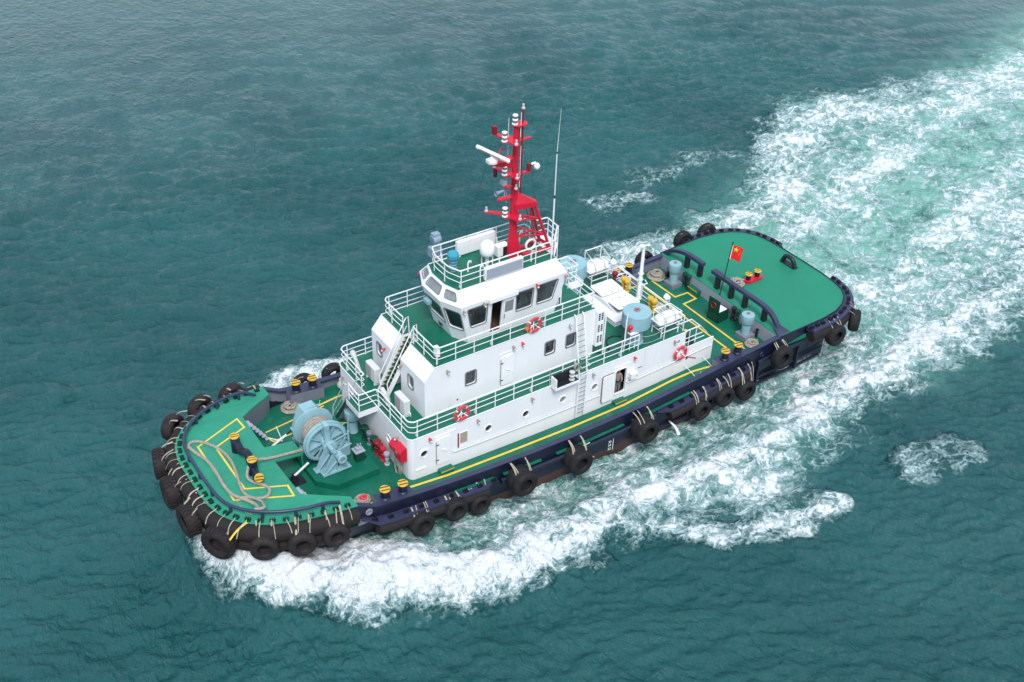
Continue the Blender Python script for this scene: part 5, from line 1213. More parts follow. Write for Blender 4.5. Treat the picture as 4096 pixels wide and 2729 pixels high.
mb = MB(); mb.tube([(7.95, 1.0, 15.5), (6.6, 1.3, 9.9)], 0.010, 4); mb.tube([(9.48, 0.0, 15.4), (10.45, 0.6, 9.9)], 0.008, 4); mb.tube([(8.3, .5, 15.5), (7.9, .6, 14.8)], 0.012, 4); mb.build('halyard', 'black', mast)
mb = MB(); mb.tube([(8.35, 0.3, 11.9), (8.35, .3, 16.6)], 0.014, 5); mb.tube([(8.72, -.22, 15.7), (8.72, -.22, 17.0)], 0.018, 5); mb.tube([(8.78, -.2, 12.9), (8.78, -.2, 15.2)], 0.015, 5); mb.build('rod_antenna', 'rail', mast)
# whip antenna
wa = MB(); wa.tube([(10.12, -1.42, 9.9), (10.12, -1.42, 11.1), (10.1, -1.44, 12.5)], 0.045, 7); wa.mi = 1; wa.tube([(10.1, -1.44, 12.5), (10.1, -1.44, 12.65)], 0.05, 7); wa.mi = 0; wa.tube([(10.1, -1.44, 12.65), (10.08, -1.46, 15.0)], 0.03, 6); wa.mi = 1; wa.tube([(10.08, -1.46, 15.0), (10.08, -1.46, 15.1)], .035, 6); wa.mi = 0; wa.tube([(10.08, -1.46, 15.1), (10.15, -1.5, 17.4)], [.018, .006], 5)
wa.cyl((10.12, -1.42, 8.86), (10.12, -1.42, 9.95), 0.035, n=7)
whip = wa.build('whip_antenna', ['rail', 'black']); tag(whip, 'tall thin white whip aerial behind the red mast', 'antenna')
# ---------------------------------------------------------------- equipment on the wheelhouse roof
def box_item(name, label, cat, a, b, m='white_g', extra=None, group=None):
    root = empty(name, ((a[0]+b[0])/2, (a[1]+b[1])/2, a[2])); o = root.location
    mb = MB(); mb.box((a[0]-o.x, a[1]-o.y, 0.10), (b[0]-o.x, b[1]-o.y, b[2]-o.z)); bd = mb.build('casing', m, root)
    bv = bd.modifiers.new('b', 'BEVEL'); bv.width = 0.02; bv.segments = 2
    mb = MB()
    for x in (a[0]+.15-o.x, b[0]-.15-o.x):
        mb.box((x-.05, a[1]-o.y+.02, 0), (x+.05, b[1]-o.y-.02, 0.10))
    mb.build('foot', 'rail', root); tag(root, label, cat, group); return root
nb1 = box_item('name_board', 'long white name board on the wheelhouse roof beside the far railing', 'name board', (6.0, 1.20, ZR), (8.35, 1.45, ZR+0.92), group='name boards on the wheelhouse roof')
nb2 = box_item('name_board', 'long white name board on the wheelhouse roof against the near railing', 'name board', (5.95, -1.56, ZR+.0), (8.25, -1.34, ZR+0.82), group='name boards on the wheelhouse roof')
for nb, y in ((nb1, -0.129), (nb2, -0.114)):
    mb = MB(); L0 = 1.1; mb.box((-L0, y-.006, .16), (L0, y-.001, .74)); mb.build('face_panel', 'grey_l' if nb is nb2 else 'white_g', nb)
ra = box_item('roof_air_conditioner', 'white air conditioner with black grille in front of the red mast', 'air conditioner', (7.72, 0.02, ZR), (8.42, 0.42, ZR+.72))
mb = MB(); mb.box((-.02, -.213, .12), (.33, -.203, .64)); mb.build('grille', 'black', ra)
dm = empty('satellite_dome', (6.85, -0.30, ZR)); tag(dm, 'white satellite dome on a short post on the wheelhouse roof', 'satellite dome')
mb = MB(); mb.lathe([(0, .72), (.28, .72), (.36, .80), (.40, .95), (.40, 1.15), (.37, 1.33), (.28, 1.48), (.15, 1.57), (0, 1.60)], 28); mb.build('radome', 'white_g', dm)
mb = MB(); mb.cyl((0, 0, 0), (0, 0, .75), .10, n=12); mb.cyl((-.2, .2, 0), (-.2, .2, .75), .035, n=8); mb.cyl((.2, -.2, 0), (.2, -.2, .75), .035, n=8); mb.build('post', 'rail', dm)
slt = empty('searchlight', (5.1, 1.95, ZR)); tag(slt, 'blue-grey searchlight on a box at the forward far corner of the wheelhouse roof', 'searchlight')
mb = MB(); mb.box((-.27, -.33, 0), (.27, .33, .52)); mb.cyl((0, 0, .5), (0, 0, .75), .06, n=10); mb.build('pedestal', 'bluegrey', slt)
mb = MB(); T = Matrix.Translation((0.05, 0, 1.05)) @ Matrix.Rotation(math.radians(-100), 4, 'Y'); mb.lathe([(0, -.26), (.16, -.26), (.26, -.16), (.28, .22), (.30, .24), (.27, .25), (0, .23)], 22, T); mb.box((-.18, -.16, 1.22), (.22, .16, 1.40)); mb.build('lamp_head', 'bluegrey', slt)
mb = MB(); mb.tube([(.02, -.32, .98), (.02, -.32, .8), (.02, 0, .72), (.02, .32, .8), (.02, .32, .98)], .03, 6); mb.build('yoke', 'bluegrey', slt)
cv = empty('covered_searchlight', (5.15, 0.28, ZR)); tag(cv, 'searchlight wrapped in blue canvas tied with cord on the wheelhouse roof', 'searchlight')
mb = MB(); mb.lathe([(.17, .08), (.19, .25), (.15, .45), (.21, .62), (.22, .72), (.31, .80), (.32, 1.0), (.24, 1.12), (0, 1.16)], 9); mb.build('canvas_cover', 'canvas', cv, smooth=False)
mb = MB(); mb.cyl((0, 0, 0), (0, 0, .12), .14, n=12)
for z in (.2, .42, .58): mb.lathe([(.205, z), (.225, z+.015), (.205, z+.03)], 12)
mb.build('lashing', 'grey_l', cv)
mb = MB()
for x, y in ((5.75, -.2), (6.05, -.9), (9.1, -1.05), (9.7, .9)): mb.tube([(x, y, ZR), (x, y, ZR+.5), (x+.06, y, ZR+.62), (x+.16, y, ZR+.6), (x+.17, y, ZR+.5)], .045, 8)
mb.build('gooseneck_vent', 'rail', wh)
mb = MB(); mb.lathe([(.30+.07*math.cos(a), .07*math.sin(a)) for a in [2*PI*i/8 for i in range(8)]], 18, Matrix.Translation((9.75, -.05, ZR+.32)) @ Matrix.Rotation(PI/2, 4, 'X'), True); mb.build('vent_bend', 'rail', wh)
# ---------------------------------------------------------------- top of the lower tier, aft
sk = empty('engine_skylight', parent=tug)
x0, x1, y0, y1 = 15.05, 17.35, -1.35, 1.75; yr = 0.2
mb = MB(); mb.prism([(x0, y0), (x1, y0), (x1, y1), (x0, y1)], Z1, Z1+.38)
v = [(x0, y0, Z1+.38), (x1, y0, Z1+.38), (x1, y1, Z1+.38), (x0, y1, Z1+.38), (x0-.05, y0-.05, Z1+.42)]
a_ = [(x0-.06, y0-.06, Z1+.36), (x1+.06, y0-.06, Z1+.36), (x1+.06, y1+.06, Z1+.36), (x0-.06, y1+.06, Z1+.36), (x0+.25, y0+.25, Z1+.62), (x1-.25, y0+.25, Z1+.62), (x1-.25, y1-.25, Z1+.62), (x0+.25, y1-.25, Z1+.62), (x0+.30, yr-.18, Z1+.88), (x1-.30, yr-.18, Z1+.88), (x1-.30, yr+.18, Z1+.88), (x0+.30, yr+.18, Z1+.88)]
mb.add(a_, [(3, 2, 1, 0), (0, 1, 5, 4), (1, 2, 6, 5), (2, 3, 7, 6), (3, 0, 4, 7), (4, 5, 9, 8), (6, 7, 11, 10), (8, 9, 10, 11), (5, 6, 10, 9), (7, 4, 8, 11)])
mb.build('casing', 'white_g', sk, smooth=False)
mb = MB()
for ya, yb_, za, zb_ in ((-.95, -.15, .70, .845), (.45, 1.3, .84, .69)):
    mb.add([(15.55, ya, Z1+za+.01), (16.85, ya, Z1+za+.01), (16.85, yb_, Z1+zb_+.012), (15.55, yb_, Z1+zb_+.012)], [(0, 1, 2, 3)])
mb.build('opening', 'dark', sk, smooth=False)
def cover(pts, nm='hatch_cover'):
    P = [Vector(p) for p in pts]; nr = (P[1]-P[0]).cross(P[3]-P[0]).normalized(); nr = nr if nr.z > 0 else -nr
    U = P[1]-P[0]; V = P[3]-P[0]; lo = rrect(0, 0, U.length, V.length, .13); u = U.normalized(); w_ = V.normalized()
    f = lambda a, b: P[0]+u*a+w_*b; k = len(lo); mb = MB()
    mb.add([f(*p) for p in lo]+[f(*p)+nr*.06 for p in lo], [(i, (i+1) % k, k+(i+1) % k, k+i) for i in range(k)]+[tuple(range(k, 2*k)), tuple(range(k-1, -1, -1))])
    o = mb.build(nm, 'white_g', sk, ang=30)
    mb = MB()
    for t in (.2, .5, .8):
        q = f(U.length*t, V.length*.92); mb.tube([q+nr*.06, q+nr*.10+u*.08, q+nr*.07+u*.16], .014, 5); q = f(U.length*t, V.length*.06); mb.box(tuple(q+nr*.06-Vector((.03, .03, 0))), tuple(q+nr*.10+Vector((.03, .03, 0))))
    mb.build('dog', 'steel', o)
cover([(15.35, -.18, Z1+.95), (16.95, -.18, Z1+.95), (17.0, -1.28, Z1+1.02), (15.3, -1.28, Z1+1.02)])
cover([(15.4, .42, Z1+.93), (17.0, .42, Z1+.93), (17.05, 1.62, Z1+.98), (15.4, 1.62, Z1+.98)])
def big_vent(x, y, z, lab, s=1.0, cat='ventilator', grp=None, hr=.82, hh=.9, br=.46, bh_=1.15, base=None, m='blue'):
    r = empty('mushroom_ventilator', (x, y, z)); tag(r, lab, cat, grp)
    mb = MB(); mb.lathe([(0, bh_-.02), (hr*.96, bh_), (hr, bh_+.03), (hr, bh_+hh-.04), (hr*.97, bh_+hh), (0, bh_+hh+.03)], 36); hd = mb.build('head', m, r, ang=30)
    mb = MB(); mb.lathe([(br*1.12, 0), (br*1.12, .06), (br, .10), (br, bh_+.02)], 28); mb.build('trunk', m, r)
    rr = hr*.20
    mb = MB(); zt = bh_+hh+.03; mb.lathe([(rr+.018*math.cos(a), zt+.05+.018*math.sin(a)) for a in [2*PI*i/6 for i in range(6)]], 22, None, True)
    mb.mi = 1
    for a in (0, PI/3, 2*PI/3): mb.box((-rr, -.018, zt+.04), (rr, .018, zt+.065), Matrix.Rotation(a, 4, 'Z'))
    mb.lathe([(0, zt), (.04, zt), (.04, zt+.08), (0, zt+.08)], 10); mb.mi = 2; mb.lathe([(0, zt+.006), (rr*.98, zt+.006)], 22)
    mb.build('hand_wheel', ['frame', 'red', 'white_g'], r)
    if base: mb = MB(); mb.box((-base, -base, -.18), (base, base, .12)); mb.build('base_block', 'grey', r)
    return r
bv1 = big_vent(15.15, -2.98, Z1, 'big pale blue ventilator near the port edge of the deckhouse top', grp='large ventilators beside the skylight')
bv2 = big_vent(15.15, 3.0, Z1, 'big pale blue ventilator near the far edge of the deckhouse top', grp='large ventilators beside the skylight')
for v_ in (bv1,):
    mb = MB()
    for x in (-.95, -.55): mb.tube([(x-.5+.25, -.55+(.4 if x > -.9 else 0), 0), (x-.5+.25, -.55+(.4 if x > -.9 else 0), 2.15)], .03, 7)
    for k in range(7): mb.cyl((-1.2, -.55, .3+.3*k), (-.8, -.15, .3+.3*k), .018, n=6)
    mb.build('ladder', 'rail', v_)
for y, lab in ((-3.45, 'pale blue mushroom ventilator on a grey block by the port rope coil'), (3.30, 'pale blue mushroom ventilator on a grey block by the far rope coil')):
    big_vent(23.72, y, .2, lab, hr=.40, hh=.55, br=.27, bh_=.95, base=.42, grp='ventilators on the after main deck')
big_vent(-.62, 1.12, .1, 'pale blue ventilator with a red wheel standing beside the lower stair', hr=.42, hh=.5, br=.25, bh_=.95)
# small yellow mushroom vents
def yvent(x, y, z, lab, h=.85, m='yellow', nm='yellow_vent', r0=.15, grp='yellow vents by the after railing'):
    r = empty(nm, (x, y, z)); tag(r, lab, 'vent', grp)
    mb = MB(); mb.lathe([(0, h-.26), (r0, h-.24), (r0*1.3, h-.16), (r0*1.3, h-.04), (r0*1.1, h), (0, h+.01)], 16); mb.build('cap', m, r)
    mb = MB(); mb.lathe([(r0*1.2, 0), (r0*1.2, .05), (r0*.72, .08), (r0*.72, .35), (r0*.9, .37), (r0*.9, .43), (r0*.72, .45), (r0*.72, h-.22)], 14); mb.build('stem', m, r)
    return r
yvent(17.95, -.95, Z1, 'yellow vent right of the lamp post, on the mast side of its pair'); yvent(17.95, -1.30, Z1, 'yellow vent right of the lamp post, nearer the port side of its pair')
yvent(17.95, 1.55, Z1, 'yellow vent left of the lamp post, farther from it'); yvent(17.95, 1.22, Z1, 'yellow vent left of the lamp post, closer to it')
yvent(18.50, -3.55, .55, 'tall yellow vent pipe inside the wall gap behind the red and white life ring', 1.95, r0=.13)
yvent(17.9, 2.35, Z1, 'dark red mushroom vent beside the far white liferaft', .8, 'red_dk', 'red_vent', .14, None)
# dark green and red deck vents
gv = 0
for x, y, m, lab, h in ((24.30, 2.88, 'green_dk', 'dark green vent pipe left of the green step, farther one', .95), (24.30, 2.52, 'green_dk', 'dark green vent pipe left of the green step, nearer one', .95), (24.30, -1.72, 'black', 'blackish green vent pipe between the open box and the port ventilator', .95), (24.30, -2.10, 'green_dk', 'dark green vent pipe right beside the port blue ventilator', .95),
        (-.34, .32, 'green_dk', 'dark green vent head nearest the blue ventilator under the stair', .85), (-.34, .05, 'green_dk', 'dark green vent head next to the grey pipe on the front wall', .85), (-.34, -.22, 'grey', 'grey gooseneck pipe at the middle of the front wall', .85), (-.34, -.75, 'green_dk', 'single dark green vent left of the dark red vents', .85),
        (-.34, -1.08, 'red_dk', 'dark red vent at the front wall beside the single green one', .85), (-.34, -1.40, 'red_dk', 'dark red vent at the front wall beside the bright red hydrant', .85), (-.34, -1.72, 'red', 'slim bright red hydrant at the front wall', .85), (-.34, -2.12, 'grey_l', 'light grey bent pipe under the red hose boxes', .80)):
    yvent(x, y, zd(x)+.03, lab, h, m, 'deck_vent', .13 if 'pipe' in lab or 'hydrant' in lab else .17, 'deck vents along the bulkheads')
# lamp post
lp = empty('lamp_post', (18.12, .30, Z1)); tag(lp, 'white lamp post at the after edge of the deckhouse top', 'lamp post')
mb = MB(); mb.tube([(0, 0, 0), (0, 0, .35), (0, 0, 3.6)], [.20, .12, .09], 12); mb.build('pole', 'white_g', lp)
mb = MB(); mb.tube([(0, 0, 3.55), (.12, 0, 3.62), (.35, -.15, 3.62)], .04, 7); mb.lathe([(0, 0), (.15, 0), (.17, .08), (.1, .14), (0, .15)], 12, Matrix.Translation((-.08, .06, 3.55))); mb.tube([(.09, -.05, .1), (.12, -.02, 1.3), (.10, 0, 3.5)], .018, 5); mb.build('lamp_arm', 'white_g', lp)
mb = MB()
for z in (1.35, 1.75): mb.lathe([(.16+.02*math.cos(a), z+.02*math.sin(a)) for a in [2*PI*i/6 for i in range(6)]], 14, None, True)
mb.tube([(0, 0, .9), (.5, -.1, .92), (.55, .2, 1.0)], .035, 6); mb.build('cable_hook', 'rail', lp)
# liferafts in their cradles
def raft(x, y, lab):
    r = empty('liferaft', (x, y, Z1)); tag(r, lab, 'liferaft', 'liferafts on their cradles')
    T = Matrix.Translation((0, 0, .98)) @ Matrix.Rotation(PI/2, 4, 'Y')
    pr = [(0, -.78), (.20, -.77), (.33, -.68), (.39, -.50), (.40, -.2), (.415, -.19), (.415, -.15), (.40, -.14), (.40, .14), (.415, .15), (.415, .19), (.40, .2), (.39, .50), (.33, .68), (.20, .77), (0, .78)]
    mb = MB(); mb.lathe(pr, 24, T); c_ = mb.build('canister', 'white_g', r)
    mb = MB(); mb.box((-.82, -.43, .95), (.82, .43, .985)); mb.build('seam', 'white_g', c_); 
    mb = MB()
    for xx in (-.35, .35): mb.lathe([(.42, xx-.03), (.428, xx), (.42, xx+.03)], 20, T)
    mb.build('strap', 'grey_l', c_)
    f = MB()
    for xx in (-.62, .62):
        for yy in (-.40, .40): f.cyl((xx, yy, 0), (xx, yy, .72), .035, n=7)
        f.tube([(xx, -.40, .45), (xx, .40, .45)], .03, 6)
    for yy in (-.40, .40): f.tube([(-.62, yy, .35), (.62, yy, .35)], .03, 6); f.tube([(-.85, yy*1.02, .75), (.85, yy*1.02, .75)], .03, 6)
    f.build('cradle', 'rail', r)
    return r
rp_ = raft(17.2, -3.22, 'white liferaft canister in a cradle at the port after corner of the deckhouse top'); rs_ = raft(17.1, 3.2, 'white liferaft canister in a cradle at the far after corner of the deckhouse top')
mb = MB()
for x in (-.6, .6):
    mb.tube([(x, .42, 0), (x, .42, 2.05), (x+.75, .35, 1.0)], .035, 7)
mb.tube([(-.6, .42, 2.05), (.6, .42, 2.05)], .035, 7); mb.build('davit_frame', 'rail', rs_)
mb = MB()
for x in (-.6, .6): mb.tube([(x, .45, 0), (x, .45, 1.5), (x+.1, -.45, 1.45), (x+.1, -.5, .8)], .03, 7)
mb.tube([(-.6, .45, 1.5), (.6, .45, 1.5)], .03, 7); mb.tube([(-.5, -.45, 1.45), (.7, -.45, 1.45)], .03, 7); mb.build('davit_frame', 'rail', rp_)
# white floodlights on the rail
for x, y, z, lab in ((18.3, -1.9, Z1+1.25, 'round white floodlight on the after railing beside the port liferaft'), (17.9, 2.6, Z1+1.35, 'round white floodlight above the far liferaft'), (13.3, .85, Z1+2.2, 'round white floodlight on the frame behind the wheelhouse')):
    r = empty('floodlight', (x, y, z)); tag(r, lab, 'floodlight', 'white floodlights')
    mb = MB(); T = Matrix.Rotation(math.radians(60), 4, 'Y'); mb.lathe([(0, -.16), (.12, -.16), (.19, -.06), (.21, .10), (.22, .13), (0, .12)], 18, T); mb.build('lamp_head', 'white_g', r)
    mb = MB(); mb.tube([(0, -.24, 0), (0, -.24, -.2), (0, 0, -.26), (0, .24, -.2), (0, .24, 0)], .025, 6); mb.cyl((0, 0, -.26), (0, 0, -.75), .03, n=7); mb.build('bracket', 'rail', r)
# red bell / fire monitor on stand, ladder beside port vent
r = empty('red_hydrant', (14.35, -3.45, Z1)); tag(r, 'small red hydrant valve on a white stand by the big port ventilator', 'hydrant')
mb = MB(); mb.sphere((0, 0, 1.45), .15, sz=1.2); mb.cyl((0, 0, 1.15), (0, 0, 1.35), .07, n=8); mb.build('valve', 'red', r)
mb = MB(); mb.box((-.1, -.25, 1.10), (.45, .1, 1.14)); mb.cyl((.0, -.1, 0), (.0, -.1, 1.12), .03, n=7); mb.cyl((.35, -.1, 0), (.35, -.1, 1.12), .03, n=7); mb.build('stand', 'rail', r)
mb = MB(); mb.tube(smooth_line([(12.55, -2.6, Z1+.04), (13.0, -3.2, Z1+.04), (13.5, -2.9, Z1+.04), (13.7, -2.2, Z1+.04), (14.3, -1.95, Z1+.04), (14.8, -2.3, Z1+.04)], 3), .035, 7); hz = mb.build('hose', 'black'); tag(hz, 'black hose curving over the green deck to the big blue ventilator', 'hose')
# plastic-wrapped gear on the after rail, small blue cloth
mb = MB(); mb.sphere((18.35, -1.35, Z1+.1), .42, 14, 9, .9); pw = mb.build('wrapped_bundle', 'plastic', smooth=False); tag(pw, 'bundle wrapped in clear plastic behind the after railing', 'bundle')
mb = MB(); mb.lathe([(0, .62), (.16, .60), (.19, .45), (.15, .05), (.17, 0), (0, 0)], 16, Matrix.Translation((18.5, .62, Z1+.1))); bc = mb.build('blue_drum', 'blue'); tag(bc, 'small pale blue drum beside the lamp post', 'drum')
# open box on the after deck
ob = empty('deck_locker', (23.65, -1.05, zd(23.6))); tag(ob, 'dark green deck locker with its lid open showing a white inside', 'locker'); ob.rotation_euler = (0, 0, math.radians(4))
mb = MB()
for a, b in (((-.45, -.45, 0), (-.40, .45, .78)), ((.40, -.45, 0), (.45, .45, .78)), ((-.45, -.45, 0), (.45, -.40, .78)), ((-.45, .40, 0), (.45, .45, .78)), ((-.45, -.45, 0), (.45, .45, .05))): mb.box(a, b)
mb.build('box', 'green_dk', ob, smooth=False)
mb = MB(); mb.box((-.40, -.40, .3), (.40, .40, .74)); mb.f = [f for f in mb.f]; mb.build('liner', 'white_g', ob, smooth=False)
mb = MB(); mb.box((-.50, -.45, .78), (-.44, .45, 1.62)); lid = mb.build('lid', 'green_dk', ob, smooth=False)
mb = MB(); mb.lathe([(.20+.03*math.cos(a), .03*math.sin(a)) for a in [2*PI*i/6 for i in range(6)]], 18, Matrix.Translation((-.54, 0, 1.2)) @ Matrix.Rotation(PI/2, 4, 'Y'), True); mb.box((-.55, -.2, 1.18), (-.52, .2, 1.22)); mb.build('hand_wheel', 'red_dk', lid)
mb = MB(); mb.box((24.05, 1.38, .05), (24.40, 2.28, .45)); mb.mi = 1; mb.box((24.035, 1.38, .40), (24.049, 2.28, .46)); st2 = mb.build('deck_step', ['green', 'yellow'], tug, smooth=False)
mb = MB()
for x, y in ((24.2, 4.35), (24.3, -3.85)): mb.cyl((x, y, 0), (x, y, .62), .07, n=10); mb.box((x-.13, y-.16, 0), (x+.13, y+.16, .05)); mb.cyl((x, y, .55), (x, y, .62), .10, n=10)
mb.build('cleat_post', 'black', tug)
# ---------------------------------------------------------------- air conditioners
for x, y, lab in ((.72, -1.65, 'white air conditioner below the port front window'), (.74, 1.50, 'white air conditioner left of the upper stair')):
    r = empty('air_conditioner', (x+.2, y, Z1)); tag(r, lab, 'air conditioner', 'air conditioners in front of the upper tier')
    mb = MB(); mb.box((-.18, -.52, .12), (.18, .52, 1.05)); b_ = mb.build('casing', 'ac', r); bv = b_.modifiers.new('b', 'BEVEL'); bv.width = .03; bv.segments = 2
    mb = MB(); mb.box((-.192, -.10, .20), (-.182, .46, .98)); mb.mi = 1
    for k in range(9): mb.box((-.197, -.08, .25+.08*k), (-.193, .44, .265+.08*k))
    mb.build('fan_guard', ['ac_f', 'frame'], r)
    mb = MB()
    for yy in (-.42, .42): mb.box((-.2, yy-.04, 0), (.2, yy+.04, .12))
    mb.tube([(.1, -.52, .3), (.12, -.62, .25), (.14, -.58, .05)], .03, 6); mb.build('foot', 'rail', r)
def wrapped(pts, lab, z=Z1, r=.12):
    mb = MB(); mb.tube(smooth_line(pts, 1), [r*(.8+.5*random.random()) for _ in smooth_line(pts, 1)], 8); o = mb.build('canvas_bundle', 'plastic', smooth=False); tag(o, lab, 'bundle'); return o
wrapped([(.30, -.62, Z1+1.15), (.32, -.85, Z1+1.0), (.42, -1.0, Z1+.7), (.40, -1.05, Z1+.3)], 'long white wrapped bundle hanging inside the front railing beside the stair')
wrapped([(.45, 2.9, Z1+1.25), (.42, 2.6, Z1+1.1), (.45, 2.35, Z1+.75), (.5, 2.2, Z1+.25)], 'long white wrapped bundle hanging inside the front railing at the far end')
# fire hose boxes, hose hank
for a, b, lab in (((-.36, -2.84, 1.34), (.02, -2.40, 1.92), 'smaller red hose box on the front wall'), ((-.38, -3.62, 1.20), (.02, -2.92, 2.02), 'larger red hose box on the front wall with a white label')):
    r = empty('hose_box', (0, (a[1]+b[1])/2, a[2])); tag(r, lab, 'hose box', 'red hose boxes')
    hh = b[2]-a[2]; w_ = (b[1]-a[1])/2
    mb = MB(); mb.add([(a[0]+.06, -w_, 0), (.02, -w_, 0), (.02, -w_, hh), (a[0]+.22, -w_, hh), (a[0], -w_, hh-.22), (a[0]+.06, w_, 0), (.02, w_, 0), (.02, w_, hh), (a[0]+.22, w_, hh), (a[0], w_, hh-.22)],
        [(0, 1, 2, 3, 4), (9, 8, 7, 6, 5), (0, 4, 9, 5), (4, 3, 8, 9), (3, 2, 7, 8), (0, 5, 6, 1)]); mb.build('casing', 'red', r, smooth=False)
    if w_ > .3: mb = MB(); mb.box((a[0]+.005, -.02, hh-.42), (a[0]+.02, .16, hh-.24)); mb.build('label_plate', 'strap', r)
def coil_pts(r0, r1, turns, z, n=26, jit=.03, sx=1, sy=1):
    out = []; N_ = int(turns*n)
    for i in range(N_+1):
        t = i/N_; a = 2*PI*turns*t; r = r0+(r1-r0)*t; out.append((r*math.cos(a)*sx+random.uniform(-jit, jit), r*math.sin(a)*sy+random.uniform(-jit, jit), z(t)+random.uniform(-jit, jit)*.5))
    return out
mb = MB()
for k in range(7):
    mb.tube([(0.03*random.random()-.03*k*.5, .34*(1-.06*k)*math.cos(a)+random.uniform(-.02, .02), .62*(1-.05*k)*math.sin(a)) for a in [2*PI*i/22 for i in range(22)]], .028, 6, closed=True)
hh = mb.build('hose_hank', 'rope', loc=(-.14, -2.92, .45)); tag(hh, 'pale hose hank hanging on the front wall below the red hose boxes', 'hose')
# ---------------------------------------------------------------- ropes
def rope_coil(x, y, z, R, lab, layers=3, r=.045, turns=4, inner=.25, tilt=None, oval=1.0, mat_='rope'):
    P = []
    for L in range(layers):
        r = .058; turns = min(turns, 3); c_ = coil_pts(R*(1-.13*L)*(1 if L else .97)*random.uniform(.95, 1.03), R*inner*random.uniform(.8, 1.3), turns, lambda t, L=L: .05+.075*L+.05*math.sin(7*t+L*2), 22, .028, 1, oval)
        P += c_ if L % 2 == 0 else c_[::-1]
    mb = MB(); mb.tube(P, r, 7); o = mb.build('rope_coil', mat_, loc=(x, y, z)); tag(o, lab, 'rope coil'); return o
rope_coil(-2.65, 4.62, .05, .62, 'coiled beige rope on the deck between the winch and the far bulwark', 4, .06, 4, .2)
rope_coil(23.45, 4.62, .0, .68, 'big coil of beige rope beside the far after ventilator', 6, .06, 4, .3)
rope_coil(26.12, .05, 1.1, .60, 'neat flat coil of beige rope beside the red bitts on the after deck', 3, .05, 6, .2)
rope_coil(23.55, -4.30, .0, .48, 'loose coil of beige rope behind the port after bollards', 3, .06, 3, .25)
rope_coil(-2.75, -3.95, .05, .42, 'beige rope coil with a red rope inside the port bow bulwark', 3, .055, 3, .4)
rope_coil(-2.70, -3.98, .18, .22, 'short red rope lying inside the coil at the port bow bulwark', 2, .045, 2, .4, mat_='ring')
def rope(name, pts, r, lab, m='rope', k=3, cat='rope'):
    mb = MB(); mb.tube(smooth_line(pts, k), r, 8); o = mb.build(name, m); tag(o, lab, cat); return o
zf = 1.78
rope('towing_rope', [(-3.15, -.12, 1.55), (-3.75, -.30, 1.35), (-4.4, -.42, 1.58), (-5.2, -.45, 1.72), (-6.2, -.55, zf+.18), (-6.8, -.62, zf+.5), (-7.2, -.85, zf+.62), (-7.45, -1.05, zf+.4), (-7.6, -1.25, zf+.08), (-7.35, -1.75, zf+.05), (-7.0, -2.15, zf+.05), (-6.95, -2.6, zf+.05), (-7.3, -2.95, zf+.05), (-7.85, -2.75, zf+.05), (-8.15, -2.2, zf+.05), (-8.05, -1.4, zf+.05), (-7.85, -.6, zf+.05), (-7.7, .3, zf+.05), (-7.75, 1.2, zf+.05), (-8.1, 2.1, zf+.06), (-8.6, 2.75, zf+.06), (-9.0, 2.75, zf+.06), (-9.15, 2.35, zf+.10)], .075, 'thick beige towing rope running from the winch and looping over the bow deck')
rope('messenger_rope', [(-9.15, 2.4, zf+.16), (-9.0, 1.9, zf+.08), (-8.75, 1.2, zf+.08), (-8.65, .4, zf+.08), (-8.7, -.5, zf+.08), (-8.75, -1.3, zf+.08), (-8.65, -2.0, zf+.08), (-8.25, -2.6, zf+.09), (-8.0, -3.1, zf+.09), (-8.05, -3.6, zf+.3), (-8.1, -3.95, zf+.42), (-8.25, -3.75, zf+.4)], .085, 'frayed tan rope lying along the yellow line of the bow deck', cat='rope')
rope('rope_end', [(-8.35, -2.35, zf+.08), (-7.9, -2.65, zf+.1), (-7.65, -3.1, zf+.1), (-7.75, -3.6, zf+.32), (-7.8, -3.95, zf+.46), (-8.1, -3.9, zf+.44)], .07, 'short tan rope end draped over the bow rail')
rope('light_line', [(-8.7, -1.9, zf+.03), (-8.6, -2.6, zf+.03), (-8.65, -3.3, zf+.04), (-8.5, -3.9, zf+.3)], .018, 'thin cord lying beside the rope ends at the bow rail')
rope('lashing_line', [(24.65, .45, 1.2), (25.2, .45, 1.12), (25.8, .3, 1.15)], .02, 'thin line from the gantry leg to the rope coil')
mb = MB(); mb.sphere((.7, 4.85, .25), .34, 12, 8, .8); o = mb.build('rope_bundle', 'plastic', smooth=False); tag(o, 'white tied rope bundle behind the far bulwark by the front wall', 'bundle')
# ---------------------------------------------------------------- winch
wn = empty('towing_winch', (-3.0, 0, .46)); tag(wn, 'large pale blue towing winch with beige rope on its drum', 'winch')
AX, AZ = -.15, 1.50   # shaft position relative to the root
Ry = lambda y: Matrix.Translation((AX, y, AZ)) @ Matrix.Rotation(PI/2, 4, 'X')
mb = MB(); mb.lathe([(.30, -.42), (.30, .75)], 24, Ry(0.2)); mb.build('shaft_barrel', 'blue', wn)
mb = MB(); mb.lathe([(0, -.03), (1.08, -.03), (1.12, -.01), (1.12, .03), (1.08, .05), (0, .05)], 48, Ry(.55)); mb.build('flange', 'blue', wn)
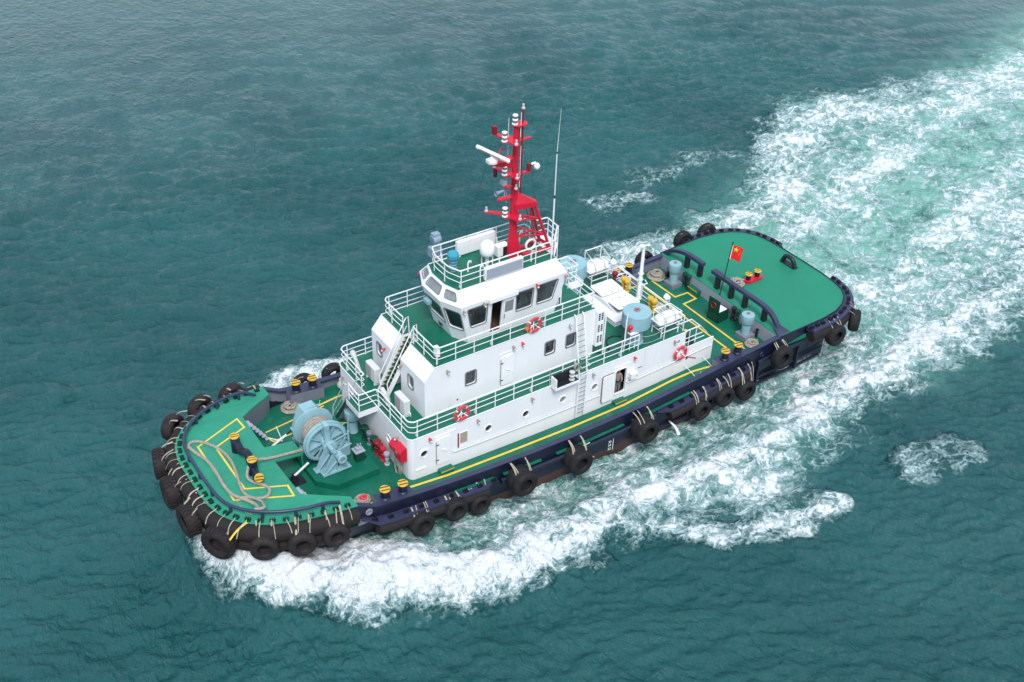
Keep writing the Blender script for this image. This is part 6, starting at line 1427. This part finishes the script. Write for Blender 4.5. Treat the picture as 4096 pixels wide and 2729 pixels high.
# spoked brake wheel on the port side
mb = MB(); mb.lathe([(.98, -.12), (1.10, -.12), (1.12, -.10), (1.12, .17), (1.08, .20), (.98, .20)], 48, Ry(-.78), True); mb.lathe([(0, -.10), (1.0, -.10), (1.0, -.06), (0, -.06)], 48, Ry(-.78))
mb.lathe([(.26, -.08), (.26, .24), (.24, .28), (0, .28)], 24, Ry(-.78))
for k in range(8):
    a = 2*PI*k/8+.2; T = Ry(-.78) @ Matrix.Rotation(a, 4, 'Z'); mb.box((.22, -.03, -.07), (1.0, .03, .15), T)
mb.build('brake_wheel', 'blue', wn)
mb = MB(); mb.lathe([(1.13, -.08), (1.18, -.08), (1.18, .08), (1.13, .08)], 48, Ry(-.80), True); mb.build('brake_band', 'blue', wn)
mb = MB(); mb.box((AX-.14, -1.16, AZ+.1), (AX+.14, -.98, AZ+1.22)); mb.box((AX-.10, -1.2, AZ+.95), (AX+.10, -.75, AZ+1.24)); mb.build('brake_bracket', 'blue', wn)
# rope wound on the drum
mb = MB()
for i in range(8):
    y = -.62+.145*i
    for lay, rr in ((0, .62), (1, .73)):
        yy = y+(0.07 if lay else 0)
        if lay and (i > 5 or i < 1): continue
        mb.lathe([(rr+.072*math.cos(a)+.01*math.sin(i*3), .072*math.sin(a)) for a in [2*PI*j/8 for j in range(8)]], 36, Ry(yy-.03*math.sin(i)), True)
mb.lathe([(.60, -.62), (.60, .55)], 30, Ry(0)); mb.build('wound_rope', 'rope', wn)
# gear case on the far side
mb = MB(); pr = [(-.95, -1.5+1.5+.0), (-.95, .55), (-.70, 1.05), (-.35, 1.38), (.42, 1.38), (.95, .60), (.95, 0.0)]
pr = [(-.85, .15), (-.95, .95), (-.78, 1.55), (-.45, 2.35), (.30, 2.35), (.85, 1.55), (.92, .9), (.8, .15)]
T = Matrix.Rotation(PI/2, 4, 'X')
mb.prism(pr, -1.55, -.72, T); mb.build('gear_case', 'blue', wn, smooth=False)
mb = MB(); mb.prism([(-.98, .92), (.95, .88), (.95, .98), (-.98, 1.02)], -1.62, -.65, T); mb.lathe([(0, 0), (.20, 0), (.20, .10), (.12, .16), (0, .17)], 14, Matrix.Translation((-.1, .68, 2.0)) @ Matrix.Rotation(PI/2, 4, 'X')); mb.build('gear_flange', 'blue', wn, smooth=False)
# end drum, clutch drum and their A-shaped stand on the port side
mb = MB(); mb.lathe([(.12, -.05), (.12, .5), (.36, .52), (.38, .56), (.38, .76), (.34, .80), (.18, .80)], 26, Matrix.Translation((AX+.12, -1.75, AZ-.25)) @ Matrix.Rotation(-PI/2, 4, 'X')); mb.build('clutch_drum', 'blue', wn)
mb = MB(); mb.lathe([(.13, .0), (.24, .0), (.26, .04), (.23, .12), (.20, .45), (.22, .50), (.12, .50), (.12, .1), (0, .1)], 26, Matrix.Translation((AX+.30, -2.16, AZ-.42)) @ Matrix.Rotation(-PI/2, 4, 'X')); mb.build('warping_head', 'blue', wn)
def stand(y, x0, x1, top, th=.10, cx=AX, hole=True):
    mb = MB(); a = [(x0, .14), (x1, .14), (cx+.30, top-.1), (cx+.18, top+.12), (cx-.18, top+.12), (cx-.30, top-.1)]
    mb.prism(a, -y-th/2, -y+th/2, T); mb.prism([(x0-.06, .06), (x1+.06, .06), (x1+.06, .14), (x0-.06, .14)], -y-.20, -y+.20, T)
    for xx in (x0-.1, x1-.12):
        for q in (-.15, .15): mb.lathe([(0, .14), (.035, .14), (.035, .19), (0, .19)], 8, Matrix.Translation((xx+.11, y+q, 0)))
    for xx in (x0+.12, (x0+x1)/2, x1-.12): mb.prism([(xx-.02, .14), (xx+.02, .14), (cx+.02, top-.3), (cx-.02, top-.3)], -y-.16, -y+.16, T)
    mb.build('stand', 'blue', wn, smooth=False)
    if hole: mb = MB(); mb.lathe([(0, 0), (.10, 0)], 16, Matrix.Translation((cx+.05, y-th/2-.004, .42)) @ Matrix.Rotation(PI/2, 4, 'X')); mb.build('lightening_hole', 'black', wn)
stand(-1.62, -.75, .70, 1.05, cx=AX+.18); stand(-1.18, -.95, .55, 1.25, cx=AX, hole=False); stand(.66, -.85, .75, 1.30, hole=False); stand(1.6, -.8, .7, 1.0, hole=False)
mb = MB(); mb.cyl((AX, -1.75, AZ), (AX, 1.7, AZ), .13, n=14); mb.build('main_shaft', 'blue', wn)
mb = MB(); mb.cyl((.85, -.55, .75), (.85, -.55, 1.55), .17, n=16); mb.cyl((.85, -.55, 1.5), (.85, -.55, 1.68), .10, n=12); mb.box((.55, -.95, .1), (1.15, -.25, .78)); mb.cyl((1.1, -.95, .2), (1.1, -.95, 1.7), .06, n=10); mb.build('hydraulic_cylinder', 'blue', wn)
for y, z0, z1 in ((-1.0, 1.35, 1.62), (-.7, 1.7, 1.75), (-1.35, 1.0, 1.2), (-.85, 1.1, 1.2)):
    mb = MB(); mb.tube([(-.1, y, z0), (1.05, y-.02, z1)], .032, 7); mb.build('linkage_rod', 'blue', wn)
mb = MB()
mb.tube([(1.1, -.9, 1.6), (1.15, -.95, 2.5)], .03, 6); mb.tube([(1.0, -.4, 1.7), (1.2, -.5, 1.9), (1.3, -.5, 1.8)], .03, 6); mb.build('control_linkage', 'blue', wn); mb = MB(); mb.tube([(-.5, 1.0, 2.35), (.5, 1.0, 2.38), (.55, 1.0, 2.6)], .03, 6); mb.build('hand_lever', 'blue', wn)
mb = MB(); mb.tube([(1.05, -.62, 1.5), (1.2, -.75, 1.2), (1.15, -.9, .9), (1.3, -1.2, .8)], .022, 6); mb.tube([(1.15, -.5, 1.5), (1.3, -.7, 1.3), (1.3, -.95, .8)], .022, 6); mb.build('hydraulic_hose', 'black', wn)
vb = empty('valve_stand', (-1.62, -1.45, .46)); tag(vb, 'hydraulic valve block on a dark green stand beside the winch', 'valve stand')
mb = MB(); mb.box((-.22, -.20, 0), (.22, .20, .62)); mb.cyl((.28, -.1, .05), (.28, .1, .05), .14, n=14); mb.build('cabinet', 'green_dk', vb)
mb = MB(); mb.box((-.28, -.26, .62), (.28, .26, .68)); mb.box((-.16, -.14, .68), (.12, .12, .84)); mb.cyl((-.02, 0, .84), (-.02, 0, 1.05), .05, n=8); mb.cyl((.18, .1, .68), (.18, .1, .95), .035, n=8); mb.build('valve_block', 'grey_l', vb)
# ---------------------------------------------------------------- tyres
def tyre_mesh(R, ri, w, tread, seed=0):
    mb = MB(); h = w/2; n = 48
    prof = [(ri, -h*.62), (ri+.03, -h*.80), (ri+(R-ri)*.55, -h), (R-.09, -h*.93), (R-.02, -h*.72), (R, -h*.45), (R+.004, 0), (R, h*.45), (R-.02, h*.72), (R-.09, h*.93), (ri+(R-ri)*.55, h), (ri+.03, h*.80), (ri, h*.62), (ri+.05, h*.5), (ri+.16, h*.35), (ri+.20, 0), (ri+.16, -h*.35), (ri+.05, -h*.5)]
    mb.lathe(prof, n, None, True)
    if tread:
        rg2 = random.Random(seed); m_ = 22
        for k in range(m_):
            a = 2*PI*k/m_
            for s in (-1, 1):
                off = .5 if s > 0 else 0
                T_ = Matrix.Rotation(a+off*2*PI/m_, 4, 'Z')
                c = 2*PI*R/m_*.31
                v = []
                for r_, z_, cc in ((R-.10, s*h*.99, c), (R+.03, s*h*.80, c), (R+.045, s*h*.42, c*.95), (R+.045, s*h*.04, c*.7), (R-.02, s*h*.02, c*.7)):
                    sk_ = (1-abs(z_)/h)*c*.9
                    v += [T_ @ Vector((r_, -cc+sk_, z_)), T_ @ Vector((r_, cc+sk_, z_))]
                mb.add(v, [(0, 1, 3, 2), (2, 3, 5, 4), (4, 5, 7, 6), (6, 7, 9, 8), (0, 2, 4, 6, 8), (1, 9, 7, 5, 3)])
    else:
        for z_ in (-.12, .12): mb.lathe([(R+.002, z_-.02), (R+.012, z_), (R+.002, z_+.02)], n)
    return mb
TY = {}
def tyre(x, y, z, nx, ny, label, R=.80, kind='plain', rub='rubber', tilt=0.0, grp='tyre fenders along the hull', straps=()):
    key = (kind, R, rub); root = empty('tyre_fender', (x, y, z)); 
    yaw = math.atan2(ny, nx); root.rotation_euler = (0, 0, yaw); tag(root, label, 'tyre', grp)
    if key not in TY:
        o = tyre_mesh(R, R*.47, R*.92, kind == 'tread').build('tyre', rub, root, ang=40, fixn=False); TY[key] = o
    else:
        o = TY[key].copy(); COL.objects.link(o); o.parent = root
    o.rotation_euler = (random.uniform(0, 1) if False else 0, PI/2+tilt, 0); o.name = 'tyre'
    # two lashing holes in the tread, webbing up to the hull
    for (dy, up, out, m, w_) in straps:
        a = math.asin(max(-.9, min(.9, dy/R))); p0 = (R*.1, dy*R, R*math.cos(a)-.02)
        j = random.uniform(-.22, .22); p0 = (R*.1*random.uniform(-2, 2), dy*R, R*math.cos(a)-.03); mid = (-.30*out-.02, dy*R+.4*j, max(p0[2], up-.16)+.03); p1 = (-out, dy*R+j, up+.05); w_ *= random.uniform(.5, .95)
        mb = MB(); P = smooth_line([p0, mid, p1], 2); mb.tube(P, w_, 6, flat=.5); mb.build('lashing_strap', m, root)
    mb = MB()
    for dy in (-.45, .45):
        mb.lathe([(0, .006), (.035, .006)], 10, Matrix.Translation((0.03, R*math.sin(dy), R*math.cos(dy))) @ Matrix.Rotation(-dy, 4, 'X'))
    return root
S2 = lambda up, out, m='strap', w_=.05: [(-.45, up, out, m, w_), (.5, up, out, m, w_)]
# round the bow: (x, y, z, normal angle degrees, ...)
BT = [(-5.25, -5.98, .92, -97, .64, 'plain', 'first tyre of the port bow, next to the navy hull side'), (-6.85, -5.66, .94, -104, .68, 'plain', 'second tyre from the navy hull side on the port bow'), (-8.45, -4.98, .95, -117, .68, 'plain', 'third tyre from the navy hull side on the port bow'),
      (-10.05, -3.45, .88, -146, .82, 'tread', 'big lugged tyre at the port bow corner tied with a yellow strap'), (-10.72, -1.35, .90, -176, .78, 'tread', 'big lugged tyre on the flat bow next to the corner tyre'), (-10.75, .95, .92, 177, .78, 'tread', 'big lugged tyre at the middle of the flat bow'), (-10.45, 3.15, 1.0, 163, .76, 'tread', 'lugged tyre at the far end of the flat bow'),
      (-8.95, 5.35, 1.15, 125, .72, 'plain', 'tyre at the starboard bow corner'), (-7.15, 6.05, 1.20, 110, .72, 'plain', 'middle tyre of the starboard bow'), (-5.3, 6.25, 1.15, 99, .70, 'plain', 'after tyre of the starboard bow')]
for i, (x, y, z, a, R, kd, lab) in enumerate(BT):
    t = math.radians(a); st = [(random.uniform(-.7, -.3), .98, .75, 'strap', .06), (random.uniform(.3, .7), .98, .75, random.choice(('strap', 'strap', 'rope')), .055)] if i != 3 else [(-.55, .98, .75, 'strap_y', .085), (.2, .95, .75, 'strap_p', .08), (.55, .98, .75, 'strap', .06)]
    tyre(x, y, z-.12, math.cos(t), math.sin(t), lab, R, kd, 'rubber_b', straps=st)
mb = MB(); mb.tube(smooth_line([(-8.8, -4.0, 1.80), (-9.1, -4.1, 1.82), (-9.45, -4.15, 1.66), (-9.8, -4.2, 1.36)], 2), .06, 6, flat=.35); ys = mb.build('broad_strap', 'strap_y'); tag(ys, 'broad bright yellow webbing strap beside the big lugged corner tyre', 'strap')
PT = [(-.62, -.75, .66, 'plain', 'port side tyre nearest the bow with water showing through its hole'), (1.35, -.75, .64, 'plain', 'second port side tyre, left one of a close pair'), (2.85, -1.20, .60, 'plain', 'third port side tyre, lower right one of a close pair'),
      (5.45, -.80, .74, 'plain', 'single port side tyre below the white door step'), (9.10, -1.02, .74, 'plain', 'single port side tyre left of the draught marks'), (13.75, -.92, .74, 'plain', 'single port side tyre right of the draught marks'),
      (17.95, -1.30, .64, 'plain', 'first tyre of the close row of three on the port quarter'), (19.72, -1.05, .66, 'plain', 'middle tyre of the close row of three on the port quarter'), (21.48, -1.30, .66, 'plain', 'last tyre of the close row of three on the port quarter'),
      (24.15, .06, .72, 'plain', 'single tyre hanging high below the after deck edge')]
for i, (x, z, R, kd, lab) in enumerate(PT):
    y = -(yb(x)+.62); tilt = -.12
    if i == 2: y += .12
    up = zc(x)-.12-z if 3 <= i <= 5 or i == 9 else zc(x)-.66-z
    st = [(-.55, up, .50, 'strap', .05), (-.35, up, .52, 'strap', .045), (.5, up, .5, 'strap', .045), (.72, up, .52, 'strap', .045)]
    if 3 <= i <= 5:  # double tyres on the long straight side
        r0 = tyre(x-.02, y+.30, z+.03, 0, -1, lab.replace('single port side tyre', 'inner tyre of the thick double tyre'), R, kd)
        tyre(x, y-.12, z, 0, -1, lab.replace('single port side tyre', 'outer tyre of the thick double tyre'), R, kd, straps=[(q[0], q[1], q[2]+.45, q[3], q[4]) for q in st])
    else: tyre(x, y, z, 0, -1, lab, R, kd, straps=st)
for x, y, z, a, lab in ((28.45, -6.42, .22, -88, 'tyre at the port stern corner beside the draught marks'), (30.55, -6.0, .30, -50, 'rearmost tyre turned outward at the port stern corner')):
    t = math.radians(a); tyre(x, y, z, math.cos(t), math.sin(t), lab, .70, 'plain', straps=[(-.5, .85, .45, 'rope', .05), (.35, .85, .45, 'rope', .05), (.6, .85, .5, 'strap', .045)])
for x, y, z, a, lab in ((29.2, 6.30, .80, 80, 'tyre at the far stern corner'), (27.1, 6.38, .80, 88, 'tyre on the far side of the after deck'), (23.6, 6.15, .45, 90, 'tyre behind the far bulwark next to the after deck'), (-1.1, 6.2, .12, 90, 'tyre behind the far bow bollards'), (.75, 6.2, .12, 90, 'tyre behind the far bulwark next to the white front wall')):
    t = math.radians(a); tyre(x, y, z, math.cos(t), math.sin(t), lab, .66, 'plain', straps=S2(.8, .4))
# ---------------------------------------------------------------- life rings
def life_ring(x, y, z, lab, R=.38):
    r = empty('life_ring', (x, y, z)); tag(r, lab, 'life ring', 'life rings')
    mb = MB(); n = 40; m_ = 10; v = []
    for k in range(n):
        a = 2*PI*k/n
        for j in range(m_):
            b = 2*PI*j/m_; rr = R+.095*math.cos(b); v.append((rr*math.cos(a), .06*math.sin(b), rr*math.sin(a)))
    f = []; mi = []
    for k in range(n):
        for j in range(m_):
            f.append((k*m_+j, ((k+1) % n)*m_+j, ((k+1) % n)*m_+(j+1) % m_, k*m_+(j+1) % m_)); mi.append(1 if (k+5) % 10 == 0 else 0)
    mb.v = v; mb.f = f; mb.m = mi; mb.build('ring', ['ring', 'white_g'], r)
    mb = MB()
    for s_ in range(4):
        a0 = PI/2*s_+PI/4; mb.tube([((R+.10+.05*math.sin(PI*t))*math.cos(a0+PI/2*t), -.03, (R+.10+.05*math.sin(PI*t))*math.sin(a0+PI/2*t)) for t in [q/8 for q in range(9)]], .007, 5)
    mb.build('grab_line', 'rope', r)
    mb = MB(); mb.box((-.03, .07, -.45), (.03, .09, .45)); mb.tube([(-.25, .06, -.25), (0, .06, .02), (.25, .06, -.25)], .03, 6); mb.build('bracket', 'rail', r); return r
life_ring(8.20, -2.86, 6.22, 'red and white life ring on the wheelhouse deck railing')
life_ring(3.08, -3.97, 3.27, 'red and white life ring on the lower deckhouse railing')
life_ring(17.92, -4.02, 1.38, 'red and white life ring on the white side wall near the stern', .40)
r = empty('rescue_light', (7.72, -2.86, 6.25)); tag(r, 'orange float light with a black top beside the upper life ring', 'float light')
mb = MB(); mb.lathe([(0, -.16), (.10, -.15), (.11, .0), (.09, .05), (0, .05)], 14); mb.build('float', 'orange', r); mb = MB(); mb.lathe([(.06, .05), (.07, .2), (0, .24)], 12); mb.build('lamp', 'frame', r)
# spare lantern on the side light screen
r = empty('side_lantern', (9.95, -W1-.22, 2.75)); tag(r, 'double white signal lantern standing on the black side light screen', 'lantern')
mb = MB(); q = .13; mb.lathe([(0, 0), (q*1.25, 0), (q*1.25, .05), (q*.8, .07), (q*.8, .22), (q*1.2, .24), (q*1.2, .29), (q*.8, .31), (q*.8, .46), (q*1.2, .48), (q*1.2, .53), (0, .56)], 16); mb.build('housing', 'lens', r)
mb = MB(); mb.lathe([(q*.82, .08), (q*.82, .21)], 16); mb.lathe([(q*.82, .32), (q*.82, .45)], 16); mb.build('lens', 'grey_l', r)
# ---------------------------------------------------------------- flag
fl = empty('flag_staff', (24.45, -.22, 1.0)); tag(fl, 'red flag with yellow stars flying from a thin raked staff on the after deck', 'flag')
mb = MB(); mb.tube([(0, 0, 0), (.42, 0, 3.65)], .032, 8); mb.sphere((.425, 0, 3.70), .05); mb.build('staff', 'green_dk', fl)
W_, H_ = 1.15, .95; nu, nv = 22, 14; mb = MB(); v = []
def flag_pt(u, v_):
    p0 = Vector((.41-.12*(1-v_)*.9, 0, 3.48-H_*(1-v_)*1.0)); 
    return p0+Vector((W_*u*(.66-.10*u), -.42*u+.10*math.sin(u*7.5+v_*1.5)*u, -.16*u*u-.06*u+.04*math.sin(u*6)))
for j in range(nv+1):
    for i in range(nu+1): v.append(flag_pt(i/nu, j/nv))
mb.v = v
for j in range(nv):
    for i in range(nu):
        mb.f.append((j*(nu+1)+i, j*(nu+1)+i+1, (j+1)*(nu+1)+i+1, (j+1)*(nu+1)+i)); mb.m.append(1 if i < 2 else 0)
fo = mb.build('cloth', ['flag', 'white_g'], fl)
def star(cu, cv, r, rot=0):
    pts = []
    for k in range(10):
        a = PI/2+rot+2*PI*k/10; q = r if k % 2 == 0 else r*.4; pts.append((cu+q*math.cos(a)/.95, cv+q*math.sin(a)/.95))
    return pts
mb = MB()
for cu, cv, r_, ro in ((.33, .72, .19, 0), (.60, .88, .05, .4), (.70, .76, .05, .2), (.70, .62, .05, 0), (.60, .50, .05, .3)):
    s_ = star(cu, cv, r_, ro); c0 = flag_pt(cu, cv)
    for sgn in (-1, 1):
        P = [flag_pt(*q)+Vector((0, sgn*.012, 0)) for q in s_]; mb.add([c0+Vector((0, sgn*.012, 0))]+P, [(0, 1+k, 1+(k+1) % 10) for k in range(10)])
mb.build('star', 'flag_y', fl, smooth=False, fixn=False)
# ---------------------------------------------------------------- crewman in the doorway
def skin_body(name, joints, edges, radii, m, parent, root=0):
    me = D.meshes.new(name); me.from_pydata([Vector(p) for p in joints], edges, []); o = D.objects.new(name, me); COL.objects.link(o); o.parent = parent
    sk_ = o.modifiers.new('skin', 'SKIN'); sl = me.skin_vertices[0] if me.skin_vertices else None
    for i, rr in enumerate(radii):
        me.skin_vertices[0].data[i].radius = (rr, rr) if not isinstance(rr, tuple) else rr
        me.skin_vertices[0].data[i].use_root = (i == root)
    sk_.use_smooth_shade = True
    sb__ = o.modifiers.new('sub', 'SUBSURF'); sb__.levels = 2; sb__.render_levels = 2
    if isinstance(m, str): me.materials.append(MT[m])
    return o
pz = zd(13.6)+.28
ps = empty('person', (13.66, -W1+.26, pz)); tag(ps, 'person in grey work clothes and dark belt standing in the open side doorway', 'person')
ps.rotation_euler = (0, 0, math.radians(-8))
def ensure_skin(me):
    pass
import bmesh
def body(name, joints, edges, radii, m, root=0):
    bm = bmesh.new(); lay = bm.verts.layers.skin.verify(); vs = []
    for i, p in enumerate(joints):
        v = bm.verts.new(p); vs.append(v); rr = radii[i]; v[lay].radius = rr if isinstance(rr, tuple) else (rr, rr); v[lay].use_root = (i == root)
    for a, b in edges: bm.edges.new((vs[a], vs[b]))
    me = D.meshes.new(name); bm.to_mesh(me); bm.free(); me.materials.append(MT[m])
    o = D.objects.new(name, me); COL.objects.link(o); o.parent = ps
    s_ = o.modifiers.new('skin', 'SKIN'); s_.use_smooth_shade = True; q = o.modifiers.new('sub', 'SUBSURF'); q.levels = 2; q.render_levels = 2
    return o
# faces -y (outboard), one hand raised to the head
J = [(0, 0, .92), (0, .01, 1.10), (0, .0, 1.30), (0, 0, 1.42), (0, -.01, 1.50), (0, -.03, 1.60), (0, -.04, 1.70),
     (.17, 0, 1.38), (.22, -.06, 1.12), (.12, -.22, 1.05), (-.17, 0, 1.38), (-.26, -.10, 1.18), (-.10, -.20, 1.42), (-.05, -.20, 1.52), (.06, -.27, 1.06)]
E_ = [(0, 1), (1, 2), (2, 3), (3, 4), (4, 5), (5, 6), (3, 7), (7, 8), (8, 9), (9, 14), (3, 10), (10, 11), (11, 12), (12, 13)]
Rr = [(.16, .11), (.15, .10), (.17, .11), (.09, .08), .055, (.078, .095), (.07, .08), .068, .048, .036, .068, .048, .034, .035, .032]
body('body', J, E_, Rr, 'skin')
body('shirt', [(0, 0, .90), (0, .01, 1.10), (0, 0, 1.30), (0, 0, 1.43), (.18, 0, 1.37), (.225, -.05, 1.14), (.15, -.17, 1.07), (-.18, 0, 1.37), (-.265, -.09, 1.18), (-.15, -.17, 1.34)], [(0, 1), (1, 2), (2, 3), (3, 4), (4, 5), (5, 6), (3, 7), (7, 8), (8, 9)], [(.175, .125), (.165, .118), (.185, .125), (.10, .09), .078, .062, .05, .078, .062, .05], 'cloth')
body('trousers', [(0, 0, .93), (.09, 0, .82), (.10, -.02, .48), (.11, .01, .10), (-.09, 0, .82), (-.11, -.05, .48), (-.10, -.01, .10)], [(0, 1), (1, 2), (2, 3), (0, 4), (4, 5), (5, 6)], [(.17, .125), .10, .078, .065, .10, .078, .065], 'trouser')
for s_ in (-1, 1):
    mb = MB(); mb.box((s_*.105-.045, -.17, 0), (s_*.105+.045, .08, .09)); q = mb.build('shoe', 'black', ps); bv = q.modifiers.new('b', 'BEVEL'); bv.width = .03; bv.segments = 2
mb = MB(); mb.lathe([(.178, -.03), (.185, 0), (.178, .03)], 20, Matrix.Translation((0, 0, .97)) @ Matrix.Diagonal((1, .74, 1, 1))); mb.build('belt', 'belt', ps)
mb = MB(); mb.sphere((0, -.02, 1.70), .10, 16, 10, .80); mb.build('hair', 'cap', ps)
mb = MB(); mb.sphere((0, -.135, 1.625), .018, 8, 6, 1.3); mb.sphere((.085, -.04, 1.63), .022, 8, 6, 1.4); mb.sphere((-.085, -.04, 1.63), .022, 8, 6, 1.4); mb.build('nose_and_ears', 'skin', ps)
mb = MB(); mb.sphere((.032, -.118, 1.65), .011, 8, 6); mb.sphere((-.032, -.118, 1.65), .011, 8, 6); mb.box((-.022, -.125, 1.575), (.022, -.115, 1.583)); mb.build('eyes_and_mouth', 'black', ps)
for bx, by, bz, dx in ((.06, -.27, 1.06, 1), (-.05, -.20, 1.53, -1)):
    for k in range(5):
        a = (k-2)*.018
        if k < 4: mb = MB(); mb.tube([(bx+a, by, bz+.01), (bx+a*1.2+.01*dx, by-.03, bz+.03+.004*k), (bx+a*1.2+.015*dx, by-.035, bz+.065-.006*abs(k-1.5))], [.010, .009, .007], 7)
        else: mb = MB(); mb.tube([(bx-.03*dx, by, bz), (bx-.05*dx, by-.02, bz+.02), (bx-.055*dx, by-.03, bz+.045)], [.011, .010, .008], 7)
        mb.build('finger', 'skin', ps)
# cooling water jet from the hull side and spray at the bow are part of the water
mb = MB(); q = [(16.1, -5.62, -1.75), (16.2, -5.85, -1.85), (16.35, -6.05, -2.1), (16.45, -6.2, -2.5)]; mb.tube(smooth_line(q, 2), [.02+.007*i for i in range(len(smooth_line(q, 2)))], 8)
jet = mb.build('cooling_water_jet', 'white'); tag(jet, 'white jet of cooling water falling from the port hull side', 'water jet')
# ---------------------------------------------------------------- keep the hierarchy at thing > part > sub-part
def depth(o):
    k = 0
    while o.parent: o = o.parent; k += 1
    return k
bpy.context.view_layer.update()
deep = {}
for o in list(D.objects):
    if o.type == 'MESH' and depth(o) >= 3:
        a = o
        while depth(a) > 2: a = a.parent
        deep.setdefault(a.name, []).append(o)
for an, os_ in deep.items():
    a = D.objects[an]
    if a.type != 'MESH': continue
    bm = bmesh.new(); bm.from_mesh(a.data); mats = list(a.data.materials); inv = a.matrix_world.inverted()
    for o in os_:
        t = bmesh.new(); t.from_mesh(o.data); t.transform(inv @ o.matrix_world); base = {}
        for i, m_ in enumerate(o.data.materials):
            if m_ not in mats: mats.append(m_)
            base[i] = mats.index(m_)
        for f in t.faces: f.material_index = base[f.material_index]
        tmp = D.meshes.new('tmp'); t.to_mesh(tmp); t.free(); bm.from_mesh(tmp); D.meshes.remove(tmp)
    if a.data.users > 1: a.data = a.data.copy()
    bm.to_mesh(a.data); bm.free()
    for m_ in mats[len(a.data.materials):]: a.data.materials.append(m_)
    for o in sorted(os_, key=depth, reverse=True): D.objects.remove(o)
